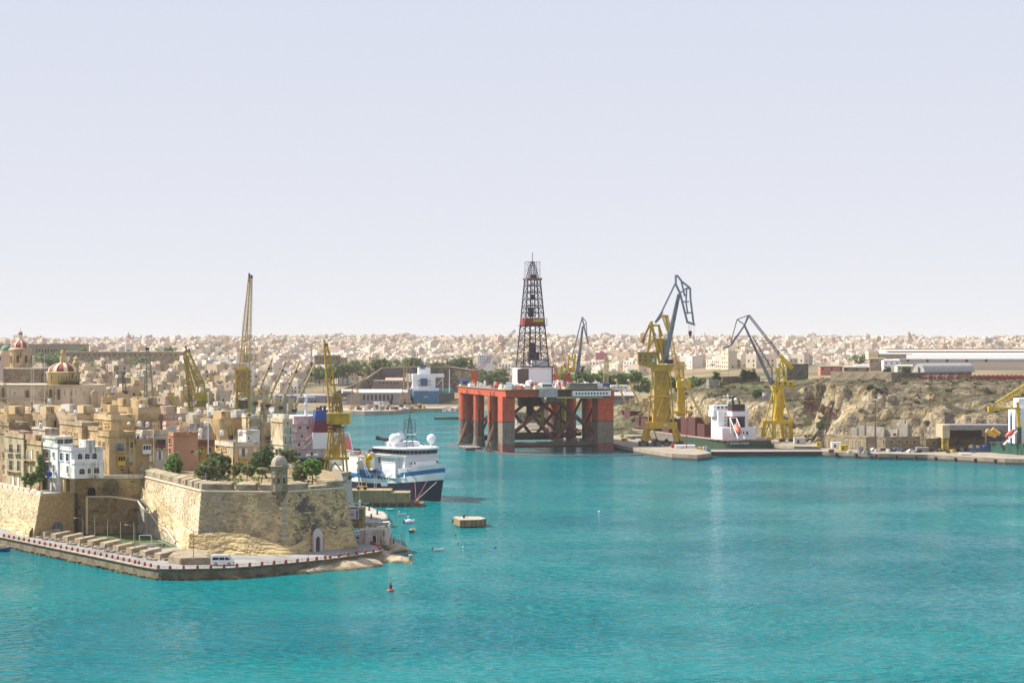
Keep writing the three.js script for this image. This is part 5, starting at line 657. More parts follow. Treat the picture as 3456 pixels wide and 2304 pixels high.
{
const boat=(name,label,x,y,L,B,H,ry,col,fit,cover)=>{const p=gp(x,y,0),t=thing(name,label,'boat',p,'small boats moored off the point'),put=(g)=>{g=G(g);g.rotateY(ry);g.translate(p.x,p.y,p.z);return g;};const hg=hullGeo(L,B,H);hg.translate(0,-0.18,0);part('hull',put(hg),mat(col,0.5),t);const s=new THREE.Shape();s.moveTo(-L*0.48,-B*0.36);s.quadraticCurveTo(L*0.2,-B*0.55,L*0.47,0);s.quadraticCurveTo(L*0.2,B*0.55,-L*0.48,B*0.36);const dk=new THREE.ExtrudeGeometry(s,{depth:0.05,bevelEnabled:false}).rotateX(-Math.PI/2).translate(0,H*(cover?0.8:0.35),0);part(cover?'cover':'floor',put(dk),mat(cover??fit,0.8),t);const rim=[];for(let i=0;i<12;i++){const f=(u)=>{const w=B/2*Math.min(1,Math.pow(Math.sin(Math.min(1,(1-u)/0.45)*Math.PI/2),0.8))*(0.75+0.25*Math.min(1,u*4));return[(u-0.5)*L,H*(1+0.25*(2*u-0.7)**2)-0.16,w];};const a=f(i/12),b=f((i+1)/12);for(const e of[-1,1])rim.push(put(bar(V(a[0],a[1],e*a[2]),V(b[0],b[1],e*b[2]),0.05,5)));}part('gunwale',rim,mat(fit,0.6),t);if(!cover)for(const u of[-0.2,0.12])part('thwart',put(new THREE.BoxGeometry(0.3,0.06,B*0.85).translate(u*L,H*0.62,0)),mat([0.45,0.3,0.16],0.8),t);return[t,put];};
boat('moored_boat','small boat under a turquoise cover beside the pier base',1316,1723,2.5,1.2,0.65,2.7,[0.05,0.33,0.36],[0.1,0.5,0.5],[0.18,0.62,0.58]);
boat('rowing_boat','small white open boat left of the white motor boat',1356,1739,2.6,1.1,0.55,-0.15,[0.72,0.72,0.74],[0.5,0.45,0.5]);
{const[t,put]=boat('motor_boat','white covered motor boat in the middle of the little cove',1381,1766,3.4,1.6,0.8,0.7,[0.75,0.75,0.78],[0.8,0.8,0.8],[0.78,0.78,0.8]);part('cabin',put(new THREE.SphereGeometry(1,16,10).scale(1.2,0.6,0.66).translate(-0.1,0.6,0)),mat([0.78,0.78,0.8],0.5),t);part('outboard',put(new THREE.BoxGeometry(0.4,0.8,0.4).translate(-1.8,0.5,0)),mat([0.05,0.03,0.05],0.5),t);}
{const[t,put]=boat('fishing_boat','dark blue fishing boat with an ochre top in the cove',1390,1797,3.0,1.5,0.85,1.35,[0.03,0.10,0.16],[0.6,0.42,0.12]);part('canopy',put(new THREE.SphereGeometry(1,14,8).scale(0.95,0.35,0.62).translate(-0.2,0.7,0)),mat([0.35,0.3,0.13],0.8),t);part('pole',put(bar(V(0.2,0.6,0),V(0.2,2.6,0),0.04,5)),mat([0.4,0.3,0.2],0.8),t);}
{const[t,put]=boat('dinghy','lone white open dinghy out on the water below the cove',1478,1859,2.5,1.1,0.6,0.1,[0.76,0.75,0.74],[0.6,0.55,0.5]);part('outboard',put(new THREE.BoxGeometry(0.35,0.7,0.35).translate(-1.3,0.5,0)),mat([0.06,0.06,0.07],0.5),t);}
boat('blue_boat','blue boat cut by the left edge of the view',-2,1861,4.4,1.8,0.9,0.25,[0.02,0.09,0.22],[0.05,0.2,0.35]);
const fl=(x,y,r,c,label)=>single('float_buoy',label,'buoy',[ball(r,0,0,0,12,8)].map((g)=>{const p=gp(x,y,0);g.translate(p.x,r*0.4,p.z);return g;}),mat(c,0.5),gp(x,y,0));
fl(206,1915,0.26,[0.45,0.08,0.03],'small orange float alone in front of the quay wall');fl(1537,1806,0.24,[0.02,0.03,0.05],'small black float nearest the mooring pontoon');fl(1545,1833,0.24,[0.3,0.05,0.05],'small dark red float below the mooring pontoon');fl(1563,1847,0.22,[0.7,0.7,0.7],'small white float among the floats below the pontoon');fl(1670,1849,0.36,[0.02,0.1,0.4],'blue float right of the other floats');fl(1378,1745,0.25,[0.75,0.75,0.75],'white float above the covered motor boat');fl(1366,1755,0.22,[0.7,0.7,0.7],'white float left of the covered motor boat');fl(1347,1728,0.2,[0.7,0.65,0.5],'pale float above the white rowing boat');fl(2022,1728,0.3,[0.8,0.8,0.8],'white speck float far out right of the pontoon');
{const p=gp(1318,1994,0),t=thing('channel_buoy','red channel buoy with a cage tower floating in the open water','buoy',p),rd=mat([0.5,0.02,0.02],0.45),dr=mat([0.16,0.015,0.02],0.5);part('float',lathe([[0,-0.4],[0.85,-0.4],[1.3,-0.05],[1.32,0.25],[1.05,0.55],[0.5,0.6],[0,0.6]],22,p.x,p.y,p.z),rd,t);part('tower_leg',[0,1,2,3].map((i)=>{const a=i*Math.PI/2+0.5;return bar(V(p.x+0.6*Math.cos(a),0.5,p.z+0.6*Math.sin(a)),V(p.x+0.25*Math.cos(a),2.6,p.z+0.25*Math.sin(a)),0.08,5);}),dr,t,null,'stuff');part('panel',[0,1,2].map((i)=>{const a=i*2.1+0.9;return box(0.55,1.3,0.06,p.x+0.4*Math.sin(a),0.8,p.z+0.4*Math.cos(a),a);}),dr,t,null,'stuff');part('lamp',[lathe([[0,2.5],[0.3,2.5],[0.25,2.7],[0.14,2.75],[0.12,3.1],[0,3.15]],10,p.x,0,p.z)],dr,t);part('hoop',G(new THREE.TorusGeometry(0.5,0.04,5,16).translate(p.x,3.1,p.z)),dr,t);part('top_mark',[bar(V(p.x,3.1,p.z),V(p.x,4.6,p.z),0.035,5),lathe([[0,4.5],[0.22,4.55],[0,4.95]],8,p.x,0,p.z)],mat([0.05,0.05,0.07],0.6),t);t.scale.setScalar(0.56);}
{const top=[[1530,1746],[1553,1754.5],[1622,1753],[1641,1748.5],[1618,1742.5],[1535,1742]].map((q)=>gp(...q,2.1)),p=ccw(top),c=p.reduce((a,b)=>a.add(b),V(0,0,0)).multiplyScalar(1/6),t=thing('mooring_pontoon','square-ended mooring pontoon with timber sides floating alone in the harbour','pontoon',c.clone().setY(0));part('deck',slab(p,1.75,2.1),mat([0.56,0.49,0.38],0.9,T.concrete),t);part('hull',loft(p.map((q)=>q.clone().lerp(c,0.14).setY(-0.8)),p.map((q)=>q.clone().lerp(c,0.1).setY(0.4)),false),mat([0.03,0.025,0.02],0.7),t);const R=rng(91);const tm=[mat([0.30,0.23,0.12],0.9,T.rust),mat([0.21,0.17,0.12],0.9,T.rust),mat([0.38,0.29,0.16],0.9,T.rust)];for(let i=0;i<6;i++){const a=p[i],b=p[(i+1)%6],L=a.distanceTo(b),n=Math.max(1,Math.round(L/0.42));for(let j=0;j<n;j++){const q=a.clone().lerp(b,(j+0.5)/n);part('plank',box(L/n-0.03,1.75+0.1*R(),0.14,q.x,0.25,q.z,-Math.atan2(b.z-a.z,b.x-a.x)),tm[Math.floor(R()*3)],t);}}part('bollard',lathe([[0,0],[0.35,0],[0.28,0.5],[0.45,0.6],[0.4,0.85],[0,0.9]],12,c.x-1.4,2.1,c.z),mat([0.06,0.03,0.03],0.6),t);part('fender',ball(0.5,p[0].x,1.2,p[0].z,10,8).clone(),mat([0.03,0.03,0.03],0.8),t);}
}
// ---------- churches and the crowded houses behind ----------
function ribDome(t,c,r,h,n,panel,rib,ribW){const prof=[];for(let i=0;i<=12;i++){const a=i/12*Math.PI/2;prof.push([Math.max(0.1,r*Math.cos(a)),h*Math.sin(a)]);}part('dome',lathe(prof,n*3,c.x,c.y,c.z),panel,t);for(let k=0;k<n;k++){const a=(k+0.5)/n*Math.PI*2,P=[],tx=-Math.sin(a),tz=Math.cos(a);const at=(i,e)=>{const w=ribW*(1-0.55*i/12)*e,o=1.04;return V(c.x+prof[i][0]*o*Math.cos(a)+tx*w,c.y+prof[i][1]*o+0.05,c.z+prof[i][0]*o*Math.sin(a)+tz*w);};const out=[];for(let i=0;i<12;i++){out.push(quad(at(i,-1),at(i+1,-1),at(i+1,1),at(i,1)));const s=(e)=>{const a0=at(i,e),a1=at(i+1,e),b0=a0.clone().lerp(V(c.x,c.y,c.z),0.08),b1=a1.clone().lerp(V(c.x,c.y,c.z),0.08);return e>0?quad(a0,a1,b1,b0):quad(b0,b1,a1,a0);};out.push(s(1),s(-1));}part('rib',out,rib,t);}}
{
const d=700,k=d/F,X=(x)=>(x-CX)*k,Y=(y)=>EYE-(y-CY)*k,st=mat([0.72,0.59,0.42],0.92,T.plaster),ye=mat([0.56,0.45,0.22],0.9,T.plaster),red=mat([0.34,0.06,0.05],0.7,T.plaster),rib=mat([0.68,0.56,0.38],0.85);
const cx=X(201),t=thing('dome_church','long cream stone church with a red ribbed dome on a yellow drum','church',V(cx,16,-d)),z0=-d;
part('nave_wall',[box(X(193)-X(-60),Y(1297)-16,22,(X(193)+X(-60))/2,16,z0+3-11)],st,t);part('apse_wall',[G(new THREE.CylinderGeometry(X(352)-X(272),X(352)-X(272),Y(1297)-16,20)).translate(X(272),16+(Y(1297)-16)/2,z0-2),box(X(280)-X(193),Y(1297)-16,20,(X(280)+X(193))/2,16,z0+5.5-10)],st,t);part('buttress',lathe([[0,0],[1.3,0],[1.3,Y(1322)-16],[0,Y(1322)-15]],12,X(330),16,z0+6.4),mat([0.50,0.39,0.24],0.92,T.plaster),t);
part('cornice',[box(X(193)-X(-60),0.5,0.9,(X(193)+X(-60))/2,Y(1302),z0+3.2),box(X(280)-X(193),0.45,0.8,(X(280)+X(193))/2,Y(1301),z0+5.7),box(X(188)-X(-60),0.5,1.2,(X(188)+X(-60))/2,Y(1345),z0+3.3)],mat([0.46,0.37,0.26],0.9),t);
part('pediment',[bar(V(X(-14),Y(1300),z0+3.2),V(X(12),Y(1288),z0+3.2),0.35),bar(V(X(12),Y(1288),z0+3.2),V(X(30),Y(1299),z0+3.2),0.35)],rib,t);
const win=(x,y0,y1,w,z)=>{const s=new THREE.Shape(),W=w*k,H=(y1-y0)*k;s.moveTo(-W/2,0);s.lineTo(W/2,0);s.lineTo(W/2,H-W/2);s.absarc(0,H-W/2,W/2,0,Math.PI,false);const f=part('window',G(new THREE.ExtrudeGeometry((()=>{const q=new THREE.Shape();q.moveTo(-W/2-0.3,-0.3);q.lineTo(W/2+0.3,-0.3);q.lineTo(W/2+0.3,H-W/2);q.absarc(0,H-W/2,W/2+0.3,0,Math.PI,false);q.holes.push(s);return q;})(),{depth:0.4,bevelEnabled:false,curveSegments:8}).translate(X(x),Y(y1),z-0.1)),mat([0.42,0.33,0.22],0.9),t);part('pane',G(new THREE.ExtrudeGeometry(s,{depth:0.06,bevelEnabled:false,curveSegments:8}).translate(X(x),Y(y1),z)),mat([0.13,0.09,0.055],0.6),f);};
win(98,1316,1342,11,z0+3);win(177,1313,1340,11,z0+3);win(209,1312,1346,9,z0+5.5);win(17,1309,1342,9,z0+3);
part('drain_pipe',[bar(V(X(194),Y(1300),z0+5.8),V(X(194),Y(1350),z0+5.8),0.15,6),bar(V(X(317),Y(1322),z0+7.3),V(X(317),Y(1385),z0+6.8),0.12,6)],mat([0.2,0.17,0.15],0.8),t);
const yd=Y(1298),hd=Y(1262)-yd,rd=(X(257)-X(145))/2,cz=z0-5;part('drum',lathe([[0,0],[rd,0],[rd,hd],[rd+0.35,hd+0.3],[rd+0.35,hd+0.8],[0,hd+0.9]],12,cx,yd,cz),ye,t);
for(let i=0;i<12;i++){const a=i/12*2*Math.PI,n=V(Math.sin(a),0,Math.cos(a)),r=rd*0.966+0.04;if(n.z<-0.2)continue;const f=part('window',[-0.75,-0.25,0.25,0.75].map((e)=>box(0.13,1.8,0.14,cx+n.x*r+Math.cos(a)*e,yd+1.5,cz+n.z*r-Math.sin(a)*e,a)).concat(box(1.7,0.18,0.2,cx+n.x*r,yd+3.3,cz+n.z*r,a)),rib,t);part('pane',box(1.5,1.8,0.06,cx+n.x*r,yd+1.5,cz+n.z*r,a),glass,f);}
const dy=Y(1257);ribDome(t,V(cx,dy,cz),(X(250)-X(152))/2,Y(1225)-dy,8,red,rib,0.75);
const ly=Y(1226);part('lantern',lathe([[0,0],[1.35,0],[1.1,0.3],[0.85,0.8],[0.75,1.2],[0.75,3.1],[1.0,3.3],[1.0,3.5],[0,3.5]],8,cx,ly,cz),ye,t);for(let i=0;i<8;i++){const a=i*Math.PI/4+0.2;part('lantern_fin',box(0.22,2.2,0.5,cx+0.95*Math.sin(a),ly+0.2,cz+0.95*Math.cos(a),a),rib,t);}part('lantern_cap',lathe([[0.85,3.5],[0.8,3.9],[0.45,4.4],[0.12,4.6],[0.1,5.0],[0,5.1]],10,cx,ly,cz),mat([0.40,0.2,0.1],0.8),t);part('cross',[bar(V(cx,ly+5,cz),V(cx,ly+6.1,cz),0.06),bar(V(cx-0.35,ly+5.75,cz),V(cx+0.35,ly+5.75,cz),0.05)],mat([0.3,0.25,0.15],0.6),t);
for(const x of[183,222]){const o=V(X(x),Y(1225),z0-16);const b=thing('bell_cote',x<200?'small golden bell turret left behind the dome lantern':'small golden bell turret right behind the dome lantern','bell turret',o.clone().setY(22));part('shaft',lathe([[0,22-o.y],[1.0,22-o.y],[1.0,0.6],[1.25,0.8],[1.25,1.1],[0.8,1.3],[0.8,2.2],[1.0,2.4],[0.5,2.9],[0,3.2]],8,o.x,o.y-1,o.z),ye,b);part('opening',box(0.5,1.3,1.9,o.x,o.y-1.6,o.z),mat([0.12,0.07,0.03],0.9),b);}
}
{
const d=830,k=d/F,X=(x)=>(x-CX)*k,Y=(y)=>EYE-(y-CY)*k,cx=X(67),cz=-d,t=thing('drum_church','tan church drum with tall arched windows and a small red dome at far left','church',V(cx,18,cz)),st=mat([0.60,0.44,0.28],0.92,T.plaster),rib=mat([0.66,0.56,0.44],0.85),y0=Y(1241);
part('drum',lathe([[0,18-y0],[4.5,18-y0],[4.5,0],[4.35,0.1],[4.35,Y(1184)-y0],[4.7,Y(1182)-y0],[4.7,Y(1178)-y0],[4.2,Y(1176)-y0],[4.0,Y(1173)-y0],[0,Y(1172)-y0]],16,cx,y0,cz),st,t);for(let i=0;i<8;i++){const a=i*Math.PI/4,n=V(Math.sin(a),0,Math.cos(a));part('window',[box(1.1,2.5,0.25,cx+n.x*4.25,y0+2.0,cz+n.z*4.25,a),G(new THREE.CylinderGeometry(0.55,0.55,0.25,12).rotateX(Math.PI/2).rotateY(a).translate(cx+n.x*4.25,y0+4.5,cz+n.z*4.25))],mat([0.12,0.075,0.04],0.8),t);const b=a+Math.PI/8;part('pilaster',box(0.5,Y(1184)-y0,0.5,cx+4.3*Math.sin(b),y0,cz+4.3*Math.cos(b),b),st,t);}
ribDome(t,V(cx,Y(1173),cz),3.6,Y(1149)-Y(1173),8,mat([0.30,0.055,0.05],0.7),rib,0.42);const ly=Y(1150);part('lantern',lathe([[0,0],[1.2,0],[0.9,0.4],[0.8,0.8],[0.8,2.4],[1.05,2.6],[0,2.7]],8,cx,ly,cz),rib,t);ribDome(t,V(cx,ly+2.6,cz),0.95,1.2,8,mat([0.30,0.055,0.05],0.7),rib,0.12);part('spike',bar(V(cx,ly+3.7,cz),V(cx,ly+5.4,cz),0.09,6),mat([0.3,0.32,0.32],0.5),t);
part('body',[box(16,y0-18,14,cx+2,18,cz+1),box(9,y0-20,5,cx+10,18,cz+4)],mat([0.6,0.46,0.32],0.92,T.block),t);part('cornice',[box(16.6,0.5,14.6,cx+2,y0-0.4,cz+1)],rib,t);
const b=thing('bell_cote','small pink capped bell turret at the far left','bell turret',V(X(22),18,-820));part('shaft',lathe([[0,18],[1.1,18],[1.1,Y(1205)],[0.6,Y(1198)],[0.6,Y(1192)],[0,Y(1190)]],8,X(22),0,-820),mat([0.55,0.42,0.36],0.9),b);part('opening',box(0.5,1.6,2.4,X(22),Y(1215),-820),mat([0.1,0.07,0.06],0.9),b);
const g=thing('green_dome','sliver of a green dome at the left edge','dome',V(X(0),18,-900));part('drum',lathe([[0,18],[2.6,18],[2.6,Y(1183)],[0,Y(1183)]],12,X(-1),0,-840),mat([0.5,0.38,0.24],0.9),g);part('dome',G(new THREE.SphereGeometry(2.3,14,8,0,6.3,0,1.57)).translate(X(-1),Y(1183),-840),mat([0.12,0.25,0.18],0.8),g);
}
{
const R=rng(123),m=vcol(0.92,T.plaster),skyY=(s)=>s<30?1300:s<360?1330:s<440?1318:s<560?1352:s<700?1392:s<840?1400:1420;
const hue=(c)=>c[2]/c[0]>0.85?'white':c[1]/c[0]<0.76?'pinkish':c[2]/c[0]<0.6?'golden':'tan';
const zoneA=(s)=>s<200?'in front of the dome church':s<380?'right below the church apse':s<560?'around the olive stone block':s<720?'left of the white flagpole':'right of the white flagpole',zoneB=(s)=>s<330?'behind the church dome':s<480?'left of the thin grey-brown crane':s<610?'between the thin crane and the olive crane':s<790?'between the olive crane and the tallest crane':'behind the ship booms';
const cols=[[0.66,0.52,0.33],[0.72,0.58,0.39],[0.62,0.46,0.25],[0.74,0.63,0.48],[0.62,0.52,0.40],[0.55,0.41,0.31],[0.40,0.32,0.22]];
for(let d=585;d<800;d+=24)for(let s=-30;s<930;){const w=6.5+6*R(),sx=w*F/d*0.85,D=d+(R()-0.5)*14,x=(s+sx/2-CX)*D/F;s+=sx*1.05;if(x>-69-(d-560)*0.16||(s<372&&d>640&&d<720)||R()<0.12)continue;const lim=Math.max(skyY(s),d<690&&s<430?1392-s*0.02:0)+4+26*R(),yT=Math.min(EYE-(lim-CY)*D/F,31);if(yT<19)continue;const c=cols[Math.floor(R()*cols.length)];const at=V(x,15,-D);single('town_house',`${hue(c)} flat-roofed house among the rooftops ${zoneA(s)}`,'house',townHouse(R,x,15,-D,w*1.15,5.5+3*R(),yT-15+6,-0.86+0.1*(R()-0.5),c),m,at,`${hue(c)} houses ${zoneA(s)}`);}
for(let d=1110;d<1500;d+=34)for(let s=60;s<905;){const w=9+8*R(),sx=w*F/d,D=d+(R()-0.5)*26,x=(s+sx/2-CX)*D/F;s+=sx*0.98;if(R()<0.06)continue;const y=landY(x,-D)-0.5,h=6+3.3*Math.floor(2+R()*3),c=cols[Math.floor(R()*cols.length)];if(s<330&&d<1250)continue;single('town_house',`${hue(c)} ${h > 16 ? 'tall' : 'low'} flat-roofed house across the creek ${zoneB(s)}`,'house',townHouse(R,x,y,-D,w,7+4*R(),h,-1.0+0.3*R(),c),m,V(x,y,-D),`${hue(c)} ${h > 16 ? 'tall' : 'low'} houses ${zoneB(s)}`);}
// rooftop clutter
const tk=[[254,1394,572],[137,1437,548],[470,1433,540],[497,1434,575],[524,1392,590],[707,1396,592],[731,1397,592],[757,1399,592],[672,1392,598],[694,1432,570],[748,1462,555],[811,1463,540],[676,1456,560],[918,1396,590],[673,1475,552],[463,1408,600],[165,1355,640],[607,1418,585]];
const p0=px(tk[0][0],tk[0][1]+8,tk[0][2]),wt=thing('water_tank','white cylindrical water tank on a flat roof in the walled town','water tank',p0,'white rooftop water tanks');part('tank',lathe([[0,0.3],[0.5,0.3],[0.52,1.3],[0.3,1.5],[0,1.52]],12,p0.x,p0.y,p0.z),mat([0.74,0.74,0.74],0.6),wt);part('stand',[box(0.9,0.3,0.9,p0.x,p0.y,p0.z)],mat([0.5,0.45,0.4],0.9),wt);for(const[x,y,d]of tk.slice(1))copy(wt,px(x,y+8,d),R()*3);
const sh=px(537,1399,598),so=thing('solar_heater','white solar water heater with dark panel on the cream roof house','solar heater',sh);part('panel',quad(V(sh.x-1.0,sh.y+0.2,sh.z+0.7),V(sh.x+1.0,sh.y+0.2,sh.z+0.7),V(sh.x+1.0,sh.y+1.1,sh.z-0.4),V(sh.x-1.0,sh.y+1.1,sh.z-0.4)),mat([0.03,0.03,0.04],0.3),so);part('tank',bar(V(sh.x-1.15,sh.y+1.3,sh.z-0.5),V(sh.x+1.15,sh.y+1.3,sh.z-0.5),0.28,12),mat([0.78,0.78,0.78],0.4),so);part('frame',[bar(V(sh.x-0.9,sh.y-0.2,sh.z-0.4),V(sh.x-0.9,sh.y+1.1,sh.z-0.4),0.05),bar(V(sh.x+0.9,sh.y-0.2,sh.z-0.4),V(sh.x+0.9,sh.y+1.1,sh.z-0.4),0.05)],mat([0.5,0.5,0.5],0.5),so);
const dk=px(435,1431,556),di=thing('satellite_dish','pale round satellite dish in front of the blank yellow wall','satellite dish',dk);part('dish',G(new THREE.SphereGeometry(0.62,16,8,0,6.3,0,0.9).rotateX(1.2).translate(dk.x,dk.y,dk.z)),mat([0.6,0.6,0.58],0.5),di);part('stand',bar(dk.clone().add(V(0,-1.4,0)),dk,0.06,6),mat([0.3,0.3,0.3],0.6),di);
// aerials
const aw=[[30,1452,545],[58,1440,560],[96,1418,590],[150,1430,560],[176,1462,530],[226,1405,600],[262,1430,552],[292,1380,610],[322,1372,620],[345,1385,580],[392,1436,530],[404,1330,660],[430,1330,660],[462,1432,545],[488,1420,560],[508,1390,600],[558,1386,600],[588,1408,575],[612,1440,555],[648,1382,600],[664,1412,580],[690,1446,560],[726,1384,595],[774,1398,592],[796,1470,545],[824,1380,575],[858,1398,560],[868,1436,548],[900,1408,580],[935,1384,576]],a0=px(aw[0][0],aw[0][1]+22,aw[0][2]),an=thing('roof_aerial','thin television aerial on a rooftop of the walled town','aerial',a0,'rooftop aerials'),am=mat([0.2,0.19,0.18],0.6);part('mast',bar(a0,a0.clone().setY(a0.y+3.2),0.05,5),am,an);part('aerial_rods',[0,1,2,3].map((i)=>bar(V(a0.x-0.5+i*0.1,a0.y+2.5+i*0.2,a0.z),V(a0.x+0.5-i*0.1,a0.y+2.5+i*0.2,a0.z),0.03,4)),am,an,null,'stuff');for(const[x,y,d]of aw.slice(1))copy(an,px(x,y+22,d),0.4);
// laundry
const cloth=(x,y,d,w,h,c,group,label)=>{const p=px(x,y,d);single('laundry_cloth',label,'laundry',box(w,h,0.05,p.x,p.y-h,p.z,1.0),mat(c,0.9),p,group);};
[[159,1591,0.5,1.4,[0.03,0.09,0.4]],[164,1591,0.5,1.6,[0.05,0.12,0.5]],[169,1592,0.4,1.2,[0.04,0.07,0.3]],[173,1593,0.35,1.0,[0.1,0.05,0.2]]].forEach(([x,y,w,h,c])=>cloth(x,y,507.5,w,h,c,'blue laundry on the red balcony','blue cloth hanging from the red balcony of the white house'));cloth(180,1594,507.2,0.45,1.1,[0.7,0.68,0.72],null,'white cloth on the red balcony right of the blue ones');cloth(186,1593,507,0.4,0.6,[0.05,0.45,0.45],null,'turquoise cloth on the red balcony');
[[462,[0.25,0.03,0.08]],[467,[0.05,0.08,0.35]],[472,[0.7,0.7,0.75]],[477,[0.6,0.62,0.7]],[483,[0.55,0.25,0.3]],[489,[0.1,0.1,0.4]],[495,[0.6,0.6,0.7]]].forEach(([x,c])=>cloth(x,1470,527,0.5,0.75,c,'laundry line on the golden house roof','cloth in the coloured laundry line on the golden house roof'));
}
// ---------- ships ----------
const white=mat([0.80,0.80,0.81],0.5),navy=mat([0.025,0.022,0.075],0.5,T.rust),yel=mat([0.70,0.44,0.025],0.6,T.rust),yel2=mat([0.86,0.60,0.01],0.55,T.rust),creamP=mat([0.84,0.60,0.27],0.6,T.rust),steel=mat([0.23,0.25,0.29],0.55,T.plaster),blackM=mat([0.02,0.02,0.025],0.7),rustM=mat([0.16,0.06,0.035],0.9,T.rust),maroon=mat([0.12,0.03,0.025],0.8,T.rust),orange=mat([0.6,0.13,0.06],0.6);
function frame(o,turn){const c=Math.cos(turn),s=Math.sin(turn);const f={at:(x,y,z)=>V(o.x+x*c+z*s,o.y+y,o.z-x*s+z*c),B:(w,h,d,x,y,z,r=0)=>{const p=f.at(x,y,z);return box(w,h,d,p.x,p.y,p.z,turn+r);},put:(g)=>{g=G(g);g.rotateY(turn);g.translate(o.x,o.y,o.z);return g;},bar:(a,b,r,n=6,r2)=>bar(f.at(...a),f.at(...b),r,n,r2)};return f;}
function hullBand(fr,L,beam,y0,y1,sheer,rake,n=30,stern=0.8){
const P=[],at=(u,y,e)=>{const k=clamp((y+2)/14),fl=0.62+0.38*k,sh=y+sheer*Math.pow(clamp((u-0.45)/0.55),2)*clamp(y/6),x=(u-0.5)*L+rake*k*Math.pow(clamp((u-0.6)/0.4),2),taper=Math.pow(Math.cos(clamp((u-0.66)/0.34)*Math.PI/2),lerp(0.85,0.5,k)),aft=lerp(stern,1,Math.min(1,u*5));return fr.at(x,sh,e*beam/2*(u>0.6?lerp(1,fl,0.6):1)*taper*aft);};
const f=(...v)=>v.forEach((p)=>P.push(p.x,p.y,p.z));const m=3;
for(let j=0;j<m;j++){const a0=lerp(y0,y1,j/m),a1=lerp(y0,y1,(j+1)/m);for(let i=0;i<n;i++){const u=i/n,w=(i+1)/n;f(at(u,a0,1),at(w,a0,1),at(w,a1,1),at(u,a0,1),at(w,a1,1),at(u,a1,1));f(at(w,a0,-1),at(u,a0,-1),at(u,a1,-1),at(w,a0,-1),at(u,a1,-1),at(w,a1,-1));}f(at(0,a0,-1),at(0,a0,1),at(0,a1,1),at(0,a0,-1),at(0,a1,1),at(0,a1,-1));}
return smooth(P);
}
function deckPlate(fr,L,beam,y,u0=0.01,u1=0.93){const s=[];for(let i=0;i<=12;i++){const u=lerp(u0,u1,i/12);s.push([(u-0.5)*L,beam*0.47*Math.pow(Math.cos(clamp((u-0.58)/0.42)*Math.PI/2),0.7)]);}const p=s.map(([x,w])=>fr.at(x,y,w)).concat(s.reverse().map(([x,w])=>fr.at(x,y,-w)));return slab(p,fr.at(0,y-0.25,0).y,fr.at(0,y,0).y);}
const rails=(fr,pts,h=1.0)=>{const o=[];for(let i=1;i<pts.length;i++){const[a,b]=[pts[i-1],pts[i]];for(const k of[0.5,1])o.push(fr.bar([a[0],a[1]+h*k,a[2]],[b[0],b[1]+h*k,b[2]],0.05,4));const n=Math.max(1,Math.round(Math.hypot(b[0]-a[0],b[2]-a[2])/1.5));for(let j=0;j<=n;j++){const q=a.map((v,c)=>lerp(v,b[c],j/n));o.push(fr.bar(q,[q[0],q[1]+h,q[2]],0.05,4));}}return o;};
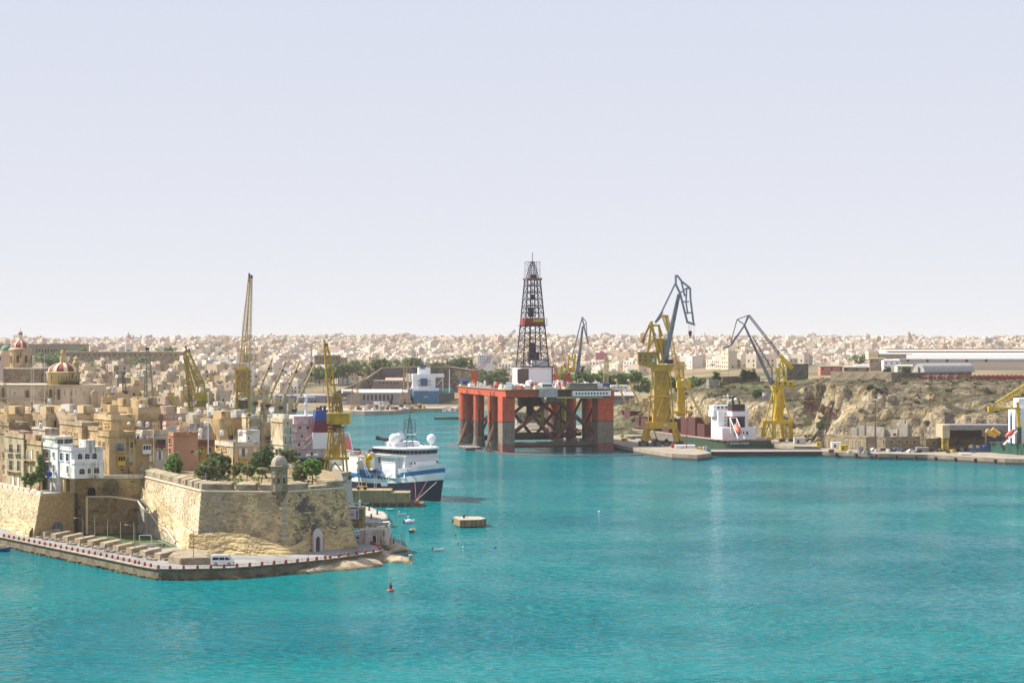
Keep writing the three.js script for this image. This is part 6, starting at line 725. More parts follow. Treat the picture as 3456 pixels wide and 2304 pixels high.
{
const o=V(-40.3,0,-674),fr=frame(o,-0.97),t=thing('survey_ship','white and blue survey ship with big white radomes moored at the pier','ship',o),L=62,bm=16.6,hb=(a,b,m,n)=>part(n,hullBand(fr,L,bm,a,b,3.4,4),m,t),blue=mat([0.015,0.16,0.42],0.45);
hb(-1.5,0.5,mat([0.10,0.025,0.03],0.7,T.rust),'boot_topping');hb(0.5,4.4,navy,'lower_hull');hb(4.4,5.9,white,'hull_band');hb(5.9,7.2,blue,'blue_stripe');hb(7.2,8.6,white,'bow_bulwark');part('blue_flash',[fr.B(14,1.5,0.2,3,7.15,bm/2+0.02)],blue,t);
part('deck',deckPlate(fr,L,bm,6.7),mat([0.2,0.3,0.28],0.8),t);
part('aft_housing',[fr.B(25,5.6,bm*0.97,-18.2,6.6,0)],white,t);part('aft_cutout',fr.B(7,2.4,0.4,-20,9.4,bm*0.485),mat([0.3,0.28,0.27],0.8),t);part('aft_roof',fr.B(24.6,0.2,bm*0.95,-18.2,12.2,0),mat([0.4,0.36,0.32],0.9),t);
const R=rng(301);for(let i=0;i<26;i++)part('deck_gear',fr.B(0.8+2*R(),0.6+1.3*R(),0.8+1.5*R(),-29+25*R(),12.3,(R()-0.5)*14,R()),[white,mat([0.35,0.3,0.26],0.8),mat([0.3,0.05,0.05],0.8),steel][Math.floor(R()*4)],t);
part('helideck_truss',lattice(fr.at(-31,13.6,6),fr.at(-8,13.2,6),1.6,1.6,12,0.09),mat([0.35,0.33,0.31],0.7),t);part('winch_drum',[fr.bar([-27,13,-3],[-27,13,0.5],0.9,14),fr.bar([-23.5,13,-3],[-23.5,13,-1],1.1,14)],mat([0.22,0.03,0.04],0.7),t);
part('mid_house',[fr.B(7,2.2,13,-3,6.7,-1),fr.B(5,4.6,10,0.5,6.7,-2.5)],white,t);part('accommodation',[fr.B(13,7.2,15.2,10.6,6.7,0),fr.B(4,7.2,12.6,18.6,6.7,0),fr.B(2,5.4,9,21.2,6.7,0)],white,t);
const bw=[[4,-8.6],[15,-8.6],[20.8,-6],[22.2,-2.2],[22.2,2.2],[20.8,6],[15,8.6],[4,8.6]],P=(s,y)=>ccw(bw.map(([x,z])=>fr.at(x*s+(1-s)*12,y,z*s)));part('bridge_walkway',slab(P(1.02,0),13.8,14.0),white,t);part('bridge',loft(P(0.93,13.9),P(0.98,15.9)),white,t);part('bridge_roof',slab(P(1.04,0),15.9,16.35),white,t);part('railing',rails(fr,bw.map(([x,z])=>[x*1.02,12.9,z*1.02])),white,t);
for(let i=1;i<bw.length-1;i++){const[a,b]=[bw[i],bw[i+1]],n=Math.max(2,Math.round(Math.hypot(b[0]-a[0],b[1]-a[1])/1.3));for(let j=0;j<n;j++){const q=(k)=>[12+(lerp(a[0],b[0],k)-12)*0.975,0,lerp(a[1],b[1],k)*0.975],c=q((j+0.5)/n),ry=Math.atan2(b[0]-a[0],b[1]-a[1]),w=Math.hypot(b[0]-a[0],b[1]-a[1])/n-0.22;part('bridge_window',fr.B(0.16,1.15,w,c[0]*1.0,14.45,c[2],ry),glass,t);}}for(let j=0;j<8;j++)for(const e of[-1,1])part('bridge_window',fr.B(1.0,1.15,0.16,5+j*1.25,14.45,e*8.38),glass,t);
for(const[x,z]of[[19.6,-5.8],[19.6,-4.6],[23.05,3.6],[23.05,4.8]])part('window',fr.B(0.12,0.75,0.6,x>21?22.25:20.66,11.3,z),glass,t);for(let i=0;i<6;i++)part('porthole',fr.B(0.45,0.55,0.1,8+i*1.8,6.1,bm/2+0.02),blackM,t);
part('doorway',fr.B(0.9,2.2,0.12,7.4,11.2,7.83),mat([0.25,0.18,0.1],0.8),t);
const rad=(x,y,z,r,q)=>{const p=fr.at(x,y,z),k=part('radome',ball(r,p.x,p.y,p.z,20,14),mat([0.8,0.8,0.8],0.5),t);part('pedestal',lathe([[0.5,-r-2.2],[0.5,-r*0.8],[0,-r*0.8]],12,p.x,p.y,p.z),white,k);};rad(12.5,18.9,5.2,1.75);rad(9.5,19.3,1.5,1.6);rad(17.2,18.9,-5.8,1.5);
part('top_house',[fr.B(7,1.6,9,9,16.3,0)],white,t);part('mast',[lattice(fr.at(13.5,16.3,0),fr.at(13.5,25.5,0),2.2,0.7,6,0.1),lattice(fr.at(13.5,21,0),fr.at(13.5,25,0),3.6,3.4,3,0.06)],mat([0.03,0.04,0.075],0.6),t,null,'stuff');part('mast_pole',fr.bar([13.5,24,0],[13.5,27.5,0],0.14),mat([0.03,0.04,0.075],0.6),t);part('mast_stay',[fr.bar([13.5,21,0],[18,16.3,-3],0.12),fr.bar([13.5,20,0],[9,16.3,3],0.12)],mat([0.04,0.07,0.1],0.6),t);part('radar_scanner',fr.B(0.4,0.3,3,14.6,20.2,0),white,t);
part('exhaust',[fr.bar([4,16.3,3],[4.6,18.6,3],0.6,10),fr.bar([4.6,18.4,3],[1.4,18.9,5.2],0.65,10)],mat([0.06,0.035,0.045],0.7),t);
{const p=px(1240,1543,674),q=px(1240,1622,674);const k=part('yellow_post',[bar(q,p,0.95,14),bar(q.clone().add(V(0,-0.15,0)),q.clone().add(V(0,0.4,0)),1.2,14)],yel2,t);part('ball_head',ball(1.1,p.x+0.9,p.y+0.2,p.z,14,10),yel2,k);part('coil_arm',[bar(V(p.x+0.5,p.y+0.3,p.z),V(p.x-0.6,p.y+0.9,p.z-4),0.9,12)],mat([0.1,0.1,0.11],0.7),k);}
part('deck_crane',[fr.bar([23.4,6.9,4],[23.4,10,4],0.3),fr.bar([23.4,10,4],[24.6,10.4,0],0.28),fr.bar([24.6,10.4,0],[25.4,8,-1.8],0.2)],mat([0.08,0.09,0.12],0.5),t);part('side_davit',[fr.bar([1,6.7,8.2],[-3,11.6,8.2],0.35),fr.bar([3,6.7,8.2],[-3.4,11.9,8.2],0.35),fr.bar([-3,11.6,8.2],[-5.4,10.4,8.4],0.4)],white,t);part('workboat',fr.put(new THREE.SphereGeometry(1,14,8).scale(2.4,0.9,1).translate(5.5,8.2,7.6)),blackM,t);part('railing',rails(fr,[[1,6.8,8.6],[10,6.8,8.5],[19,7.5,7]]),white,t);part('searchlight',[fr.B(1.2,1.6,1.2,27.2,9.6,-3.2)],white,t);for(let i=0;i<9;i++)part('bow_rail_panel',fr.B(1.2,0.9,0.1,22+i*0.9,9.2+i*0.12,6.2-i*0.66,-0.6),mat([0.62,0.62,0.6],0.7),t);
const m=px(1404,1689,630);for(const[x,y,c]of[[1441,1624,[0.3,0.1,0.08]],[1473,1627,[0.45,0.5,0.42]],[1400,1626,[0.3,0.06,0.06]]])single('mooring_line',x<1410?'dark red mooring line hanging nearly straight down from the ship bow':x<1450?'reddish mooring line slanting from the ship bow to the pier head':'pale green mooring line from the ship bow to the pier head','rope',bar(m,px(x,y,645),0.09,5),mat(c,0.8),m);
}
{
const o=V(-63.5,0,-690),fr=frame(o,0.22),t=thing('tanker','pink and white tanker stern with a blue and dark red funnel behind the yellow crane','ship',o),pk=mat([0.78,0.68,0.69],0.6,T.rust),P=ccw([[-9,0],[9,0],[11,-8],[11,-60],[-11,-60],[-11,-8]].map(([x,z])=>fr.at(x,0,z)));
part('hull',loft(P.map((p)=>V(p.x*0.98+o.x*0.02,-1,p.z)),P.map((p)=>V(p.x,11.2,p.z))),mat([0.016,0.02,0.05],0.5,T.rust),t);part('accommodation',[[0,11.2,3,22],[-1,14.2,2.8,20],[-2,17,2.7,18.5],[-3,19.7,2.7,17],[-4,22.4,2.6,15]].map(([z,y,h,w])=>fr.B(w,h,16,-1,y,z-10)),pk,t);part('deck_edge',[[-1,14.1,21.5],[-2,16.9,20],[-3,19.6,18.5],[-4,22.3,16]].map(([z,y,w])=>fr.B(w,0.18,17,-1,y,z-9)),mat([0.6,0.3,0.3],0.7),t);part('railing',[[-1,14.2,10.4],[-2,17,9.7],[-3,19.7,9]].map(([z,y,w])=>rails(fr,[[-1-w,y,z-14],[-1-w,y,z-0.8],[-1+w,y,z-0.8]])),pk,t);
for(const[x,y,z]of[[-7,12.2,-1.9],[-3,12.2,-1.9],[3,12.2,-1.9],[-7,15.2,-2.9],[-4.4,15.2,-2.9],[2.5,15.2,-2.9],[-6,18,-3.9],[-1,18,-3.9],[-6.5,20.8,-4.9],[-4,20.8,-4.9]])part('window',fr.B(0.7,0.8,0.12,x,y,z),glass,t);part('ladder',[fr.bar([-6,14.4,-0.4],[-3,17,-0.4],0.14,4),fr.bar([-5,17.2,-1.4],[-2,19.8,-1.4],0.14,4)],pk,t);
const fn=(y0,y1,s0,s1)=>{const q=(s,y)=>ccw([[-3.4,2],[3.4,2],[3.4,-5],[-3.4,-5]].map(([x,z])=>fr.at(1.4+x*s,y,-4+z*s)));return loft(q(s0,y0),q(s1,y1));};const f=part('funnel',fn(19.5,23.6,1.2,1.0),mat([0.12,0.012,0.03],0.5),t);part('funnel_band',fn(23.6,27,1.0,0.84),mat([0.008,0.06,0.27],0.5),f);part('funnel_base',fn(14,19.6,1.2,1.2),white,f);part('exhaust_pipe',[[0.4,0],[2,-2],[1.4,1]].map(([x,z])=>fr.bar([x,26.8,-4+z],[x,28.4,-4+z],0.35,8)),blackM,f);
part('radar_mast',[fr.bar([-4,24.8,-9],[-4,32,-9],0.5,8),fr.B(6,0.25,1.6,-4,31.2,-9),fr.B(4.4,0.25,1.4,-4,28.6,-9)],white,t);
const lb=fr.at(8.4,15.4,1),b=part('lifeboat',[ball(1,0,0,0,16,12)].map((g)=>{g.scale(1.5,1.35,3.6);g.rotateX(0.9);g.translate(lb.x,lb.y,lb.z);return g;}),mat([0.62,0.16,0.14],0.5),t);part('lifeboat_cabin',fr.B(1.6,0.9,1.3,8.3,17.4,-0.6),mat([0.66,0.2,0.18],0.5),b);part('davit',[[6.4],[10.2]].map(([x])=>[fr.bar([x-0.8,19.4,-1],[x+0.2,11.6,3.4],0.28),fr.bar([x-0.8,19.4,-1],[x,12,-4],0.22)]).concat(fr.bar([5.6,19.4,-1],[9.4,19.4,-1],0.25)),white,t);
part('stern_winch',[-5,-2.6].map((x)=>fr.bar([x,12,0.4],[x+1.4,12,0.4],0.6,10)),mat([0.5,0.5,0.5],0.6),t);part('name_lettering',[0,1].map((r)=>[0,1,2,3,4,5].map((i)=>fr.B(0.62,0.7,0.06,3.0+i*0.95-r*1.2,8.4-r*1.6,0.06))),mat([0.4,0.45,0.5],0.7),t);
single('orange_exhaust','small orange deck lamp box right of the dark red funnel','lamp box',fr.B(1.8,1.6,1,6.2,21.2,-2),mat([0.75,0.2,0.03],0.6),fr.at(6.2,21.2,-2));
}
const font=await new FontLoader().loadAsync('fonts/droid/droid_sans_bold.typeface.json');
{
const o=V(81,0,-1055),fr=frame(o,Math.PI-1.287),t=thing('bulk_carrier','long green bulk carrier with maroon hatch covers and cream deck cranes in the dock','ship',o),gr=mat([0.04,0.085,0.05],0.6,T.rust),L=205,bm=25;
part('hull',hullBand(fr,L,bm,-2,4.2,1,5,30,0.86),gr,t);part('pale_side',[fr.B(92,3.0,0.16,-2,0.9,-bm/2-0.02),fr.B(92,3.0,0.16,-2,0.9,bm/2+0.02)],mat([0.26,0.22,0.19],0.8,T.rust),t);part('deck',deckPlate(fr,L,bm,4.3),mat([0.16,0.06,0.045],0.85),t);part('deck_edge',[-1,1].map((e)=>fr.B(150,0.5,0.5,-18,4.2,e*bm*0.475)),mat([0.4,0.3,0.26],0.8),t);
for(const[x,h]of[[-60,6.2],[-48,9],[-38,8.2],[-12,7],[10,5],[20,6],[32,6.5],[46,9],[58,9]])part('hatch_cover',[fr.B(9.5,h,0.9,x,4.3,-7),fr.B(9.5,h,0.9,x,4.3,7),fr.B(0.5,h,14,x-4.6,4.3,0)],maroon,t);
part('superstructure',[fr.B(9,13,15,-78,4.3,0),fr.B(6,3,18,-77,14.6,0),fr.B(12,5.5,17,-84,4.3,0)],white,t);part('bridge',[fr.B(5,2.6,17,-76.5,17.3,0)],white,t);for(let i=0;i<7;i++)part('window',fr.B(0.14,0.9,1.1,-79.1,18.3,-6+i*2),glass,t);for(let k=0;k<4;k++)for(let i=0;i<4;i++){part('porthole',fr.B(0.5,0.6,0.12,-75-i*1.8,6.2+k*2.7,7.55),glass,t);part('porthole',fr.B(0.12,0.6,0.5,-82.55,10.6+k*1.7,-4+i*2.4),glass,t);}for(const z of[-2,0,2,4])part('window',fr.B(0.14,1.5,0.8,-90.06,6.4,z),blackM,t);part('railing',[rails(fr,[[-74,17.4,8.6],[-80,17.4,8.6],[-80,17.4,-8.6]]),rails(fr,[[-70,4.4,11.6],[-92,4.4,11.2],[-100,4.4,9.6],[-100,4.4,-9.6]])],white,t);part('radar_mast',[fr.bar([-76,19.8,0],[-76,25,0],0.35),fr.B(3,0.2,5,-76,22.4,0),fr.B(2,0.2,4,-76,24,0)],white,t);
const fn=(y0,y1,s=1)=>slab([[-2.8,-3.2],[2.8,-3.2],[2.8,3.2],[-2.8,3.2]].map(([x,z])=>fr.at(-86.5+x*s,0,z*s)),y0,y1),f=part('funnel',fn(9.8,20.6),blackM,t);part('funnel_band',[fn(14.6,15.1,1.02),fn(17.3,17.8,1.02)],mat([0.4,0.03,0.05],0.5),f);part('funnel_band',fn(15.1,17.3,1.02),white,f);part('exhaust_pipe',[fr.bar([-85,20.4,-1],[-85,23.5,-1],0.6,8),fr.bar([-88,20.4,1],[-88,22.4,1],0.4,8)],blackM,f);{const p=fr.at(-89.5,22.8,-1.5);part('satellite_dome',ball(0.9,p.x,p.y,p.z),white,f);}
const lp=fr.at(-95,9.4,-3),lb=part('lifeboat',[ball(1,0,0,0,14,10)].map((g)=>{g.scale(3.6,1.4,1.5);g.rotateZ(0.62);g.rotateY(Math.PI-1.287);g.translate(lp.x,lp.y,lp.z);return g;}),mat([0.5,0.13,0.07],0.5),t);part('launch_frame',[fr.bar([-90,14.4,-1.4],[-100,5,-1.4],0.25),fr.bar([-90,14.4,-4.6],[-100,5,-4.6],0.25),fr.bar([-90,14.4,-1.4],[-92,5,-1.4],0.25),fr.bar([-90,14.4,-4.6],[-92,5,-4.6],0.25),fr.bar([-90,14.4,-1.4],[-90,14.4,-4.6],0.2)],white,lb);
{const g=new TextGeometry('ALEXIA SPIRIT',{font,size:1.0,depth:0.08,curveSegments:2});g.rotateY(-Math.PI/2);g.translate(-L/2-0.12,2.6,-9.6);part('name_lettering',fr.put(g),mat([0.6,0.6,0.6],0.7),t);}
for(const[a,b,p,y1,d,lb]of[[[2130,1400],[2080,1284],2134,1358,1112,'cream deck crane nearest the red rig on the green ship'],[[2178,1408],[2122,1284],2177,1356,1090,'cream deck crane left of the big yellow crane tower'],[[2385,1432],[2306,1284],2388,1415,1000,'cream deck crane leaning over the maroon hatches before the white bridge']]){const b0=px(p,1440,d),c=thing('deck_crane',lb,'ship crane',b0,null);part('pedestal',bar(b0,px(p,y1,d),1.1,10,1.0),creamP,c);part('house',box(2.8,3.6,2.8,b0.x,px(p,y1+10,d).y,b0.z),creamP,c);part('boom',[bar(px(...a,d-2),px(...b,d-2),0.7,6,0.42),bar(px(...a,d+1),px(...b,d+1),0.6,6,0.42)],creamP,c);part('boom_tip',ball(0.8,...px(...b,d).toArray()),creamP,c);part('wire',bar(px(p,y1,d),px(...b,d),0.06,4),blackM,c);}
}
{
const d=1545,k=d/F,o=px(1437,1378,d),fr=frame(o.clone().setY(0),0.12),t=thing('blue_tanker','blue hulled tanker with white superstructure and blue funnel in the far dock','ship',o),bl=mat([0.012,0.22,0.46],0.5,T.rust),P=ccw([[-9,1],[9,1],[11,-9],[22,-120],[4,-120],[-10,-10]].map(([x,z])=>fr.at(x,0,z)));
part('hull',loft(P.map((p)=>V(p.x,-1,p.z)),P.map((p)=>V(p.x,13.2,p.z))),bl,t);part('side_hull',slab([[9,-1],[11.5,-9],[27,-60],[25,-62],[9,-9]].map(([x,z])=>fr.at(x,0,z)),-1,10.6),mat([0.05,0.10,0.16],0.6,T.rust),t);part('poop_rail',fr.B(19,1.3,0.3,0,13.2,0),white,t);part('superstructure',[fr.B(17,13,12,-1,12.5,-10),fr.B(9,5,5,-2,11.5,-3),fr.B(9,5,8,-0.5,25.4,-12)],white,t);part('bridge',fr.B(28,2.6,6,0.5,23,-12),white,t);part('wing_strut',[fr.bar([-12,21.8,-10],[-8,17,-10],0.3),fr.bar([13,21.8,-10],[9,17,-10],0.3),fr.B(0.6,9,0.6,-12.6,13,-11),fr.B(0.6,9,0.6,13.6,13,-11)],white,t);part('funnel',[fr.B(5.2,5.4,4,-1.4,17,-2.6)],mat([0.01,0.08,0.2],0.5),t);part('funnel_top',fr.B(4.2,3.2,4,-1.6,29.2,-10),mat([0.01,0.05,0.13],0.5),t);part('mast',[fr.bar([0,29,-12],[0,35,-12],0.4),fr.B(5,0.4,1,1.6,34.4,-12),fr.bar([20,11,-26],[20,29,-26],0.5,6,0.2)],white,t);for(const x of[-5,-3,1.5,3.5])for(const y of[13.5,17.5,20])part('window',fr.B(0.8,0.9,0.2,x,y,-3.95),glass,t);for(const[x,z]of[[-10.4,-6],[11.4,-8]]){const p=fr.at(x,14.4,z);part('lifeboat',[ball(1,0,0,0,10,8)].map((g)=>{g.scale(1,1.1,2.6);g.translate(p.x,p.y,p.z);return g;}),mat([0.5,0.2,0.17],0.6),t);}const R=rng(311);for(let i=0;i<16;i++)part('stern_gear',fr.B(0.8,0.8+R(),0.8,-8+16*R(),11.5,-0.8-R()),[white,mat([0.05,0.25,0.2],0.7),steel][i%3],t);part('manifold',[fr.B(7,3.2,5,19,11,-30),fr.B(5,2,4,15,11,-18)],mat([0.06,0.3,0.24],0.7),t);part('anchor_light',fr.B(3,0.5,0.1,0,8.6,1.05),mat([0.5,0.55,0.6],0.7),t);
}
{
const d=872,o=V((3480-CX)*d/F,0,-d),fr=frame(o,-1.1),t=thing('supply_ship','dark green ship with a tall white bridge cut by the right edge of the view','ship',o);part('hull',hullBand(fr,40,13,-1,7.2,1.5,3,24,0.7),mat([0.02,0.12,0.085],0.5,T.rust),t);part('boot_topping',hullBand(fr,40.2,13.06,-1.2,0.7,0,3,24,0.7),mat([0.2,0.09,0.06],0.7,T.rust),t);part('deck',deckPlate(fr,40,13,7.0),rustM,t);const X=(x)=>(x-CX)*d/F,Y=(y)=>EYE-(y-CY)*d/F;part('superstructure',[box(9,Y(1378)-7,12,X(3428)+4.5,7,-d-6),box(6,Y(1345)-Y(1378),9,X(3442)+3,Y(1378),-d-6)],white,t);for(const y of[1385,1400,1450])part('window',box(1.4,0.9,0.1,X(3440),Y(y),-d+0.02),glass,t);part('crane_pillar',[bar(V(X(3440),7,-d+2),V(X(3432),Y(1356),-d+2),0.8,10,0.6)],yel2,t);part('crane_post',bar(V(X(3437),7,-d+2),V(X(3437),Y(1440),-d+2),1.0,10),mat([0.015,0.05,0.035],0.6),t);part('boom',bar(V(X(3440),Y(1377),-d+2),V(X(3352),Y(1378),-d+2),0.5,6),yel2,t);part('boom_head',[box(2.6,2.2,2,X(3343),Y(1388),-d+2),box(2.8,1.6,1.6,X(3360),Y(1385),-d+2)],yel2,t);part('boom_stay',lattice(V(X(3360),Y(1364),-d+2),V(X(3470),Y(1296),-d+2),1.6,1.8,10,0.16),yel2,t);part('radome',ball(0.6,X(3411),Y(1398),-d+2),white,t);part('blue_frame',[bar(V(X(3416),Y(1500),-d-1),V(X(3416),Y(1392),-d-1),0.5)],mat([0.03,0.13,0.3],0.6),t);const lb=V(X(3408),Y(1462),-d+1);part('lifeboat',[ball(1,0,0,0)].map((g)=>{g.scale(2.6,0.9,1.1);g.rotateZ(0.7);g.translate(lb.x,lb.y,lb.z);return g;}),mat([0.6,0.07,0.05],0.5),t);part('launch_rail',[bar(V(X(3385),Y(1500),-d+1),V(X(3428),Y(1455),-d+1),0.25),bar(V(X(3385),Y(1500),-d+3),V(X(3430),Y(1452),-d+3),0.25)],white,t);part('pipe_stack',[bar(V(X(3345),Y(1455),-d-8),V(X(3378),Y(1475),-d-8),1.0,10),bar(V(X(3365),Y(1450),-d-8),V(X(3390),Y(1468),-d-8),0.9,10)],mat([0.55,0.33,0.05],0.7),t);
const p=gp(3263,1555,0),b=thing('pilot_boat','small blue and white cabin boat beside the right-hand quay','boat',p),q=frame(p,0.15);const h=hullGeo(9,3.2,1.8);h.translate(0,-0.4,0);part('hull',q.put(h),mat([0.02,0.05,0.16],0.5),b);part('cabin',[q.B(3.4,1.7,2.2,0,1.3,0),q.B(5,0.15,2.4,-0.4,3.0,0)],white,b);part('window',q.B(2.8,0.7,0.1,0,2.0,1.12),glass,b);part('rail',rails(q,[[-4,1.2,1.4],[0,1.2,1.5]],0.7),white,b);
}
// ---------- drilling rig ----------
{
const O=V(-1.7,0,-933),U=V(0.96,0,-0.28),W=V(-0.255,0,-0.967),at=(u,y,v)=>O.clone().addScaledVector(U,u).addScaledVector(W,v).setY(y),turn=Math.atan2(-U.z,U.x),t=thing('drilling_rig','huge orange semi-submersible drilling rig on tall columns with a dark lattice derrick','drilling rig',at(23,0,40));
const B=(w,h,d,u,y,v,r=0)=>{const p=at(u,y,v);return box(w,h,d,p.x,p.y,p.z,turn+r);},bb=(a,b,r,n=10,r2)=>bar(at(...a),at(...b),r,n,r2);
const red=mat([0.68,0.105,0.04],0.65,T.rust),dirty=mat([0.30,0.24,0.19],0.9,T.rust),foul=mat([0.30,0.12,0.10],0.85,T.rust),dk=mat([0.13,0.085,0.07],0.85,T.rust),br=mat([0.20,0.065,0.05],0.8,T.rust);
const sq=(u,v,w,d)=>{const c=part('column',B(w,11.4,d,u,13.8,v),red,t);part('fouled_section',B(w-0.05,10,d-0.05,u,3.9,v),dirty,c);part('tide_section',B(w-0.02,5.5,d-0.02,u,-1.6,v),foul,c);part('band',B(w+0.2,0.5,d+0.2,u,13.5,v),dk,c);};
const cy=(u,v,r,k=0)=>{const c=part('column',bb([u,12.6,v],[u,25,v],r,24),red,t);part('fouled_section',bb([u,5,v],[u,12.7,v],r*1.0-0.03,24),mat([0.22,0.15,0.125],0.9,T.rust),c);part('tide_section',bb([u,-2,v],[u,5.1,v],r*(k?1.35:1.05),24,r),mat([0.26,0.22,0.18],0.9,T.rust),c);};
sq(0,3.5,5.8,7.6);cy(0,28,2.5,1);cy(0,55,2.5,1);cy(0,81,3.6);sq(46,3.5,7.6,8.4);cy(46,28,2.5);cy(46,55,2.5);cy(46,81,3.6);
for(const u of[0,46])part('pontoon',B(9,3.2,92,u,-3.6,41),dirty,t);
for(const v of[4,76]){part('cross_tube',bb([3,3.2,v],[43,3.2,v],1.35,14),dk,t);}part('cross_tube',bb([3,5.8,40],[43,5.8,40],1.4,14),dk,t);part('cross_tube',bb([3,6.6,28],[43,6.6,28],0.9,12),dk,t);
for(const v of[5,40,76]){for(const[a,b]of[[[23,24.3],[2,7]],[[23,24.3],[44,7]],[[13,16.6],[22,6]],[[33,16.6],[24,6]]])part('brace',bb([a[0],a[1],v],[b[0],b[1],v],v===5?0.95:0.75,12),br,t);}
for(const u of[0,46])for(const[v0,v1]of[[5,28],[28,55],[55,80]])part('brace',bb([u+(u?-2:2),25,v0],[u+(u?-2:2),8,v1],0.6,10),br,t);
part('truss_joint',[bb([20,24.2,5],[26,24.2,5],1.8,14)],mat([0.35,0.28,0.2],0.9,T.rust),t);
// deck
part('deck_hull',[B(50,3.3,84,23,24.7,41)],mat([0.10,0.07,0.06],0.85,T.rust),t);part('deck_fascia',[B(19,3.1,0.5,8.5,25.0,-1.2),B(0.5,3.1,84,-2.3,25.0,41)],red,t);part('deck_fascia',[B(4,2.6,0.5,48,25.2,-1.2)],red,t);part('deck_plate',B(52,0.3,86,23,28.05,41),mat([0.38,0.27,0.21],0.9,T.rust),t);
part('control_block',[B(8.6,3.4,3,18,24.9,-2)],mat([0.55,0.55,0.54],0.7,T.rust),t);part('quarters',[B(18,2.3,4,38.5,25.3,-2.2)],white,t);for(let i=0;i<11;i++)part('window',B(0.8,0.9,0.1,31+i*1.45,26.0,-4.25),glass,t);part('walkway',[B(46,0.15,1.6,24,28.4,-2.2),B(22,0.7,1.2,33,24.3,-2.4)],mat([0.45,0.38,0.15],0.8),t);
part('helideck_house',[B(13.5,2.6,7,35,28.4,1.5)],mat([0.16,0.18,0.19],0.7,T.sheet),t);part('bridge_house',[B(5.4,2.6,5,17.8,28.5,0.5)],white,t);for(let i=0;i<4;i++)part('window',B(0.9,0.9,0.1,16.2+i*1.1,29.7,-2.05),glass,t);
const R=rng(401),gm=[white,red,mat([0.4,0.3,0.24],0.8,T.rust),mat([0.6,0.56,0.5],0.7),mat([0.5,0.2,0.1],0.8),mat([0.55,0.4,0.05],0.7)];
for(let i=0;i<230;i++){const u=-1+48*R(),v=-1+80*R()*R();part('deck_gear',R()<0.75?B(0.8+2.4*R(),0.6+3*R()*R(),0.8+2*R(),u,28.3,v,R()):bb([u,28.3,v],[u,30+1.6*R(),v],0.4+0.5*R(),10),gm[Math.floor(R()*R()*6)],t);}
for(let i=0;i<14;i++){const u=5+11*R(),v=2+14*R(),p=at(u,29.2+2.2*R(),v);part('tank',[ball(0.8+0.5*R(),p.x,p.y,p.z,12,8),bb([u,28.2,v],[u,29.4,v],0.6,10)],white,t);}
for(let i=0;i<30;i++){const u=-2+50*R();part('vent_pipe',bb([u,28.2,2+i%7],[u,29.6+3.6*R(),2+i%7],0.1+0.1*R(),6),[rustM,white,red][i%3],t);}
const rr=[];for(let i=0;i<=40;i++)rr.push(B(0.08,1.1,0.08,-2+i*1.25,28.4,-2.9));rr.push(B(50,0.08,0.08,23,29.5,-2.9),B(50,0.08,0.08,23,29,-2.9));part('railing',rr,mat([0.55,0.4,0.1],0.7),t,null,'stuff');
for(const[u,v]of[[0.6,2],[47,2],[-0.6,81]]){const w=part('anchor_winch',[bb([u-1.6,29.9,v],[u+1.6,29.9,v],1.3,14),bb([u-1.7,29.9,v+2.4],[u+1.7,29.9,v+2.4],1.1,14)],mat([0.01,0.05,0.2],0.6),t);part('winch_frame',B(4.6,0.8,4.6,u,28.3,v+1),mat([0.5,0.36,0.06],0.7),w);}
// anchor racks hanging on the left columns
for(const v of[10,62]){const o=[];for(let i=0;i<8;i++)o.push(tube([at(-5.4+i*0.3,7.5-i*0.25,v-3+i*0.9),at(-8+i*0.3,3.6,v-4+i),at(-9.6+i*0.7,0.8,v-6+i),at(-7+i*0.8,0.9,v-7+i*0.6)],0.12,5,14));part('anchor_rack',o,rustM,t);part('anchor_shank',[bb([-4,12,v],[-9,1,v-4],0.3,6),bb([-4,12,v+2],[-8.5,1,v-1],0.3,6)],mat([0.25,0.16,0.11],0.9,T.rust),t);for(const e of[0,1.5,3])part('anchor_chain',bb([-3.8,27,v+e],[-5,6,v+e-2],0.1,4),rustM,t);}
for(const v of[20,42])part('riser_pipe',[bb([-3.4,6,v],[-3.4,18,v],0.55,8),bb([-3.2,18,v],[-3.2,27,v],0.2,6)],rustM,t);
for(const[u,v,y0]of[[43.4,1,6],[36.5,40,7],[20,30,18]])part('riser_pipe',bb([u,y0,v],[u,26,v],0.4,8),rustM,t);part('yellow_pipe',[bb([33,8,60],[33,27,60],0.8,8),bb([40.5,8,50],[41.5,27,50],1.0,8)],mat([0.55,0.45,0.03],0.7),t);part('blowout_stack',[B(9,6,9,21,19.5,40),bb([21,15.5,40],[21,19.6,40],1.6,10)],blackM,t);
// derrick
const c=at(23,0,42),sub=part('drill_floor',[B(15.5,9.6,14,23,28.4,42),B(9,3.2,9,26,38,42)],white,t);part('floor_dark_parts',[B(16.2,0.6,15,23,37.9,42),B(0.5,9.6,0.5,30.8,28.4,34.8),B(5.5,7.6,0.4,16.4,29.6,34.9)],mat([0.11,0.08,0.07],0.8),sub);  // dark rim, corner post and front panel on the white drill floor
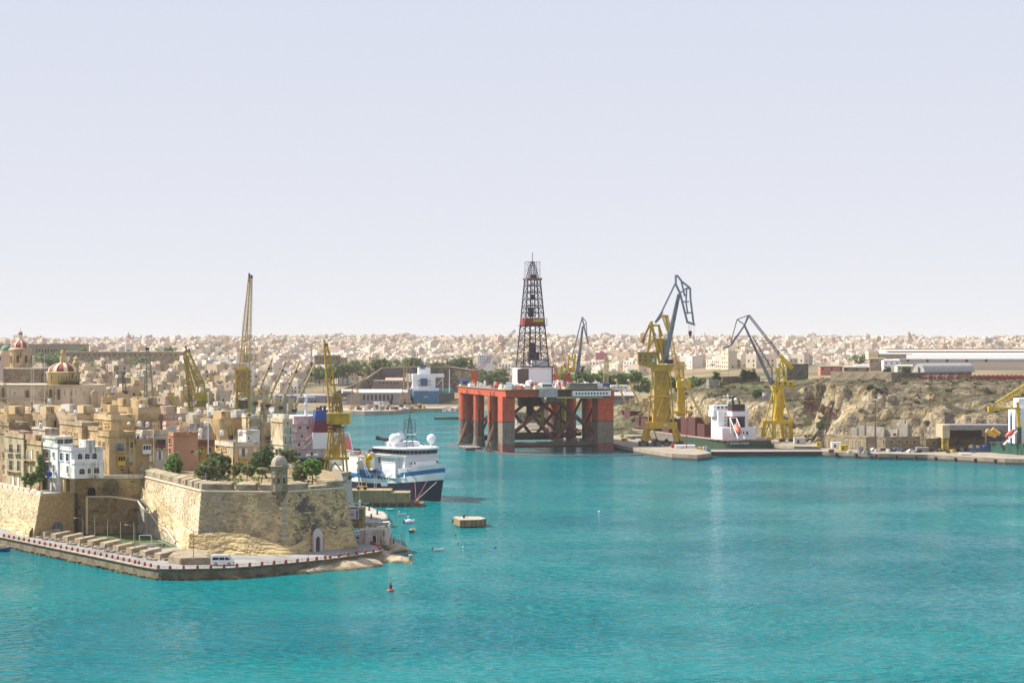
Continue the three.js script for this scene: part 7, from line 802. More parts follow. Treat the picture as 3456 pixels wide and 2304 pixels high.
const D=mat([0.03,0.022,0.045],0.6),tw=(y0,y1,w0,w1,n,r)=>{const o=[],k=(y)=>lerp(w0,w1,(y-y0)/(y1-y0))/2,P=(y,i)=>at(23+[-1,1,1,-1][i]*k(y),y,42+[-1,-1,1,1][i]*k(y));for(let i=0;i<4;i++)o.push(bar(P(y0,i),P(y1,i),r));for(let j=0;j<n;j++){const a=lerp(y0,y1,j/n),b=lerp(y0,y1,(j+1)/n);for(let i=0;i<4;i++){const q=(i+1)%4,m=P(a,i).lerp(P(a,q),0.5),m2=P(b,i).lerp(P(b,q),0.5);o.push(bar(P(b,i),P(b,q),r*0.55),bar(m,P(b,i),r*0.45),bar(m,P(b,q),r*0.45));if(i%2===0)o.push(bar(m,m2,r*0.7));}}return o;};
part('derrick',tw(38.2,79.5,12.6,6.0,13,0.42),D,t,null,'stuff');part('derrick_top_cage',[tw(79.5,87.6,6.0,5.8,2,0.12),tw(79.5,87.6,5.2,1.4,3,0.2)],D,t,null,'stuff');part('crown_mast',bar(c.clone().setY(86),c.clone().setY(92),0.22),mat([0.09,0.07,0.14],0.6),t);part('crown_platform',[B(7.4,0.9,7.4,23,79,42)],mat([0.16,0.08,0.06],0.8),t);part('crown_block',[B(2.6,1.6,2.6,23.4,80,42)],D,t);
part('windwall',[B(9.4,3.4,9.4,23,57.6,42)],mat([0.42,0.05,0.02],0.7,T.rust),t);part('sign_panel',B(5,1.5,0.1,24.6,59.2,37.25),mat([0.45,0.4,0.04],0.7),t);part('windwall_gallery',[B(11.6,0.2,11.6,23,57.4,42),...[-1,1].map((e)=>B(0.2,3.6,0.2,23+e*5.7,57.4,37)),B(11.6,0.12,0.12,23,60.4,36.5)],D,t);part('monkey_board',[B(2.4,4.4,2.4,21.6,61.6,40),B(7,0.4,7,23,65.6,42)],D,t);part('travelling_block',[B(1.8,2.6,1.2,23,69.6,42),bb([23,66,42],[23,79,42],0.14,6),bb([24,50,40],[24,79,42],0.3,6),bb([20.6,38,38],[22,79,41],0.34,6)],D,t);part('top_drive',[B(4.4,5,4.4,23.5,40,42),B(2.2,4.4,2.2,23,45,42)],D,t);for(const u of[20.5,26.6,29]){const p=at(u,37.6,34.6);const l=part('work_lamp',ball(0.28,p.x,p.y,p.z,8,6),mat([0.8,0.45,0.15],0.4),t);}
// rig cranes
const cr=(u,v,h,e,label,m)=>{const b=at(u,28.4,v),k=thing('rig_crane',label,'crane',b);part('pedestal',bar(b,b.clone().setY(28.4+h),1.0,12),red,k);part('cab',[box(3,2.6,3,b.x,28.4+h,b.z),box(1.4,1.8,1.4,b.x-1.4,28.4+h+2,b.z+1)],red,k);const A=b.clone().setY(28.4+h+1.5);part('boom',lattice(A,e,1.7,0.9,14,0.16),m,k);part('gantry',[bar(A.clone().add(V(-1,0,0)),A.clone().add(V(-1.6,7,0)),0.2),bar(A.clone().add(V(1,0,0)),A.clone().add(V(-1.6,7,0)),0.2),bar(A.clone().add(V(-1.6,7,0)),e,0.06,4)],rustM,k);part('hook_wire',[bar(e,e.clone().add(V(0,-4,0)),0.06,4),box(0.5,0.9,0.5,e.x,e.y-5,e.z)],blackM,k);};
cr(2,72,4,px(1738,1115,1005),'rusty rig crane whose long pale lattice boom rises towards the derrick',mat([0.42,0.2,0.16],0.7));cr(40,40,2.5,px(1898,1165,990),'rusty rig crane with a short boom right of the derrick',mat([0.4,0.22,0.14],0.7));cr(42,66,2,px(1862,1160,1010),'rig crane leaning left behind the derrick foot',mat([0.45,0.3,0.2],0.7));
// work barge and boom line beside the rig
const wb=gp(1583,1508,0),b=thing('work_barge','flat pale work barge alongside the left columns of the rig','barge',wb);part('hull',slab([[1546,1501],[1571,1513],[1625,1510],[1600,1497]].map((p)=>gp(...p,1.0)),-0.4,1.0),mat([0.08,0.08,0.08],0.8,T.rust),b);for(let i=0;i<6;i++){const p=gp(1560+i*10,1506+(i%2)*2,1.1);part('deck_panel',box(2.2,0.2,2.6,p.x,1.0,p.z,0.3),mat([[0.5,0.5,0.48],[0.42,0.42,0.42]][i%2],0.8),b);}
single('floating_boom','thin dark red floating boom curving round the front of the rig','boom',tube([[1515,1498],[1550,1508],[1620,1520],[1700,1528],[1760,1533],[1850,1537],[1950,1538],[2050,1537],[2150,1536],[2215,1530]].map((p)=>gp(...p,0.1)),0.32,6,80),mat([0.16,0.05,0.06],0.8),gp(1850,1537,0));
}
// ---------- shipyard cranes ----------
const NL=(pts,d,r,n=4,dz=0)=>pts.slice(1).map((p,i)=>bar(px(...pts[i],d+dz),px(...p,d+dz),r,n));
const legs4=(xs,y0,ys,y1,d,g,r)=>{const o=[];for(const dz of[-g,g])for(const i of[0,1])o.push(bar(px(xs[i]+dz*0.9,y0,d+dz),px(ys[i]+dz*0.4,y1,d+dz*0.6),r));return o;};
const gbox=(x0,y0,x1,y1,d,dp)=>{const a=px(x0,y1,d),b=px(x1,y0,d);return box(b.x-a.x,b.y-a.y,dp,(a.x+b.x)/2,a.y,-d);};
{
const d=948,b=px(2228,1505,d),t=thing('luffing_crane','biggest crane with yellow portal tower, tan cabin and grey double-link jib','crane',b),y=yel;
for(const dz of[-6,6])for(const x of[[2176,1484,2190,1425],[2290,1488,2272,1425]])part('leg',bar(px(x[0]+dz,x[1]+2,d+dz),px(x[2]+dz*0.5,x[3],d+dz),1.5,4,1.2),y,t);part('portal_beam',[gbox(2178,1424,2286,1446,d-6,1.6),gbox(2178,1424,2286,1440,d+6,1.6),...[2184,2278].map((x)=>bar(px(x,1432,d-6),px(x,1432,d+6),1.2)),...NL([[2178,1478],[2204,1440],[2218,1482]],d,0.5,4,-6),...NL([[2174,1480],[2215,1483]],d,0.7,4,-6.5)],y,t);
for(const[x,dz]of[[2172,-6],[2216,-7],[2250,6],[2290,3]])part('bogie',[gbox(x-17,1488,x+17,1506,d+dz,3),bar(px(x-12,1500,d+dz),px(x,1482,d+dz),0.7),bar(px(x+12,1500,d+dz),px(x,1482,d+dz),0.7)],mat([0.05,0.045,0.05],0.8),t);part('rail_gear',[0,1,2,3,4].map((i)=>gbox(2165+i*26,1494,2180+i*26,1507,d-9,2)),mat([0.12,0.12,0.13],0.8),t);part('plate',gbox(2240,1431,2252,1438,d-6.9,0.1),mat([0.4,0.5,0.5],0.6),t);
part('tower',loft(ccw([[-3.8,-3.8],[3.8,-3.8],[3.8,3.8],[-3.8,3.8]].map(([x,z])=>V(px(2230,1428,d).x+x,px(2230,1428,d).y,-d+z))),ccw([[-3.1,-3.1],[3.1,-3.1],[3.1,3.1],[-3.1,3.1]].map(([x,z])=>V(px(2234,1250,d).x+x,px(2234,1250,d).y,-d+z)))),y,t);part('trestle',[-5,5].flatMap((z)=>[...NL([[2188,1425],[2204,1250]],d,0.42,4,z),...NL([[2274,1425],[2262,1250]],d,0.42,4,z),...NL([[2212,1422],[2192,1340],[2212,1338],[2203,1258]],d,0.36,4,z),...NL([[2214,1420],[2240,1340]],d,0.36,4,z),...NL([[2214,1336],[2242,1255],[2272,1340]],d,0.36,4,z),...NL([[2186,1338],[2278,1338]],d,0.4,4,z),...NL([[2250,1345],[2272,1420]],d,0.36,4,z),...NL([[2262,1420],[2262,1345]],d,0.36,4,z)]).concat([2190,2276].map((x)=>bar(px(x,1338,d-5),px(x,1338,d+5),0.4))),y,t);
part('slew_ring',[gbox(2200,1243,2268,1252,d,9),loft(ccw([[-4.4,-4.4],[4.4,-4.4],[4.4,4.4],[-4.4,4.4]].map(([x,z])=>V(px(2236,1243,d).x+x,px(2236,1243,d).y,-d+z))),ccw([[-11.4,-5],[5.6,-5],[5.6,5],[-11.4,5]].map(([x,z])=>V(px(2236,1230,d).x+x,px(2236,1230,d).y,-d+z))))],y,t);
const cab=part('machinery_house',[gbox(2152,1190,2215,1230,d,9),gbox(2150,1187,2222,1191,d,10)],mat([0.52,0.34,0.05],0.6,T.rust),t);for(const[x,yy]of[[2158,1199],[2176,1199],[2196,1199],[2158,1212],[2176,1212],[2196,1212]])part('window',gbox(x,yy,x+6,yy+6,d-4.55,0.12),glass,cab);part('sign_plate',gbox(2200,1211,2211,1221,d-4.6,0.1),mat([0.5,0.5,0.5],0.6),cab);part('operator_cab',gbox(2250,1213,2272,1227,d-3,3),blackM,t);
part('a_frame',[-3,3].flatMap((z)=>[...NL([[2186,1190],[2200,1084]],d,0.7,4,z),...NL([[2228,1228],[2198,1084]],d,0.8,4,z),...NL([[2188,1098],[2224,1098],[2236,1135]],d,0.6,4,z),...NL([[2212,1150],[2228,1190]],d,0.6,4,z),...NL([[2238,1228],[2224,1095]],d,0.7,4,z),...NL([[2190,1180],[2214,1125]],d,0.4,4,z)]).concat(gbox(2214,1142,2246,1190,d,3)),y,t);part('counterweight',[bar(px(2196,1090,d),px(2170,1146,d),0.7),bar(px(2173,1141,d),px(2167,1158,d),1.6,4,1.3)],mat([0.45,0.25,0.06],0.7,T.rust),t);
const jib=(o,w0,w1,a,b2,z)=>bar(px(...a,d+z),px(...b2,d+z),w0,4,w1);part('main_boom',[jib(0,2.0,1.0,[2246,1200],[2292,992],-1.3),jib(0,2.0,1.0,[2246,1200],[2292,992],1.3),jib(0,1.2,2.1,[2236,1226],[2247,1196],-2),jib(0,1.2,2.1,[2250,1226],[2247,1196],2)],steel,t);part('back_link',[-1.6,1.6].flatMap((z)=>NL([[2211,1086],[2233,1052],[2281,952]],d,0.55,6,z)).concat(NL([[2211,1088],[2228,1070],[2234,1050]],d,0.9)),mat([0.26,0.26,0.33],0.5),t);part('fly_jib',[-1.8,1.8].flatMap((z)=>[...NL([[2281,930],[2281,958],[2296,990],[2320,1086],[2344,1095]],d,0.55,6,z),...NL([[2285,928],[2302,950],[2330,972],[2331,1010],[2342,1094]],d,0.5,6,z),...NL([[2296,988],[2318,972],[2330,974]],d,0.4,6,z),...NL([[2318,974],[2316,1020],[2322,1060]],d,0.4,6,z),...NL([[2304,1018],[2326,1018]],d,0.35,6,z),...NL([[2316,1055],[2336,1055]],d,0.35,6,z),...NL([[2300,950],[2312,1000]],d,0.45,6,z)]).concat([[2281,930],[2296,990],[2320,1088],[2344,1095],[2330,974]].map((p)=>bar(px(...p,d-1.8),px(...p,d+1.8),0.5,6))),mat([0.22,0.22,0.27],0.5),t);part('hoist_wire',[[2324,2325],[2329,2329],[2335,2333]].map(([a,b2])=>bar(px(a,1092,d),px(b2,1120,d),0.07,4)).concat(bar(px(2343,1096,d),px(2342,1262,d),0.07,4)),mat([0.15,0.15,0.18],0.6),t);const hk=px(2330,1128,d);part('hook_block',[ball(0.9,hk.x,hk.y+0.8,hk.z,10,8),bar(hk.clone().add(V(0,0.6,0)),hk.clone().add(V(0,-1.2,0)),0.8,8,0.4),bar(hk.clone().add(V(-0.5,-1.6,0)),hk.clone().add(V(0.5,-1.6,0)),0.2)],mat([0.14,0.03,0.06],0.6),t);
}
{
const d=982,b=px(2640,1480,d),t=thing('luffing_crane','bright yellow crane before the cliff with a thin grey jib pointing left','crane',b),y=yel2;
for(const[x,z,q]of[[2576,-6,2580],[2613,-6,2612],[2642,6,2640],[2672,3,2668]])part('leg',bar(px(x,1480,d+z),px(q,1420,d+z),1.1,4,1.3),y,t);part('portal_beam',[gbox(2578,1419,2674,1430,d-6,1.4),gbox(2578,1418,2674,1428,d+6,1.4),...NL([[2574,1478],[2614,1481]],d,0.7,4,-6.5),...NL([[2582,1478],[2596,1430],[2610,1480]],d,0.35,4,-6),...NL([[2648,1430],[2660,1478]],d,0.4,4,4)],y,t);for(const x of[2640,2672])part('bogie',gbox(x-10,1480,x+10,1492,d,3),mat([0.05,0.045,0.05],0.8),t);
part('tower',bar(px(2628,1420,d),px(2628,1310,d),2.4,8,2.4),y,t);part('trestle',[-5,5].flatMap((z)=>[...NL([[2584,1420],[2612,1315]],d,0.5,4,z),...NL([[2668,1420],[2640,1315]],d,0.5,4,z),...NL([[2606,1420],[2618,1315]],d,0.45,4,z),...NL([[2616,1415],[2634,1315]],d,0.4,4,z)]),y,t);part('slew_ring',[gbox(2606,1308,2644,1316,d,6),gbox(2604,1302,2682,1308,d,7)],y,t);const c=part('machinery_house',gbox(2620,1286,2681,1304,d,7),y,t);for(const x of[2629,2648,2666])part('window',gbox(x,1291,x+6,1298,d-3.55,0.12),glass,c);part('operator_cab',gbox(2619,1243,2632,1260,d-2,3),y,t);part('a_frame',[-2.4,2.4].flatMap((z)=>[...NL([[2618,1300],[2638,1210]],d,0.5,4,z),...NL([[2656,1290],[2640,1210]],d,0.45,4,z),...NL([[2630,1290],[2634,1230]],d,0.4,4,z),...NL([[2626,1258],[2656,1262]],d,0.35,4,z),...NL([[2624,1288],[2648,1262],[2632,1225]],d,0.35,4,z),...NL([[2648,1288],[2645,1240]],d,0.35,4,z)]),y,t);part('counterweight',[bar(px(2634,1198,d),px(2662,1232,d),1.0,4,1.7),bar(px(2660,1230,d),px(2676,1243,d),1.6,4,1.2)],y,t);
part('main_boom',[-1,1].map((z)=>bar(px(2606,1298,d+z),px(2513,1097,d+z),1.2,4,0.6)),steel,t);part('strut',[-1.6,1.6].flatMap((z)=>[...NL([[2607,1296],[2606,1244],[2540,1135]],d,0.42,4,z),...NL([[2570,1207],[2578,1202]],d,0.25,4,z),...NL([[2588,1252],[2606,1246]],d,0.25,4,z),...NL([[2552,1165],[2556,1162]],d,0.25,4,z)]),steel,t);part('tie_boom',lattice(px(2632,1196,d),px(2528,1064,d),1.1,0.9,22,0.16),mat([0.06,0.06,0.08],0.6),t);part('fly_jib',[-1,1].flatMap((z)=>[...NL([[2528,1063],[2513,1097],[2464,1168],[2443,1173]],d,0.5,5,z),...NL([[2528,1063],[2488,1078],[2467,1156]],d,0.26,5,z),...NL([[2488,1078],[2512,1094]],d,0.26,5,z)]).concat(ball(0.6,...px(2443,1173,d).toArray(),8,6)),mat([0.14,0.14,0.18],0.6),t);part('hoist_wire',bar(px(2460,1172,d),px(2460,1330,d),0.06,4),blackM,t);
}
{
const d=672,b=px(1130,1545,d),t=thing('tower_crane','yellow quay crane with a long lattice boom and a large box cabin beside the garden','crane',b),y=yel;for(const[x,q,z]of[[1093,1110,-3],[1173,1158,-3],[1104,1118,3],[1160,1150,3]])part('leg',[bar(px(x,1604,d+z),px(q,1446,d+z*0.8),0.42,4,0.36)],y,t);part('brace',[-3,3].flatMap((z)=>[...NL([[1098,1545],[1128,1480],[1112,1450]],d,0.3,4,z),...NL([[1168,1545],[1140,1470],[1156,1450]],d,0.3,4,z),...NL([[1110,1545],[1136,1470]],d,0.28,4,z),...NL([[1106,1600],[1130,1560],[1160,1600]],d,0.32,4,z)]),y,t);part('portal_beam',[gbox(1090,1541,1176,1551,d-3,0.8),gbox(1090,1541,1176,1551,d+3,0.8),bar(px(1092,1546,d-3),px(1092,1546,d+3),0.5),bar(px(1174,1546,d-3),px(1174,1546,d+3),0.5)],y,t);part('tower_core',[gbox(1121,1500,1147,1545,d,2.6),gbox(1121,1443,1126,1500,d,0.5),gbox(1142,1443,1147,1500,d,0.5),...lattice(px(1134,1540,d),px(1134,1445,d),1.9,1.9,7,0.1)],y,t);part('slew_platform',[gbox(1106,1440,1163,1444,d,6),gbox(1125,1431,1150,1440,d,4)],mat([0.2,0.14,0.03],0.8,T.rust),t);part('side_cage',NL([[1163,1434],[1168,1434],[1168,1450],[1163,1450]],d,0.12),mat([0.2,0.25,0.28],0.7),t);
part('machinery_box',[gbox(1115,1396,1180,1431,d,7),gbox(1104,1393,1115,1428,d-1.5,6)],y,t);part('box_roof',gbox(1103,1392,1181,1396,d,8),mat([0.6,0.45,0.1],0.6),t);part('a_frame',[-2,2].flatMap((z)=>[...NL([[1121,1393],[1122,1344]],d,0.5,4,z),...NL([[1148,1393],[1146,1344]],d,0.55,4,z),...NL([[1156,1390],[1149,1342]],d,0.3,4,z),...NL([[1114,1342],[1160,1340]],d,0.3,4,z),...NL([[1124,1388],[1146,1350]],d,0.22,4,z),...NL([[1134,1391],[1126,1352]],d,0.25,4,z)]).concat(gbox(1126,1330,1148,1346,d,4)),mat([0.38,0.26,0.04],0.7,T.rust),t);part('winch',[bar(px(1133,1380,d),px(1146,1380,d),1.0,10)],blackM,t);
const A=(x,yy,z)=>px(x,yy,d+z),o=[];for(const z of[-1.2,1.2]){o.push(...NL([[1112,1392],[1103,1290],[1097,1200],[1093,1160]],d,0.34,5,z),...NL([[1140,1390],[1126,1290],[1112,1200],[1104,1165]],d,0.32,5,z));const L=(k)=>[lerp(1112,1095,k),lerp(1390,1175,k)],R2=(k)=>[lerp(1139,1106,k),lerp(1388,1175,k)];for(let i=0;i<14;i++){const a=i/14,c=(i+1)/14;o.push(...NL(i%2?[L(a),R2(c)]:[R2(a),L(c)],d,0.15,4,z),...NL([L(c),R2(c)],d,0.13,4,z));}}part('boom',o,y,t,null,'stuff');part('boom_head',[gbox(1094,1158,1107,1170,d,2),bar(A(1097,1160,0),A(1092,1146,0),0.25)],mat([0.35,0.22,0.03],0.7,T.rust),t);part('hoist_wire',[bar(A(1091,1150,0),A(1091,1330,0),0.05,4),bar(A(1099,1330,-2),A(1097,1410,-2),0.05,4)],blackM,t);
}
{
const d=905,b=px(818,1410,d),t=thing('lattice_crane','tallest crane with a very long lattice boom rising above the skyline','crane',b),y=yel;part('tower',[lattice(px(818,1405,d),px(818,1246,d),5.2,5.0,9,0.3),lattice(px(806,1330,d),px(806,1250,d),2.4,2.4,6,0.2),lattice(px(833,1330,d),px(833,1250,d),2.4,2.4,6,0.2)],y,t,null,'stuff');part('platform',[gbox(796,1243,842,1252,d,5),gbox(800,1330,838,1336,d,6)],y,t);part('engine_house',[gbox(806,1350,838,1378,d,6),gbox(790,1388,820,1412,d,6)],mat([0.13,0.09,0.05],0.9,T.rust),t);part('a_frame',[...NL([[796,1400],[800,1320],[794,1316]],d,0.4),...NL([[800,1322],[836,1318],[838,1400]],d,0.35)],y,t);
part('boom',[-1,1].flatMap((z)=>[...lattice(px(812,1248,d+z),px(841,940,d+z),1.6,1.0,30,0.19),...lattice(px(834,1250,d+z),px(845,940,d+z),1.5,0.9,30,0.17)]),mat([0.66,0.42,0.14],0.6),t,null,'stuff');part('boom_head',[gbox(838,922,843,950,d,1.6),gbox(845,928,851,940,d,1.2)],rustM,t);part('stay_wire',[...NL([[839,930],[818,1090],[812,1200]],d,0.07),...NL([[850,928],[848,1100],[842,1240]],d,0.07),...NL([[852,932],[846,1240]],d,0.06)],rustM,t);
const t2=thing('luffing_crane','olive yellow crane with two steep lattice booms left of the tallest crane','crane',px(672,1395,960)),e=960;part('boom',[lattice(px(676,1300,e),px(628,1182,e),3.4,1.6,9,0.38),lattice(px(652,1330,e),px(622,1205,e),1.4,1.0,10,0.3)],y,t2,null,'stuff');part('boom_head',[...NL([[630,1184],[624,1168]],e,0.5),gbox(626,1178,640,1186,e,1.5)],rustM,t2);part('a_frame',[-2,2].flatMap((z)=>[...NL([[664,1330],[672,1284],[684,1282],[694,1330]],e,0.55,4,z),...NL([[668,1290],[690,1290]],e,0.4,4,z)]),y,t2);part('machinery_house',[gbox(656,1325,694,1350,e,6),gbox(678,1332,712,1352,e,5)],y,t2);part('tower',[gbox(664,1352,692,1396,e,5),...NL([[630,1350],[640,1372],[656,1372]],e,0.4)],mat([0.4,0.27,0.04],0.7,T.rust),t2);
const t3=thing('lattice_crane','slim dark lattice crane leaning just left of the olive crane','crane',px(640,1385,965));part('boom',lattice(px(644,1370,965),px(621,1190,965),1.2,0.8,16,0.2),mat([0.22,0.15,0.05],0.7),t3);part('tower',[lattice(px(626,1385,965),px(626,1290,965),2.6,2.2,7,0.2),gbox(622,1372,668,1392,965,5)],y,t3);
const t4=thing('lattice_jib','short bright yellow lattice jib leaning left over the rooftops','crane',px(600,1388,930));part('boom',lattice(px(600,1386,930),px(572,1322,930),2.4,0.6,7,0.18),yel2,t4);part('stay',NL([[574,1322],[592,1352],[608,1382]],930,0.3),yel2,t4);
const t5=thing('tower_crane','thin grey-brown tower crane with a dark head left of the yellow cranes','crane',px(500,1350,1000));part('mast',[lattice(px(506,1352,1000),px(497,1180,1000),3.4,1.2,14,0.2),lattice(px(490,1352,1000),px(491,1250,1000),1.2,1,8,0.2)],mat([0.33,0.26,0.17],0.8),t5);part('head',gbox(491,1172,502,1182,1000,2),blackM,t5);part('platform',gbox(478,1240,526,1244,1000,3),mat([0.35,0.28,0.18],0.8),t5);
const t6=thing('lattice_mast','short dark lattice mast among the far houses right of the church','mast',px(420,1322,1050));part('mast',lattice(px(420,1322,1050),px(412,1256,1050),1.6,0.8,7,0.2),mat([0.16,0.1,0.08],0.8),t6);part('foot',gbox(412,1318,430,1330,1050,3),rustM,t6);
[[[860,1353],[917,1213],843,1325,'first'],[[902,1361],[964,1218],885,1338,'second'],[[946,1368],[1010,1221],928,1343,'third'],[[994,1377],[1062,1229],973,1346,'fourth']].forEach(([a,c,x,y1,nth],i)=>{const dd=925-i*30,k=thing('deck_crane',`${nth} from the left of the four slanting cream ship booms behind the town`,'ship crane',px(x+8,1425,dd));part('pedestal',[gbox(x,y1,x+16,1425,dd,2.2),gbox(x+1,y1-12,x+7,y1,dd,1.8)],mat([0.74,0.55,0.32],0.7,T.rust),k);part('heel',gbox(x+12,a[1]+4,x+27,a[1]+12,dd-1,2),blackM,k);part('boom',[-0.9,0.9].map((z)=>bar(px(...a,dd+z),px(...c,dd+z),0.8,4,0.55)).concat(bar(px(a[0]-6,a[1]+44,dd),px(a[0]+6,a[1],dd),0.7)),creamP,k);for(const f of[0.25,0.5,0.78])part('sheave',ball(f>0.7?0.6:0.34,...px(lerp(a[0],c[0],f)+(f>0.7?3:-3),lerp(a[1],c[1],f),dd-1.4).toArray(),8,6),blackM,k);part('boom_tip',NL([c,[c[0]+1,c[1]-8]],dd,0.3),creamP,k);part('stay_wire',[0,1,2].map((j)=>bar(px(x-4+j*3,y1+4,dd),px(lerp(a[0],c[0],0.75+0.1*j),lerp(a[1],c[1],0.75+0.1*j),dd),0.06,4)),mat([0.15,0.12,0.1],0.7),k);});
const t7=thing('lattice_gantry','rusty yellow frame standing between the second and third ship booms','frame',px(886,1410,890));part('frame',[...NL([[878,1410],[884,1360],[892,1410]],890,0.5),gbox(877,1358,888,1366,890,2)],mat([0.42,0.28,0.12],0.8,T.rust),t7);part('platform',gbox(872,1404,900,1409,890,3),mat([0.42,0.28,0.12],0.8,T.rust),t7);
const sim=(name,label,dd,list,m)=>{const k=thing(name,label,'crane',px(list[0][1],list[0][2],dd));for(const[pn,x0,y0,x1,y1,w0,w1]of list)part(pn,lattice(px(x0,y0,dd),px(x1,y1,dd),w0,w1,Math.max(4,Math.round(Math.abs(y1-y0)/10)),0.26),m,k);};
const oy=mat([0.40,0.29,0.14],0.8);sim('tower_crane','ochre dock crane standing just left of the blue tanker',1520,[['boom',1372,1300,1364,1198,3,2],['tower',1376,1300,1372,1260,6,5],['portal',1366,1360,1370,1305,8,4]],oy);sim('dock_crane','pale ochre dock crane leaning right in front of the sheds',1480,[['tower',1198,1372,1198,1312,6,4],['boom',1200,1316,1236,1260,1.6,1]],oy);sim('dock_crane','thin ochre crane mast behind the blue tanker superstructure',1590,[['mast',1445,1260,1445,1212,3,2]],oy);sim('dock_crane','pale ochre mast right of the rig above its helideck',1150,[['mast',2045,1290,2047,1203,2.4,2]],mat([0.5,0.4,0.18],0.8));sim('dock_crane','short yellow jib leaning right behind the derrick base',1090,[['boom',1884,1285,1898,1232,1.6,0.8]],yel2);
// grey jib crane behind the rig
const g=1190,k=thing('luffing_crane','grey jib crane with yellow frame rising behind the right end of the rig','crane',px(1945,1300,g));part('boom',[-1.2,1.2].map((z)=>bar(px(1946,1280,g+z),px(1967,1100,g+z),1.8,4,0.8)),steel,k);part('fly_jib',[-1.2,1.2].flatMap((z)=>[...NL([[1964,1070],[1986,1163]],g,0.6,4,z),...NL([[1966,1070],[1978,1085],[1982,1140]],g,0.35,4,z),...NL([[1972,1098],[1978,1090]],g,0.3,4,z)]),mat([0.25,0.25,0.3],0.6),k);part('back_link',NL([[1963,1078],[1930,1208]],g,0.5),mat([0.2,0.2,0.26],0.6),k);part('a_frame',[-3,3].flatMap((z)=>[...NL([[1916,1260],[1920,1200]],g,0.9,4,z),...NL([[1934,1250],[1942,1195]],g,0.9,4,z),...NL([[1920,1205],[1932,1215],[1942,1200]],g,0.6,4,z)]).concat(gbox(1914,1240,1940,1256,g,5)),yel2,k);part('tower',[gbox(1918,1280,1975,1292,g,8),...NL([[1966,1278],[1968,1236],[1952,1278]],g,0.6),...NL([[1920,1280],[1918,1256]],g,0.6)],mat([0.2,0.12,0.11],0.8,T.rust),k);
// yellow crane half hidden behind the big one
const h=1060,q=thing('dock_crane','yellow crane half hidden right behind the biggest crane','crane',px(2305,1420,h));part('tower',[lattice(px(2300,1400,h),px(2298,1222,h),3.4,2.6,12,0.4),gbox(2292,1310,2306,1400,h,3)],yel2,q,null,'stuff');part('machinery_house',[gbox(2284,1284,2331,1310,h,6),gbox(2290,1276,2312,1284,h,4)],yel2,q);part('portal',[gbox(2270,1386,2334,1394,h,6),gbox(2306,1394,2312,1410,h,2),gbox(2324,1394,2330,1410,h,2),...NL([[2284,1360],[2300,1325]],h,0.5)],yel2,q);part('boom',lattice(px(2240,1064,h),px(2262,1130,h),2,1.4,8,0.3),yel2,q);part('boom',[lattice(px(2290,1284,h),px(2250,1064,h),2.2,1.4,22,0.24),bar(px(2236,1064,h),px(2256,1070,h),0.9)],yel2,q,null,'stuff');
}
// ---------- right-hand headland: rock, dock quays, yard buildings ----------
const COLS=[[2040,[[1048,2.5],[1100,3],[1112,14],[1150,18]]],[2200,[[1058,2.5],[1072,5],[1090,15],[1112,18]]],[2280,[[1052,2.5],[1064,6],[1078,19.5],[1112,22]]],[2400,[[1028,2.5],[1034,6.7],[1042,21.3],[1075,25.7],[1110,28]]],[2550,[[1012,2.5],[1018,6.7],[1027,20.4],[1060,23.8],[1110,28]]],[2700,[[990,2.5],[1000,4],[1012,14],[1020,18],[1070,28],[1110,29]]],[2760,[[968,2.5],[976,8.5],[1010,10.6],[1046,14],[1050,29.3],[1110,29.7]]],[2812,[[945,2.5],[952,8.2],[962,14],[967,29],[1110,30]]],[2950,[[935,2.5],[942,9.3],[951,15.2],[957,27.6],[975,30.8],[1110,30.5]]],[3020,[[930,2.5],[937,9],[939,13.5],[950,14.5],[952,19.5],[962,20.5],[964,24],[1000,26],[1003,28],[1040,29.5],[1110,30]]],[3130,[[924,2.5],[931,10],[933,15],[944,15.6],[946,20],[975,20.6],[978,24.5],[1010,26],[1013,28.6],[1110,30]]],[3180,[[919,2.5],[926,14.6],[935,20.9],[980,23.7],[1045,29.4]]],[3250,[[911,2.5],[917,12.3],[920,17.6],[950,18.2],[953,22.6],[985,24],[988,27],[1045,29.4]]],[3400,[[911,2.5],[917,12.3],[921,17.6],[945,18.5],[948,23],[990,24.4],[993,27.5],[1050,29.3]]],[3750,[[911,2.5],[917,12.3],[921,17.6],[945,18.5],[955,23.7],[1050,29.3]]]];
function cliffY(x,z){const d=-z,s=CX+x*F/d,kn=(c)=>{const k=c[1];if(d<=k[0][0])return k[0][1]-(k[0][0]-d)*0.4;for(let i=1;i<k.length;i++)if(d<k[i][0])return lerp(k[i-1][1],k[i][1],(d-k[i-1][0])/(k[i][0]-k[i-1][0]));return k[k.length-1][1];};let i=1;while(i<COLS.length-1&&COLS[i][0]<s)i++;return lerp(kn(COLS[i-1]),kn(COLS[i]),clamp((s-COLS[i-1][0])/(COLS[i][0]-COLS[i-1][0])));}
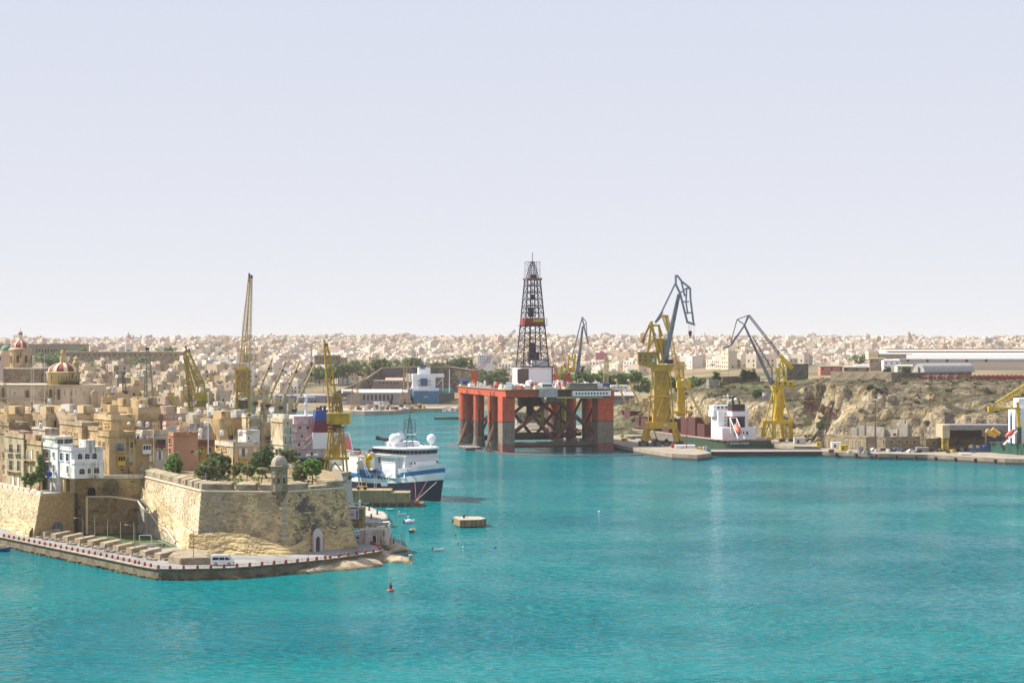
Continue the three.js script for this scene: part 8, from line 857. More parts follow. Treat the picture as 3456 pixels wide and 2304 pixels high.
{
const st=1.5,x0=44,z0=-905,nx=160,nz=142,P=[],C=[],I=[];
for(let j=0;j<=nz;j++)for(let i=0;i<=nx;i++){const x=x0+i*st,z=z0-j*st,w1=(fbm(x/7,z/7,4,701)-0.5)*10,w2=(fbm(x/7,z/7,4,707)-0.5)*10,y0=cliffY(x+w1,z+w2),e=1.5,sl=Math.hypot(cliffY(x+w1+e,z+w2)-y0,cliffY(x+w1,z+w2+e)-y0)/e,steep=sst(sl,0.38,0.95),b=y0*0.55+(fbm(x/9,z/9,3,711)-0.5)*3,lay=(b-Math.floor(b)-0.5)*0.9,y=y0+(y0>3?lay*steep+(fbm(x/3,z/3,4,713)-0.5)*2.6:0)-(y0<2.4?1:0);P.push(x,y,z);const n=fbm(x/12,z/8,4,717),g=fbm(x/4,z/4,3,719),s=CX+x*F/-z,veg=mix(mix([0.155,0.11,0.045],[0.08,0.075,0.024],sst(g,0.35,0.65)),s<2750?[0.17,0.20,0.045]:[0.22,0.15,0.065],sst(n,0.45,0.65)),str=0.84+0.22*sst(vnoise(b*3.1,x/30,723),0.25,0.6),rock=mix([0.80,0.65,0.43],[0.50,0.41,0.29],sst(n,0.42,0.62)*(s>3010?1:0.7));C.push(...mix(veg,rock.map((v)=>v*str),clamp(steep+(g-0.55)*1.2+(s>3010&&n>0.5?0.35:0))));}
for(let j=0;j<nz;j++)for(let i=0;i<nx;i++){const a=j*(nx+1)+i;if(Math.max(P[a*3+1],P[(a+nx+2)*3+1])<1.2)continue;I.push(a,a+1,a+nx+2,a,a+nx+2,a+nx+1);}
const g=new THREE.BufferGeometry();g.setAttribute('position',new THREE.Float32BufferAttribute(P,3));g.setAttribute('color',new THREE.Float32BufferAttribute(C,3));g.setIndex(I);g.computeVertexNormals();struct('cliff',G(g),vcol(0.95,T.rock));
const R=rng(731),sh=[];for(let i=0;i<300;i++){const x=60+200*R(),z=-925-180*R(),y=cliffY(x,z);if(y<5)continue;const k=0.5+1.2*R()*R();sh.push([x,y+k*0.3,z,k*1.3,k*0.7,k]);}const o=single('hillside_scrub','dry scrub and low bushes over the headland slopes','scrub',leaves(sh,30000,0.5,[[0.16,0.14,0.055],[0.09,0.10,0.035],[0.24,0.19,0.08],[0.12,0.16,0.04]],R),leafM,V(160,20,-1000));o.userData.kind='stuff';
const pave=mat([0.40,0.335,0.26],0.95,T.road),edge=(poly,Y,name)=>{const s=struct(name,slab(poly,-1.5,Y),pave),c=poly.reduce((a,b)=>a.clone().add(b)).multiplyScalar(1/poly.length);part('wet_base',slab(poly.map((p)=>p.clone().add(p.clone().sub(c).setY(0).normalize().multiplyScalar(0.12))),-1.5,1.0),mat([0.07,0.055,0.05],0.8),s);return s;};
edge([...S2([[2779,1523],[2967,1530],[3132,1533],[3394,1547],[3700,1556]],2.5),V(290,0,-935),V(140,0,-945)],2.5,'quay');edge([...S2([[1700,1425],[1870,1466],[2070,1498],[2183,1518],[2268,1531],[2354,1535],[2402,1528],[2380,1519],[2200,1487],[2050,1462],[1900,1438],[1760,1415]],2.5)],2.5,'pier_quay');edge([V(112,0,-985),V(128,0,-940),V(146,0,-936),V(146,0,-1015),V(96,0,-1040)],2.5,'dock_quay');edge([V(0,0,-1112),V(60,0,-1042),V(90,0,-1060),V(120,0,-1120),V(0,0,-1200)],2.5,'dock_quay');
const gt=gp(2600,1538,0),dg=thing('dock_gate','long dark low dock gate closing the dry dock','dock gate',gt);part('caisson',slab([...S2([[2400,1537],[2779,1537]],0),gp(2779,1530,0),gp(2400,1530,0)],-1,2.2),mat([0.045,0.04,0.05],0.8),dg);part('walkway',slab([...S2([[2400,1523],[2779,1522]],2.5),gp(2779,1519,2.5),gp(2400,1519,2.5)],2.2,2.55),mat([0.4,0.33,0.25],0.9),dg);
for(const[a,b,n]of[[[1740,1434],[2070,1499],16],[[2070,1499],[2354,1536],16],[[2790,1525],[3394,1549],9]])for(let i=0;i<n;i++){const p=gp(lerp(a[0],b[0],(i+0.5)/n),lerp(a[1],b[1],(i+0.5)/n)+1,2.2);single('quay_fender','black fender block on the edge of the shipyard quay','fender',box(1.1,1.7,1.0,p.x,0.4,p.z+0.2,0.3),blackM,p,'black fenders along the shipyard quays');}
}
{
const st=[0.56,0.45,0.29],H=(n,l,x,y,d,c,w,o)=>house(n,l,x,y,d,c,w,{a:0.87,cornice:0,ph:0.3,maxL:40,maxR:40,base:2.5,t:T.block,...o});
H('yard_building','long low limestone yard building with tall doorways beside the red mast',[2768,2924,2962],[1474,1518],905,st,[2779,2790,2806,2856,2870,2882,2898,2910].map((x,i)=>['l',x,1487,x+5,1506+i,'D',i%3?'s':'g']).concat([['r',2934,1500,2952,1517,'D','gr']]));H('yard_building','low flat office building with a row of small windows behind the parked cars',[2960,2990,3107],[1478,1522],900,[0.50,0.41,0.27],[[3005,1487],[3031,1487],[3057,1487],[3083,1487]].map(([x,y])=>['r',x,y,x+9,y+9,'w']).concat([['l',2981,1485,2987,1500,'w']]));H('yard_building','small stone building left of the big open shed',[3122,3126,3185],[1480,1528],897,[0.40,0.32,0.2],[['r',3145,1490,3160,1502,'a']]);
[[2874,2900,1443],[2898,2925,1436],[2924,2958,1438],[2955,2990,1441],[2990,3036,1450],[3034,3060,1418],[3050,3070,1430],[3066,3080,1434]].forEach(([a,c,y],i)=>H('concrete_block',`grey concrete block house, ${['leftmost', 'second', 'third', 'fourth', 'fifth', 'sixth and tallest', 'seventh', 'rightmost'][i]} of the stepped group under the cliff`,[a,c-6,c],[y,1480],922+i%2*4,[0.52,0.48,0.42],i===4?[['l',3016,1462,3036,1471,'w']]:[],{t:T.concrete}));
H('shore_house','dark quarry retaining wall block under the flat cliff top',[3188,3190,3370],[1398,1440],925,[0.27,0.23,0.18],[],{t:T.concrete,base:10});H('plateau_wall','long tan retaining wall at the edge of the plateau',[2800,3010,3046],[1256,1290],1040,[0.5,0.42,0.3],[],{base:27});H('plateau_wall','tan wall behind the pipe row with shade put into its colour',[3036,3042,3300],[1258,1285],1092,[0.3,0.25,0.18],[],{base:28,maxL:4,maxR:60});  // wall behind the pipes: shade painted as a darker tan
H('block_wall','large plain grey-brown wall block behind the bright yellow crane',[2655,2658,2729],[1228,1282],1120,[0.33,0.28,0.21],[],{base:24});H('plateau_house','tiny white flat house at the top of the left cliff',[2384,2394,2425],[1281,1300],1080,[0.7,0.66,0.58],[],{base:22});H('plateau_wall','low brown boundary wall along the cliff top',[2436,2440,2566],[1271,1290],1100,[0.32,0.25,0.17],[],{base:24,maxL:3});
{const d=893,X=(x)=>(x-CX)*d/F,Y=(y)=>EYE-(y-CY)*d/F,t=thing('open_shed','open shed with a grey roof, cream gable and yellow lattice leg on the quay','shed',V(X(3300),2.5,-d));part('gable',box(X(3207)-X(3183),Y(1434)-Y(1478),14,(X(3207)+X(3183))/2,Y(1478),-d-7),mat([0.66,0.56,0.38],0.8,T.sheet),t);part('roof_fascia',box(X(3420)-X(3206),Y(1434)-Y(1451),15,(X(3420)+X(3206))/2,Y(1451),-d-7),mat([0.30,0.29,0.30],0.7,T.sheet),t);part('painted_interior_shade',box(X(3330)-X(3207),Y(1451)-Y(1478),1,(X(3330)+X(3207))/2,Y(1478),-d-9),mat([0.05,0.035,0.03],0.9),t);part('back_wall',box(X(3420)-X(3190),Y(1476)-2.5,1,(X(3420)+X(3190))/2,2.5,-d-14),mat([0.42,0.32,0.18],0.9,T.block),t);for(const x of[3212,3255])part('arch',G(new THREE.CylinderGeometry(1.9,1.9,0.3,18,1,false,Math.PI/2,Math.PI).rotateX(Math.PI/2).rotateZ(0).translate(X(x),4.6,-d-13.4)),mat([0.08,0.06,0.04],0.9),t);part('leg',lattice(V(X(3192),2.5,-d-1),V(X(3192),Y(1478),-d-1),2.2,2.2,4,0.2),mat([0.5,0.36,0.06],0.7),t);part('post',[3203,3330].map((x)=>box(0.5,Y(1451)-2.5,0.5,X(x),2.5,-d-1)),mat([0.42,0.3,0.06],0.7),t);const R=rng(741);for(let i=0;i<22;i++)single('yard_stores','dark drum or crate stored under the open shed','stores',R()<0.5?box(0.8+R(),0.8+1.2*R(),0.9,X(3140+120*R()),2.5,-d+1-7*R()):[lathe([[0,0],[0.5,0],[0.5,1.2],[0,1.2]],10,X(3140+120*R()),2.5,-d-6*R())],[rustM,blackM,steel][i%3],V(X(3200),2.5,-d),'stores under the open shed');const tp=thing('tarpaulin_heap','heap of gear under blue tarpaulin on a blue skip beside the shed','heap',V(X(3305),2.5,-d+2));part('skip',box(10,1.8,3,X(3305),2.5,-d+2),mat([0.03,0.09,0.18],0.7),tp);for(let i=0;i<9;i++)part('bundle',ball(0.6+0.6*R(),X(3275+i*7),4.4+0.5*R(),-d+2,8,6),mat(i%3?[0.02,0.08,0.35]:[0.55,0.4,0.2],0.7),tp);const bt=thing('steel_truss','blue steel lattice frame on the quay left of the supply ship','frame',V(X(3350),2.5,-d-3));part('frame',[lattice(V(X(3330),4,-d-3),V(X(3385),Y(1470),-d-3),3,3,6,0.25),lattice(V(X(3330),3,-d-3),V(X(3375),3,-d-3),2.4,2.4,6,0.25)],mat([0.02,0.08,0.22],0.6),bt,null,'stuff');part('base',box(6,0.5,3,X(3350),2.5,-d-3),rustM,bt);}  // dark sheet under the shed roof is painted shade of the interior
const cols=[[0.72,0.72,0.72],[0.06,0.07,0.09],[0.03,0.04,0.12],[0.7,0.72,0.75],[0.25,0.35,0.45],[0.03,0.03,0.05],[0.72,0.72,0.7]],nm=['white','black','dark blue','silver','pale blue','black','white'],pos=['left of the red mast foot','first left in the office car row','second in the office car row','third in the office car row','fourth in the office car row','fifth in the office car row','beside the grey box'];[[2954,1519],[2980,1520],[3005,1521],[3024,1517],[3040,1518],[3053,1522],[3078,1524]].forEach(([x,y],i)=>{const p=gp(x,y+3,2.5),f=frame(p,0.35),t=thing('parked_car',`${nm[i]} car parked ${pos[i]} on the right-hand quay`,'car',p),m=mat(cols[i],0.3);part('body',[f.B(4.2,0.65,1.7,0,0.3,0),loft(ccw([[-1.5,-.78],[1.1,-.78],[1.1,.78],[-1.5,.78]].map(([a,b])=>f.at(a,0.95,b))),ccw([[-1.1,-.62],[0.6,-.62],[0.6,.62],[-1.1,.62]].map(([a,b])=>f.at(a,1.45,b))))],m,t);part('window',[f.B(1.7,0.34,0.06,-0.2,1.02,0.74)],glass,t);for(const a of[-1.3,1.3])part('wheel',f.bar([a,0.32,0.7],[a,0.32,0.9],0.32,12),blackM,t);});
const crate=(n,l,c,x0,y0,x1,y1,d,dp,m,det)=>{const b=px((x0+x1)/2,y1,d),t=thing(n,l,c,b);part('body',gbox(x0,y0,x1,y1,d,dp),m,t);part('roof',gbox(x0-1,y0-2,x1+1,y0,d,dp+0.3),m,t);part('opening',gbox(lerp(x0,x1,0.3),lerp(y0,y1,0.35),lerp(x0,x1,0.5),lerp(y0,y1,det??0.9),d-dp/2-0.03,0.06),blackM,t);};crate('site_cabin','small white site cabin on the quay before the long yard building','cabin',2807,1494,2838,1511,905,3,white);crate('steel_skip','bright yellow steel skip on the quay','skip',2836,1503,2860,1519,897,3,yel2);crate('storage_box','large grey storage box beside the parked cars','container',3093,1511,3133,1531,893,4,mat([0.42,0.42,0.38],0.7,T.sheet));crate('site_cabin','white cabin with a red end on the pier tip by the biggest crane','cabin',2278,1503,2345,1526,925,4,white);crate('red_container','red container on the quay seen under the rig','container',1846,1444,1866,1459,1075,3,mat([0.32,0.05,0.05],0.7));crate('dock_cabin','grey dock cabin at the foot of the bright yellow crane','cabin',2680,1478,2718,1497,962,4,mat([0.5,0.47,0.42],0.7));crate('red_kiosk','red and yellow kiosk left of the white cabin on the pier','kiosk',2266,1500,2277,1518,927,2,mat([0.4,0.06,0.02],0.6));crate('yellow_plant','yellow machine on the pier behind the rig corner','machine',2098,1480,2118,1488,990,3,yel2);crate('yellow_plant','small yellow digger at the right end of the pier','machine',2348,1512,2362,1519,920,2,yel2);crate('yellow_plant','yellow sloping machine at the left end of the yard building','machine',2757,1494,2772,1505,915,2,yel2);
const mast=(x,y0,y1,d,r,l)=>{const t=thing('steel_mast',l,'mast',px(x,y1,d));part('pole',bar(px(x,y1,d),px(x,y0,d),r,6,r*0.7),mat([0.2,0.028,0.025],0.7),t);part('foot',gbox(x-3,y1-3,x+3,y1,d,1),rustM,t);part('cap',gbox(x-3,y0-2,x+1,y0+2,d,0.6),rustM,t);};mast(2955,1352,1514,896,0.24,'tall red mast standing before the yard building and cliff');mast(2318,1358,1528,922,0.2,'tall red-brown mast on the pier tip beside the biggest crane');
const R=rng(751);for(let i=0;i<70;i++){const f=R(),q=R()<0.55,p=q?gp(lerp(1760,2390,f),lerp(1432,1526,f)-4-8*R(),2.5):gp(2790+560*R(),1516+14*R(),2.5);single('dock_clutter',q?'small crate or machine part left on the shipyard pier':'small crate or drum left on the right-hand quay','crate',box(0.7+1.8*R(),0.5+1.2*R(),0.8+R(),p.x,2.5,p.z,R()),[rustM,mat([0.5,0.45,0.38],0.8),mat([0.45,0.33,0.05],0.7),steel,blackM][i%5],p,q?'clutter on the shipyard pier':'clutter on the right-hand quay');}
const rf=thing('rusty_gantry','rusty red steel gantry lying on the slope above the quay','gantry',px(2770,1385,975));part('frame',[lattice(px(2712,1355,975),px(2748,1355,975),3,3,5,0.2),lattice(px(2712,1365,970),px(2828,1392,962),3.4,2.6,12,0.22),lattice(px(2714,1372,972),px(2750,1342,972),3,3,4,0.2)],mat([0.12,0.045,0.035],0.85),rf,null,'stuff');for(const x of[2724,2740,2775,2800,2822])part('trestle',gbox(x,1362+(x-2720)*0.25,x+8,1384+(x-2720)*0.25,970,2),mat([0.12,0.07,0.07],0.9),rf);part('yellow_beam',gbox(2714,1350,2756,1354,971,1),yel2,rf);
const sl=thing('storage_tank','pale round storage tank on the slope left of the bright yellow crane','tank',px(2588,1342,1012));part('tank',lathe([[0,0],[2.1,0],[2.1,2.6],[0,2.9]],20,px(2588,1343,1012).x,px(2588,1343,1012).y,-1012),mat([0.45,0.47,0.5],0.5,T.sheet),sl);part('rim',lathe([[2.1,2.5],[2.25,2.6],[2.1,2.75]],20,px(2588,1343,1012).x,px(2588,1343,1012).y,-1012),steel,sl);
}
// ---------- far shore, fort walls, plateau, skyline ----------
{
const tan=mat([0.68,0.54,0.38],0.95,T.block),dim=mat([0.58,0.47,0.35],0.95,T.block),wht=mat([0.72,0.66,0.56],0.9),roofW=mat([0.78,0.76,0.74],0.7,T.sheet),shedM=mat([0.46,0.43,0.46],0.8,T.sheet),rust2=mat([0.36,0.26,0.21],0.8,T.sheet);
const bld=(name,label,cat,d,list,wins=[],m2=glass)=>{const[,x0,y0,x1,y1]=list[0],t=thing(name,label,cat,px((x0+x1)/2,y1,d));list.forEach(([pn,a,b,c,e,dp,m,dz=0])=>{let g;if(pn.endsWith('roof')){const D=d+dz,q=[px(a,e,D),px(c,e,D),px(c,b,D+dp),px(a,b,D+dp)];g=loft(q.map((p)=>V(p.x,q[0].y-0.4,p.z)),q);}else{g=gbox(a,b,c,e,d+dz,dp);g.translate(0,0,-dp/2);}part(pn,g,m,t);});wins.forEach(([x,y,w,h])=>part('window',gbox(x,y,x+w,y+h,d-0.1,0.3),m2,t));return t;};
const row=(x0,x1,n,y,w,h)=>Array.from({length:n},(_,i)=>[lerp(x0,x1,i/Math.max(1,n-1)),y,w,h]);
bld('fort_wall','long tan fort wall with a row of dark openings above the left grove','fort wall',1850,[['wall',212,1187,690,1262,14,tan],['cornice',210,1186,692,1189,15,mat([0.5,0.42,0.32],0.9),-1]],[...row(228,660,26,1196,4,5),...row(246,640,14,1206,3,4)]);bld('fort_wall','upper tan fort wall rising behind the church dome','fort wall',2250,[['wall',-20,1160,290,1200,14,dim],['bastion',215,1168,292,1190,10,tan,-20]],row(120,200,9,1178,4,12));
{const R=rng(801),t=thing('fort_wall','curved grey-brown fort rampart behind the far docks and blue tanker','fort wall',px(1400,1340,1640)),pts=[[1130,1322,1560],[1190,1300,1590],[1240,1276,1615],[1290,1241,1640],[1335,1240,1642],[1420,1238,1655],[1520,1238,1660],[1600,1250,1650],[1700,1270,1600],[1790,1285,1540]];pts.slice(1).forEach((b,i)=>{const a=pts[i],A=px(...a),B2=px(...b),f=V(0,0,-16),g=ccw([A,B2,B2.clone().add(f),A.clone().add(f)]);part('wall_panel',loft(g.map((p)=>V(p.x,-1,p.z+(p.z>Math.min(A.z,B2.z)-4?3:0))),g.map((p)=>p.clone())),mat([0.42,0.34,0.265],0.95,T.rock),t);});part('dark_patch_block',gbox(1292,1242,1338,1268,1634,6),mat([0.12,0.1,0.1],0.95),t);part('parapet',pts.slice(1).map((b,i)=>bar(px(...pts[i]),px(...b),0.5)),tan,t);}  // dark block makes the dark patch on the rampart
// sheds and quay of the far dock
bld('dock_shed','long white-roofed dock shed with tall windows across the harbour','shed',1535,[['wall',1170,1325,1378,1366,30,shedM],['roof',1152,1313,1376,1326,34,roofW],['red_roof',1155,1315,1190,1322,36,rust2,-3]],[...row(1225,1320,8,1332,6,18),...row(1316,1362,2,1346,8,18)]);bld('dock_shed','tall rusty gabled shed behind the white-roofed shed','shed',1585,[['wall',1258,1284,1362,1330,30,rust2],['lower_wall',1256,1306,1400,1340,32,shedM,4],['roof',1300,1274,1420,1286,24,mat([0.6,0.42,0.34],0.8,T.sheet),10]],row(1280,1340,6,1290,5,5));bld('dock_shed','blue-grey saw-roofed sheds behind the ship booms','shed',1560,[['wall',835,1335,1172,1378,24,mat([0.33,0.34,0.42],0.8,T.sheet)],['roof',835,1328,1100,1338,30,mat([0.40,0.40,0.46],0.7,T.sheet),8]],row(1000,1060,6,1352,6,10));bld('dock_annex','small white building with a blue panel beside the blue-grey sheds','building',1540,[['wall',1148,1342,1182,1362,8,wht]],[[1152,1346,22,8]],mat([0.12,0.25,0.35],0.7));bld('site_cabin','white cabin on the far quay before the long shed','cabin',1505,[['body',1260,1356,1292,1368,4,white]],[[1283,1358,5,9]]);bld('round_tank','small pale tank beside the far white cabin','tank',1508,[['body',1294,1360,1312,1368,4,mat([0.55,0.5,0.42],0.8)],['top',1297,1357,1309,1360,3,roofW]]);
struct('far_quay',[slab([...S2([[1100,1385],[1230,1388],[1330,1386],[1390,1378],[1560,1378]],2.5),V(20,0,-1640),V(-160,0,-1640)],-2,2.6)],mat([0.48,0.41,0.33],0.95,T.road));bld('dock_gate','dark low dock gate below the blue tanker stern','dock gate',1505,[['caisson',1372,1376,1556,1387,4,mat([0.1,0.075,0.06],0.8)]]);bld('red_barge','dark red barge moored behind the yellow crane cabin','barge',1490,[['hull',1066,1374,1208,1391,8,mat([0.22,0.05,0.07],0.7,T.rust)],['deckhouse',1080,1368,1100,1374,5,shedM]]);bld('floating_jetty','low dark jetty with pale scaffolding left of the rig','jetty',1330,[['deck',1465,1408,1560,1416,8,mat([0.09,0.07,0.06],0.9)],['stage',1492,1388,1560,1392,6,mat([0.4,0.36,0.32],0.9)]]);const R=rng(811);
for(let i=0;i<60;i++){const s=1180+250*R(),p=gp(s,1384-8*R()-(s>1370?4:0),2.6),w=1+3*R();single('dock_clutter','tiny crate or machine on the far dock quay','crate',box(w,0.8+2*R(),2,p.x,2.6,p.z,R()),[wht,rustM,yel,shedM][i%4],p,'clutter on the far dock quay');}
for(let i=0;i<16;i++){const p=px(1492+62*R(),1388,1330+6*R());single('dock_clutter','pale scaffold piece on the jetty left of the rig','scaffold',box(1+R(),1+2.4*R(),1,p.x,p.y,p.z,R()),[wht,shedM,mat([0.3,0.26,0.22],0.9)][i%3],p,'scaffolding on the jetty');}
// named buildings in the far town
bld('far_building','wide cream institution with two rows of small dark windows left of the tallest crane','building',1900,[['wall',710,1190,870,1222,20,mat([0.72,0.58,0.4],0.9)],['wing',690,1206,712,1222,14,mat([0.68,0.54,0.38],0.9)],['tower',738,1183,752,1192,8,wht]],[...row(725,860,11,1199,4,4),...row(725,860,11,1210,4,4)]);bld('chimney','tall tan chimney rising above the far town behind the fourth ship boom','chimney',1780,[['stack',1048,1158,1053,1240,1.3,mat([0.5,0.42,0.33],0.9)],['base',1044,1222,1058,1240,4,tan]]);bld('apartment_block','white apartment block with a grid of windows left of the derrick','apartment block',1700,[['wall',1612,1196,1662,1250,14,white],['stair',1636,1190,1650,1196,6,white]],[0,1,2].flatMap((k)=>row(1620,1650,5,1202+k*9,3,4)));bld('pink_house','pink rendered house in the far town right of the grey jib crane','house',1720,[['wall',2010,1190,2050,1214,10,mat([0.55,0.25,0.26],0.9)],['roof_room',2025,1186,2040,1190,5,mat([0.5,0.23,0.24],0.9)]]);bld('far_building','beige block house above the grove at the foot of the fourth ship boom','building',1740,[['wall',1060,1198,1144,1230,14,dim],['wing',1140,1206,1170,1228,10,tan]],row(1068,1135,7,1206,3,5));bld('pier_shed','grey corrugated dock shed behind the rig and green ship','shed',1120,[['wall',2060,1335,2142,1385,20,mat([0.40,0.39,0.4],0.8,T.sheet)],['roof',2056,1322,2140,1336,24,mat([0.55,0.5,0.47],0.8,T.sheet)]],row(2070,2128,7,1342,4,5));bld('plateau_house','small white flat building above the dock shed','house',1170,[['wall',2062,1300,2120,1316,10,white]],row(2072,2110,4,1305,3,4));bld('rig_backdrop_house','tall tan yard building seen through the rig legs','building',1110,[['wall',1820,1345,1866,1425,12,tan],['wing',1745,1390,1820,1428,10,dim]],[...row(1828,1854,3,1358,5,7),...row(1828,1854,3,1378,5,7),...row(1755,1810,5,1402,4,5)]);
// plateau: warehouses, hut, pipe sections
bld('warehouse','long white-roofed warehouse with square dark openings stretching to the right edge','warehouse',1450,[['wall',3035,1211,3620,1262,20,mat([0.5,0.5,0.53],0.8,T.sheet)],['lower_wall',3040,1222,3620,1266,6,mat([0.6,0.52,0.4],0.9),-2],['eaves_roof',3060,1196,3620,1212,22,mat([0.60,0.58,0.56],0.7,T.sheet),2]],row(3062,3326,5,1213,8,8),blackM);bld('warehouse','rear white warehouse with twin cream gables','warehouse',1500,[['gable_wall',2932,1186,2968,1212,12,mat([0.7,0.58,0.4],0.9)],['roof',2966,1180,3620,1198,24,roofW,6],['ridge',2988,1176,3620,1180,6,mat([0.5,0.34,0.25],0.8),18],['wall',2966,1194,3080,1210,10,mat([0.36,0.31,0.25],0.9)]]);{const w=px(2940,1186,1501);}
{const d=1340,c=px(3102,1256,d),r=5.6,e=px(3272,1256,d+20),t=thing('nissen_hut','grey corrugated half-round hut on the plateau','hut',c),u=e.clone().sub(c),L=u.length(),g=G(new THREE.CylinderGeometry(r,r,L,24,1,false,0,Math.PI));g.rotateZ(Math.PI/2);g.rotateX(Math.PI/2*0);const q=new THREE.Matrix4().makeRotationY(-Math.atan2(u.z,u.x));g.applyMatrix4(q);g.translate((c.x+e.x)/2,c.y,(c.z+e.z)/2);part('shell',g,mat([0.5,0.5,0.5],0.7,T.sheet),t);part('door',box(0.4,3.6,2.2,c.x-0.3,c.y,c.z),mat([0.1,0.13,0.15],0.7),t);}
{const R2=rng(821),cs=[[0.45,0.05,0.07],[0.6,0.52,0.46],[0.5,0.09,0.1],[0.33,0.15,0.08],[0.55,0.45,0.4]];for(let k=0;k<2;k++)for(let i=0;i<24;i++){const s=3112+i*15.6+k*7,p=px(s,1284-k*9,1078+k*26),col=cs[i<8?(i%2?1:R2()<0.5?0:4):i<14?3:(R2()<0.6?0:2)],y=29.6+0.2,n=i<8?'pale':i<14?'rust brown':'red';const o=thing('pipe_section',`${n} large pipe section lying in the long row on the plateau edge`,'pipe',V(p.x,y,p.z),`${n} pipe sections on the plateau`);part('barrel',bar(V(p.x,y+1.2,p.z),V(p.x+1.2,y+1.2,p.z-5),1.25,12),mat(col,0.7,T.rust),o);part('open_end',bar(V(p.x,y+1.2,p.z+0.02),V(p.x,y+1.2,p.z+0.06),0.85,12),mat([0.3,0.05,0.06],0.8),o);}}
const hs=[[2890,2930,1232,1300],[2936,2985,1210,1400],[2984,3035,1216,1390],[2850,2935,1238,1250],[3030,3080,1234,1260],[2770,2845,1236,1240]];hs.forEach(([a,b,y,d],i)=>bld('plateau_house',`low flat building ${['with a cream side', 'of dark stone', 'painted white', 'with a pale roof', 'behind the cypress row', 'with a red front wall'][i]} on the plateau left of the half-round hut`,'house',d,[['wall',a,y,b,1290,10,[wht,dim,white,tan,mat([0.5,0.47,0.42],0.9),mat([0.45,0.2,0.16],0.9)][i]],['roof',a-2,y-3,b+2,y,12,[wht,tan,white,roofW,wht,tan][i]]],row(a+6,b-8,3,y+6,4,6)));
// churches on the skyline
const ch=(label,d,parts,c)=>{const t=thing('skyline_church',label,'church',px(parts[0][1],1158,d)),k=d/F,m=mat(c,0.9);parts.forEach(([pn,x,y0,y1,r,top])=>{const b=px(x,y1,d),h=(y1-y0)*k,R3=r*k;part(pn,top==='dome'?[lathe([[0,0],[R3,0],[R3,h*0.45],...[0,1,2,3,4,5].map((i)=>[R3*Math.cos(i*0.3),h*(0.47+0.33*Math.sin(i*0.3))]),[R3*0.18,h*0.8],[R3*0.18,h*0.93],[0,h]],14,b.x,b.y,b.z)]:top==='spire'?[lathe([[0,0],[R3,0],[R3,h*0.6],[R3*0.7,h*0.62],[R3*0.6,h*0.8],[0,h]],8,b.x,b.y,b.z)]:box(R3*2,h,R3,b.x,b.y,b.z),m,t);});};
ch('far church with a big dome and two bell towers on the left skyline',4300,[['dome',432,1119,1158,10,'dome'],['nave',440,1147,1160,36,'box'],['bell_tower',448,1128,1158,4.5,'spire'],['bell_tower',475,1128,1158,4.5,'spire']],[0.38,0.24,0.22]);ch('pinkish church with a squat dome on the skyline right of the biggest crane',4300,[['dome',2379,1122,1152,10,'dome'],['nave',2380,1140,1158,22,'box'],['bell_tower',2369,1128,1150,3.5,'spire']],[0.45,0.3,0.28]);ch('far church tower with pointed spires on the right skyline',3800,[['bell_tower',3071,1118,1165,9,'spire'],['belfry',3067,1116,1150,3,'spire'],['nave',3085,1150,1170,26,'box']],[0.33,0.24,0.22]);ch('far pale-domed church beside the spired tower on the right skyline',3800,[['dome',3114,1126,1160,12,'dome'],['nave',3116,1150,1178,36,'box']],[0.45,0.38,0.33]);
[['thin grey tower crane on the skyline above the far grove',1314,1138,1150,1284,1324],['wide thin tower crane on the skyline left of the derrick',1546,1142,1170,1516,1610]].forEach(([l,x,y0,y1,a,b])=>{const d=3300,t=thing('tower_crane',l,'crane',px(x,y1,d));part('mast',gbox(x-1,y0,x+1,y1,d,1),steel,t);part('jib',[gbox(a,y0+1,b,y0+2,d,0.6),...NL([[a+8,y0+1],[x,y0-3],[b,y0+1]],d,0.15)],steel,t);});
// groves: trees one can tell apart, then the far mass
const gt=(x0,x1,y0,y1,d,n,lb,gr,sd)=>{const Rg=rng(sd);for(let i=0;i<n;i++){const s=lerp(x0,x1,(i+0.5)/n)+8*(Rg()-0.5),w=16+18*Rg(),yt=lerp(y0,y1,Rg()*0.5),D=d+30*Rg(),b=px(s,y1+8,D);tree('grove_tree',lb,b,[[s-w,yt,s+w,yt+w*1.5],[s-w*0.4,yt+6,s+w*1.2,yt+w*1.8,3]],D,1500,0.75,gr,lb+'s',{r:0.4});}};
gt(1190,1580,1196,1256,1690,18,'green tree in the grove above the curved fort rampart',[...GR.far,...GR.olive],831);gt(112,215,1190,1222,1760,6,'green tree between the two church domes below the upper fort',GR.far,832);gt(240,478,1212,1252,1730,13,'green tree in the grove under the long tan fort wall',GR.far,833);gt(1060,1180,1218,1290,1600,8,'dark green tree behind the yellow quay crane boom',GR.far,834);gt(1846,2180,1250,1310,1180,14,'green tree on the slope behind the rig deck and biggest crane',[...GR.green,...GR.far],835);gt(1590,1700,1246,1275,1580,6,'green tree left of the derrick base above the fort rampart',GR.far,836);gt(2250,2440,1270,1300,1130,7,'dark tree along the cliff top right of the biggest crane',GR.dark,837);
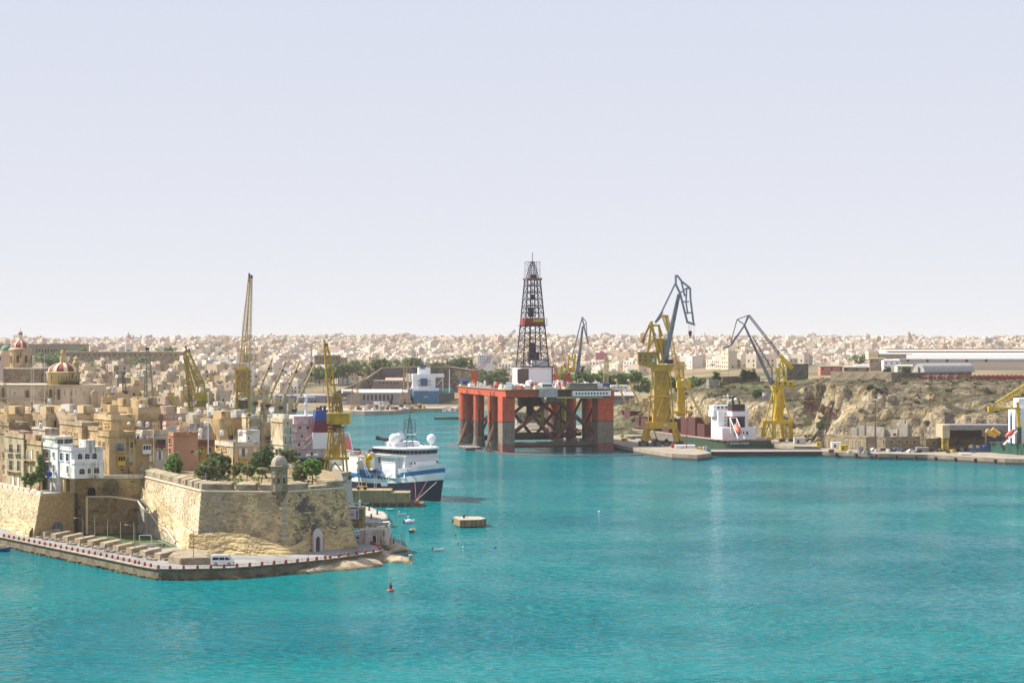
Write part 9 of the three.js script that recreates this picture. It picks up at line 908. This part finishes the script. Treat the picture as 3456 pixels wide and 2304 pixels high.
const Rc=rng(841);[[2414,1250],[2424,1256],[2508,1240],[2518,1246],[2529,1243],[2543,1238],[2990,1230],[3000,1232],[3052,1229],[3066,1230]].forEach(([x,y],i)=>tree('cypress',i<6?'dark narrow cypress behind the cliff-top boundary wall':'dark narrow cypress on the plateau left of the half-round hut',px(x,1280,1105),[[x-4,y+6,x+4,1262],[x-7,y+18,x+7,1278]],1105,900,0.5,GR.dark,i<6?'cypresses on the cliff top':'cypresses on the plateau'));tree('slope_tree','dark round fig tree on the slope beside the pale storage tank',px(2556,1340,1016),[[2536,1312,2574,1342]],1016,1800,0.4,GR.dark);tree('slope_tree','dark round bush tree above the left end of the yard building',px(2769,1448,935),[[2757,1420,2782,1448]],935,1300,0.35,GR.dark);tree('slope_tree','bright green bushes below the shaded quarry wall',px(2790,1400,1000),[[2762,1372,2805,1396],[2775,1360,2812,1380]],1000,2200,0.4,GR.green);
}
{
const R=rng(99),m=vcol(0.9),near=FARTOWN.slice().sort((a,b)=>a[8]-b[8]),n1=170,rest=[];
const band=(s)=>s<700?'left of the tallest crane':s<1130?'behind the slanting ship booms':s<1760?'above the curved fort wall':s<2230?'between the derrick and the biggest crane':s<2700?'between the two grey jib cranes':'above the long warehouse roofs';
const hue=(c)=>c[2]/c[0]>0.9?'white':c[1]/c[0]<0.79?'pinkish':c[0]<0.58?'tan stone':'cream';
near.forEach((a,i)=>{
const[x,y,z,w,dp,h,ry,c,d,s]=a;
if(i<n1){const st=Math.round((h-6)/3.3),zone=band(s);single('town_house',`${hue(c)} ${st > 3 ? 'tall' : 'low'} flat-roofed house on the far hillside ${zone}`,'house',townHouse(R,x,y,z,w,dp,h,ry,c),m,V(x,y,z),`${hue(c)} ${st > 3 ? 'tall' : 'low'} houses of the far town ${zone}`);}
else rest.push(townHouse(R,x,y,z,w,dp,h,ry,c,d<2400?1:d<4000||R()<0.5?2:0));
});
const gl=[];for(let i=0;i<150;i++){const d=1750+2300*R()*R(),s=3700*R()-100,x=(s-CX)*d/F,y=landY(x,-d),k=3+4*R();for(let j=0;j<3;j++)gl.push([x+(R()-0.5)*26,y+4+2*R(),-d+6,k*1.5,k*0.8,k]);}
const fw=single('far_trees','small dark green trees scattered between the houses of the far town','trees',leaves(gl,42000,1.3,GR.far,R),leafM,V(0,0,-2500));fw.userData.kind='stuff';
const o=single('far_town','pale mass of flat-roofed houses covering the hills up to the skyline','town',rest,m,V(0,0,-3000));o.userData.kind='stuff';
}
renderer.render(scene,camera);
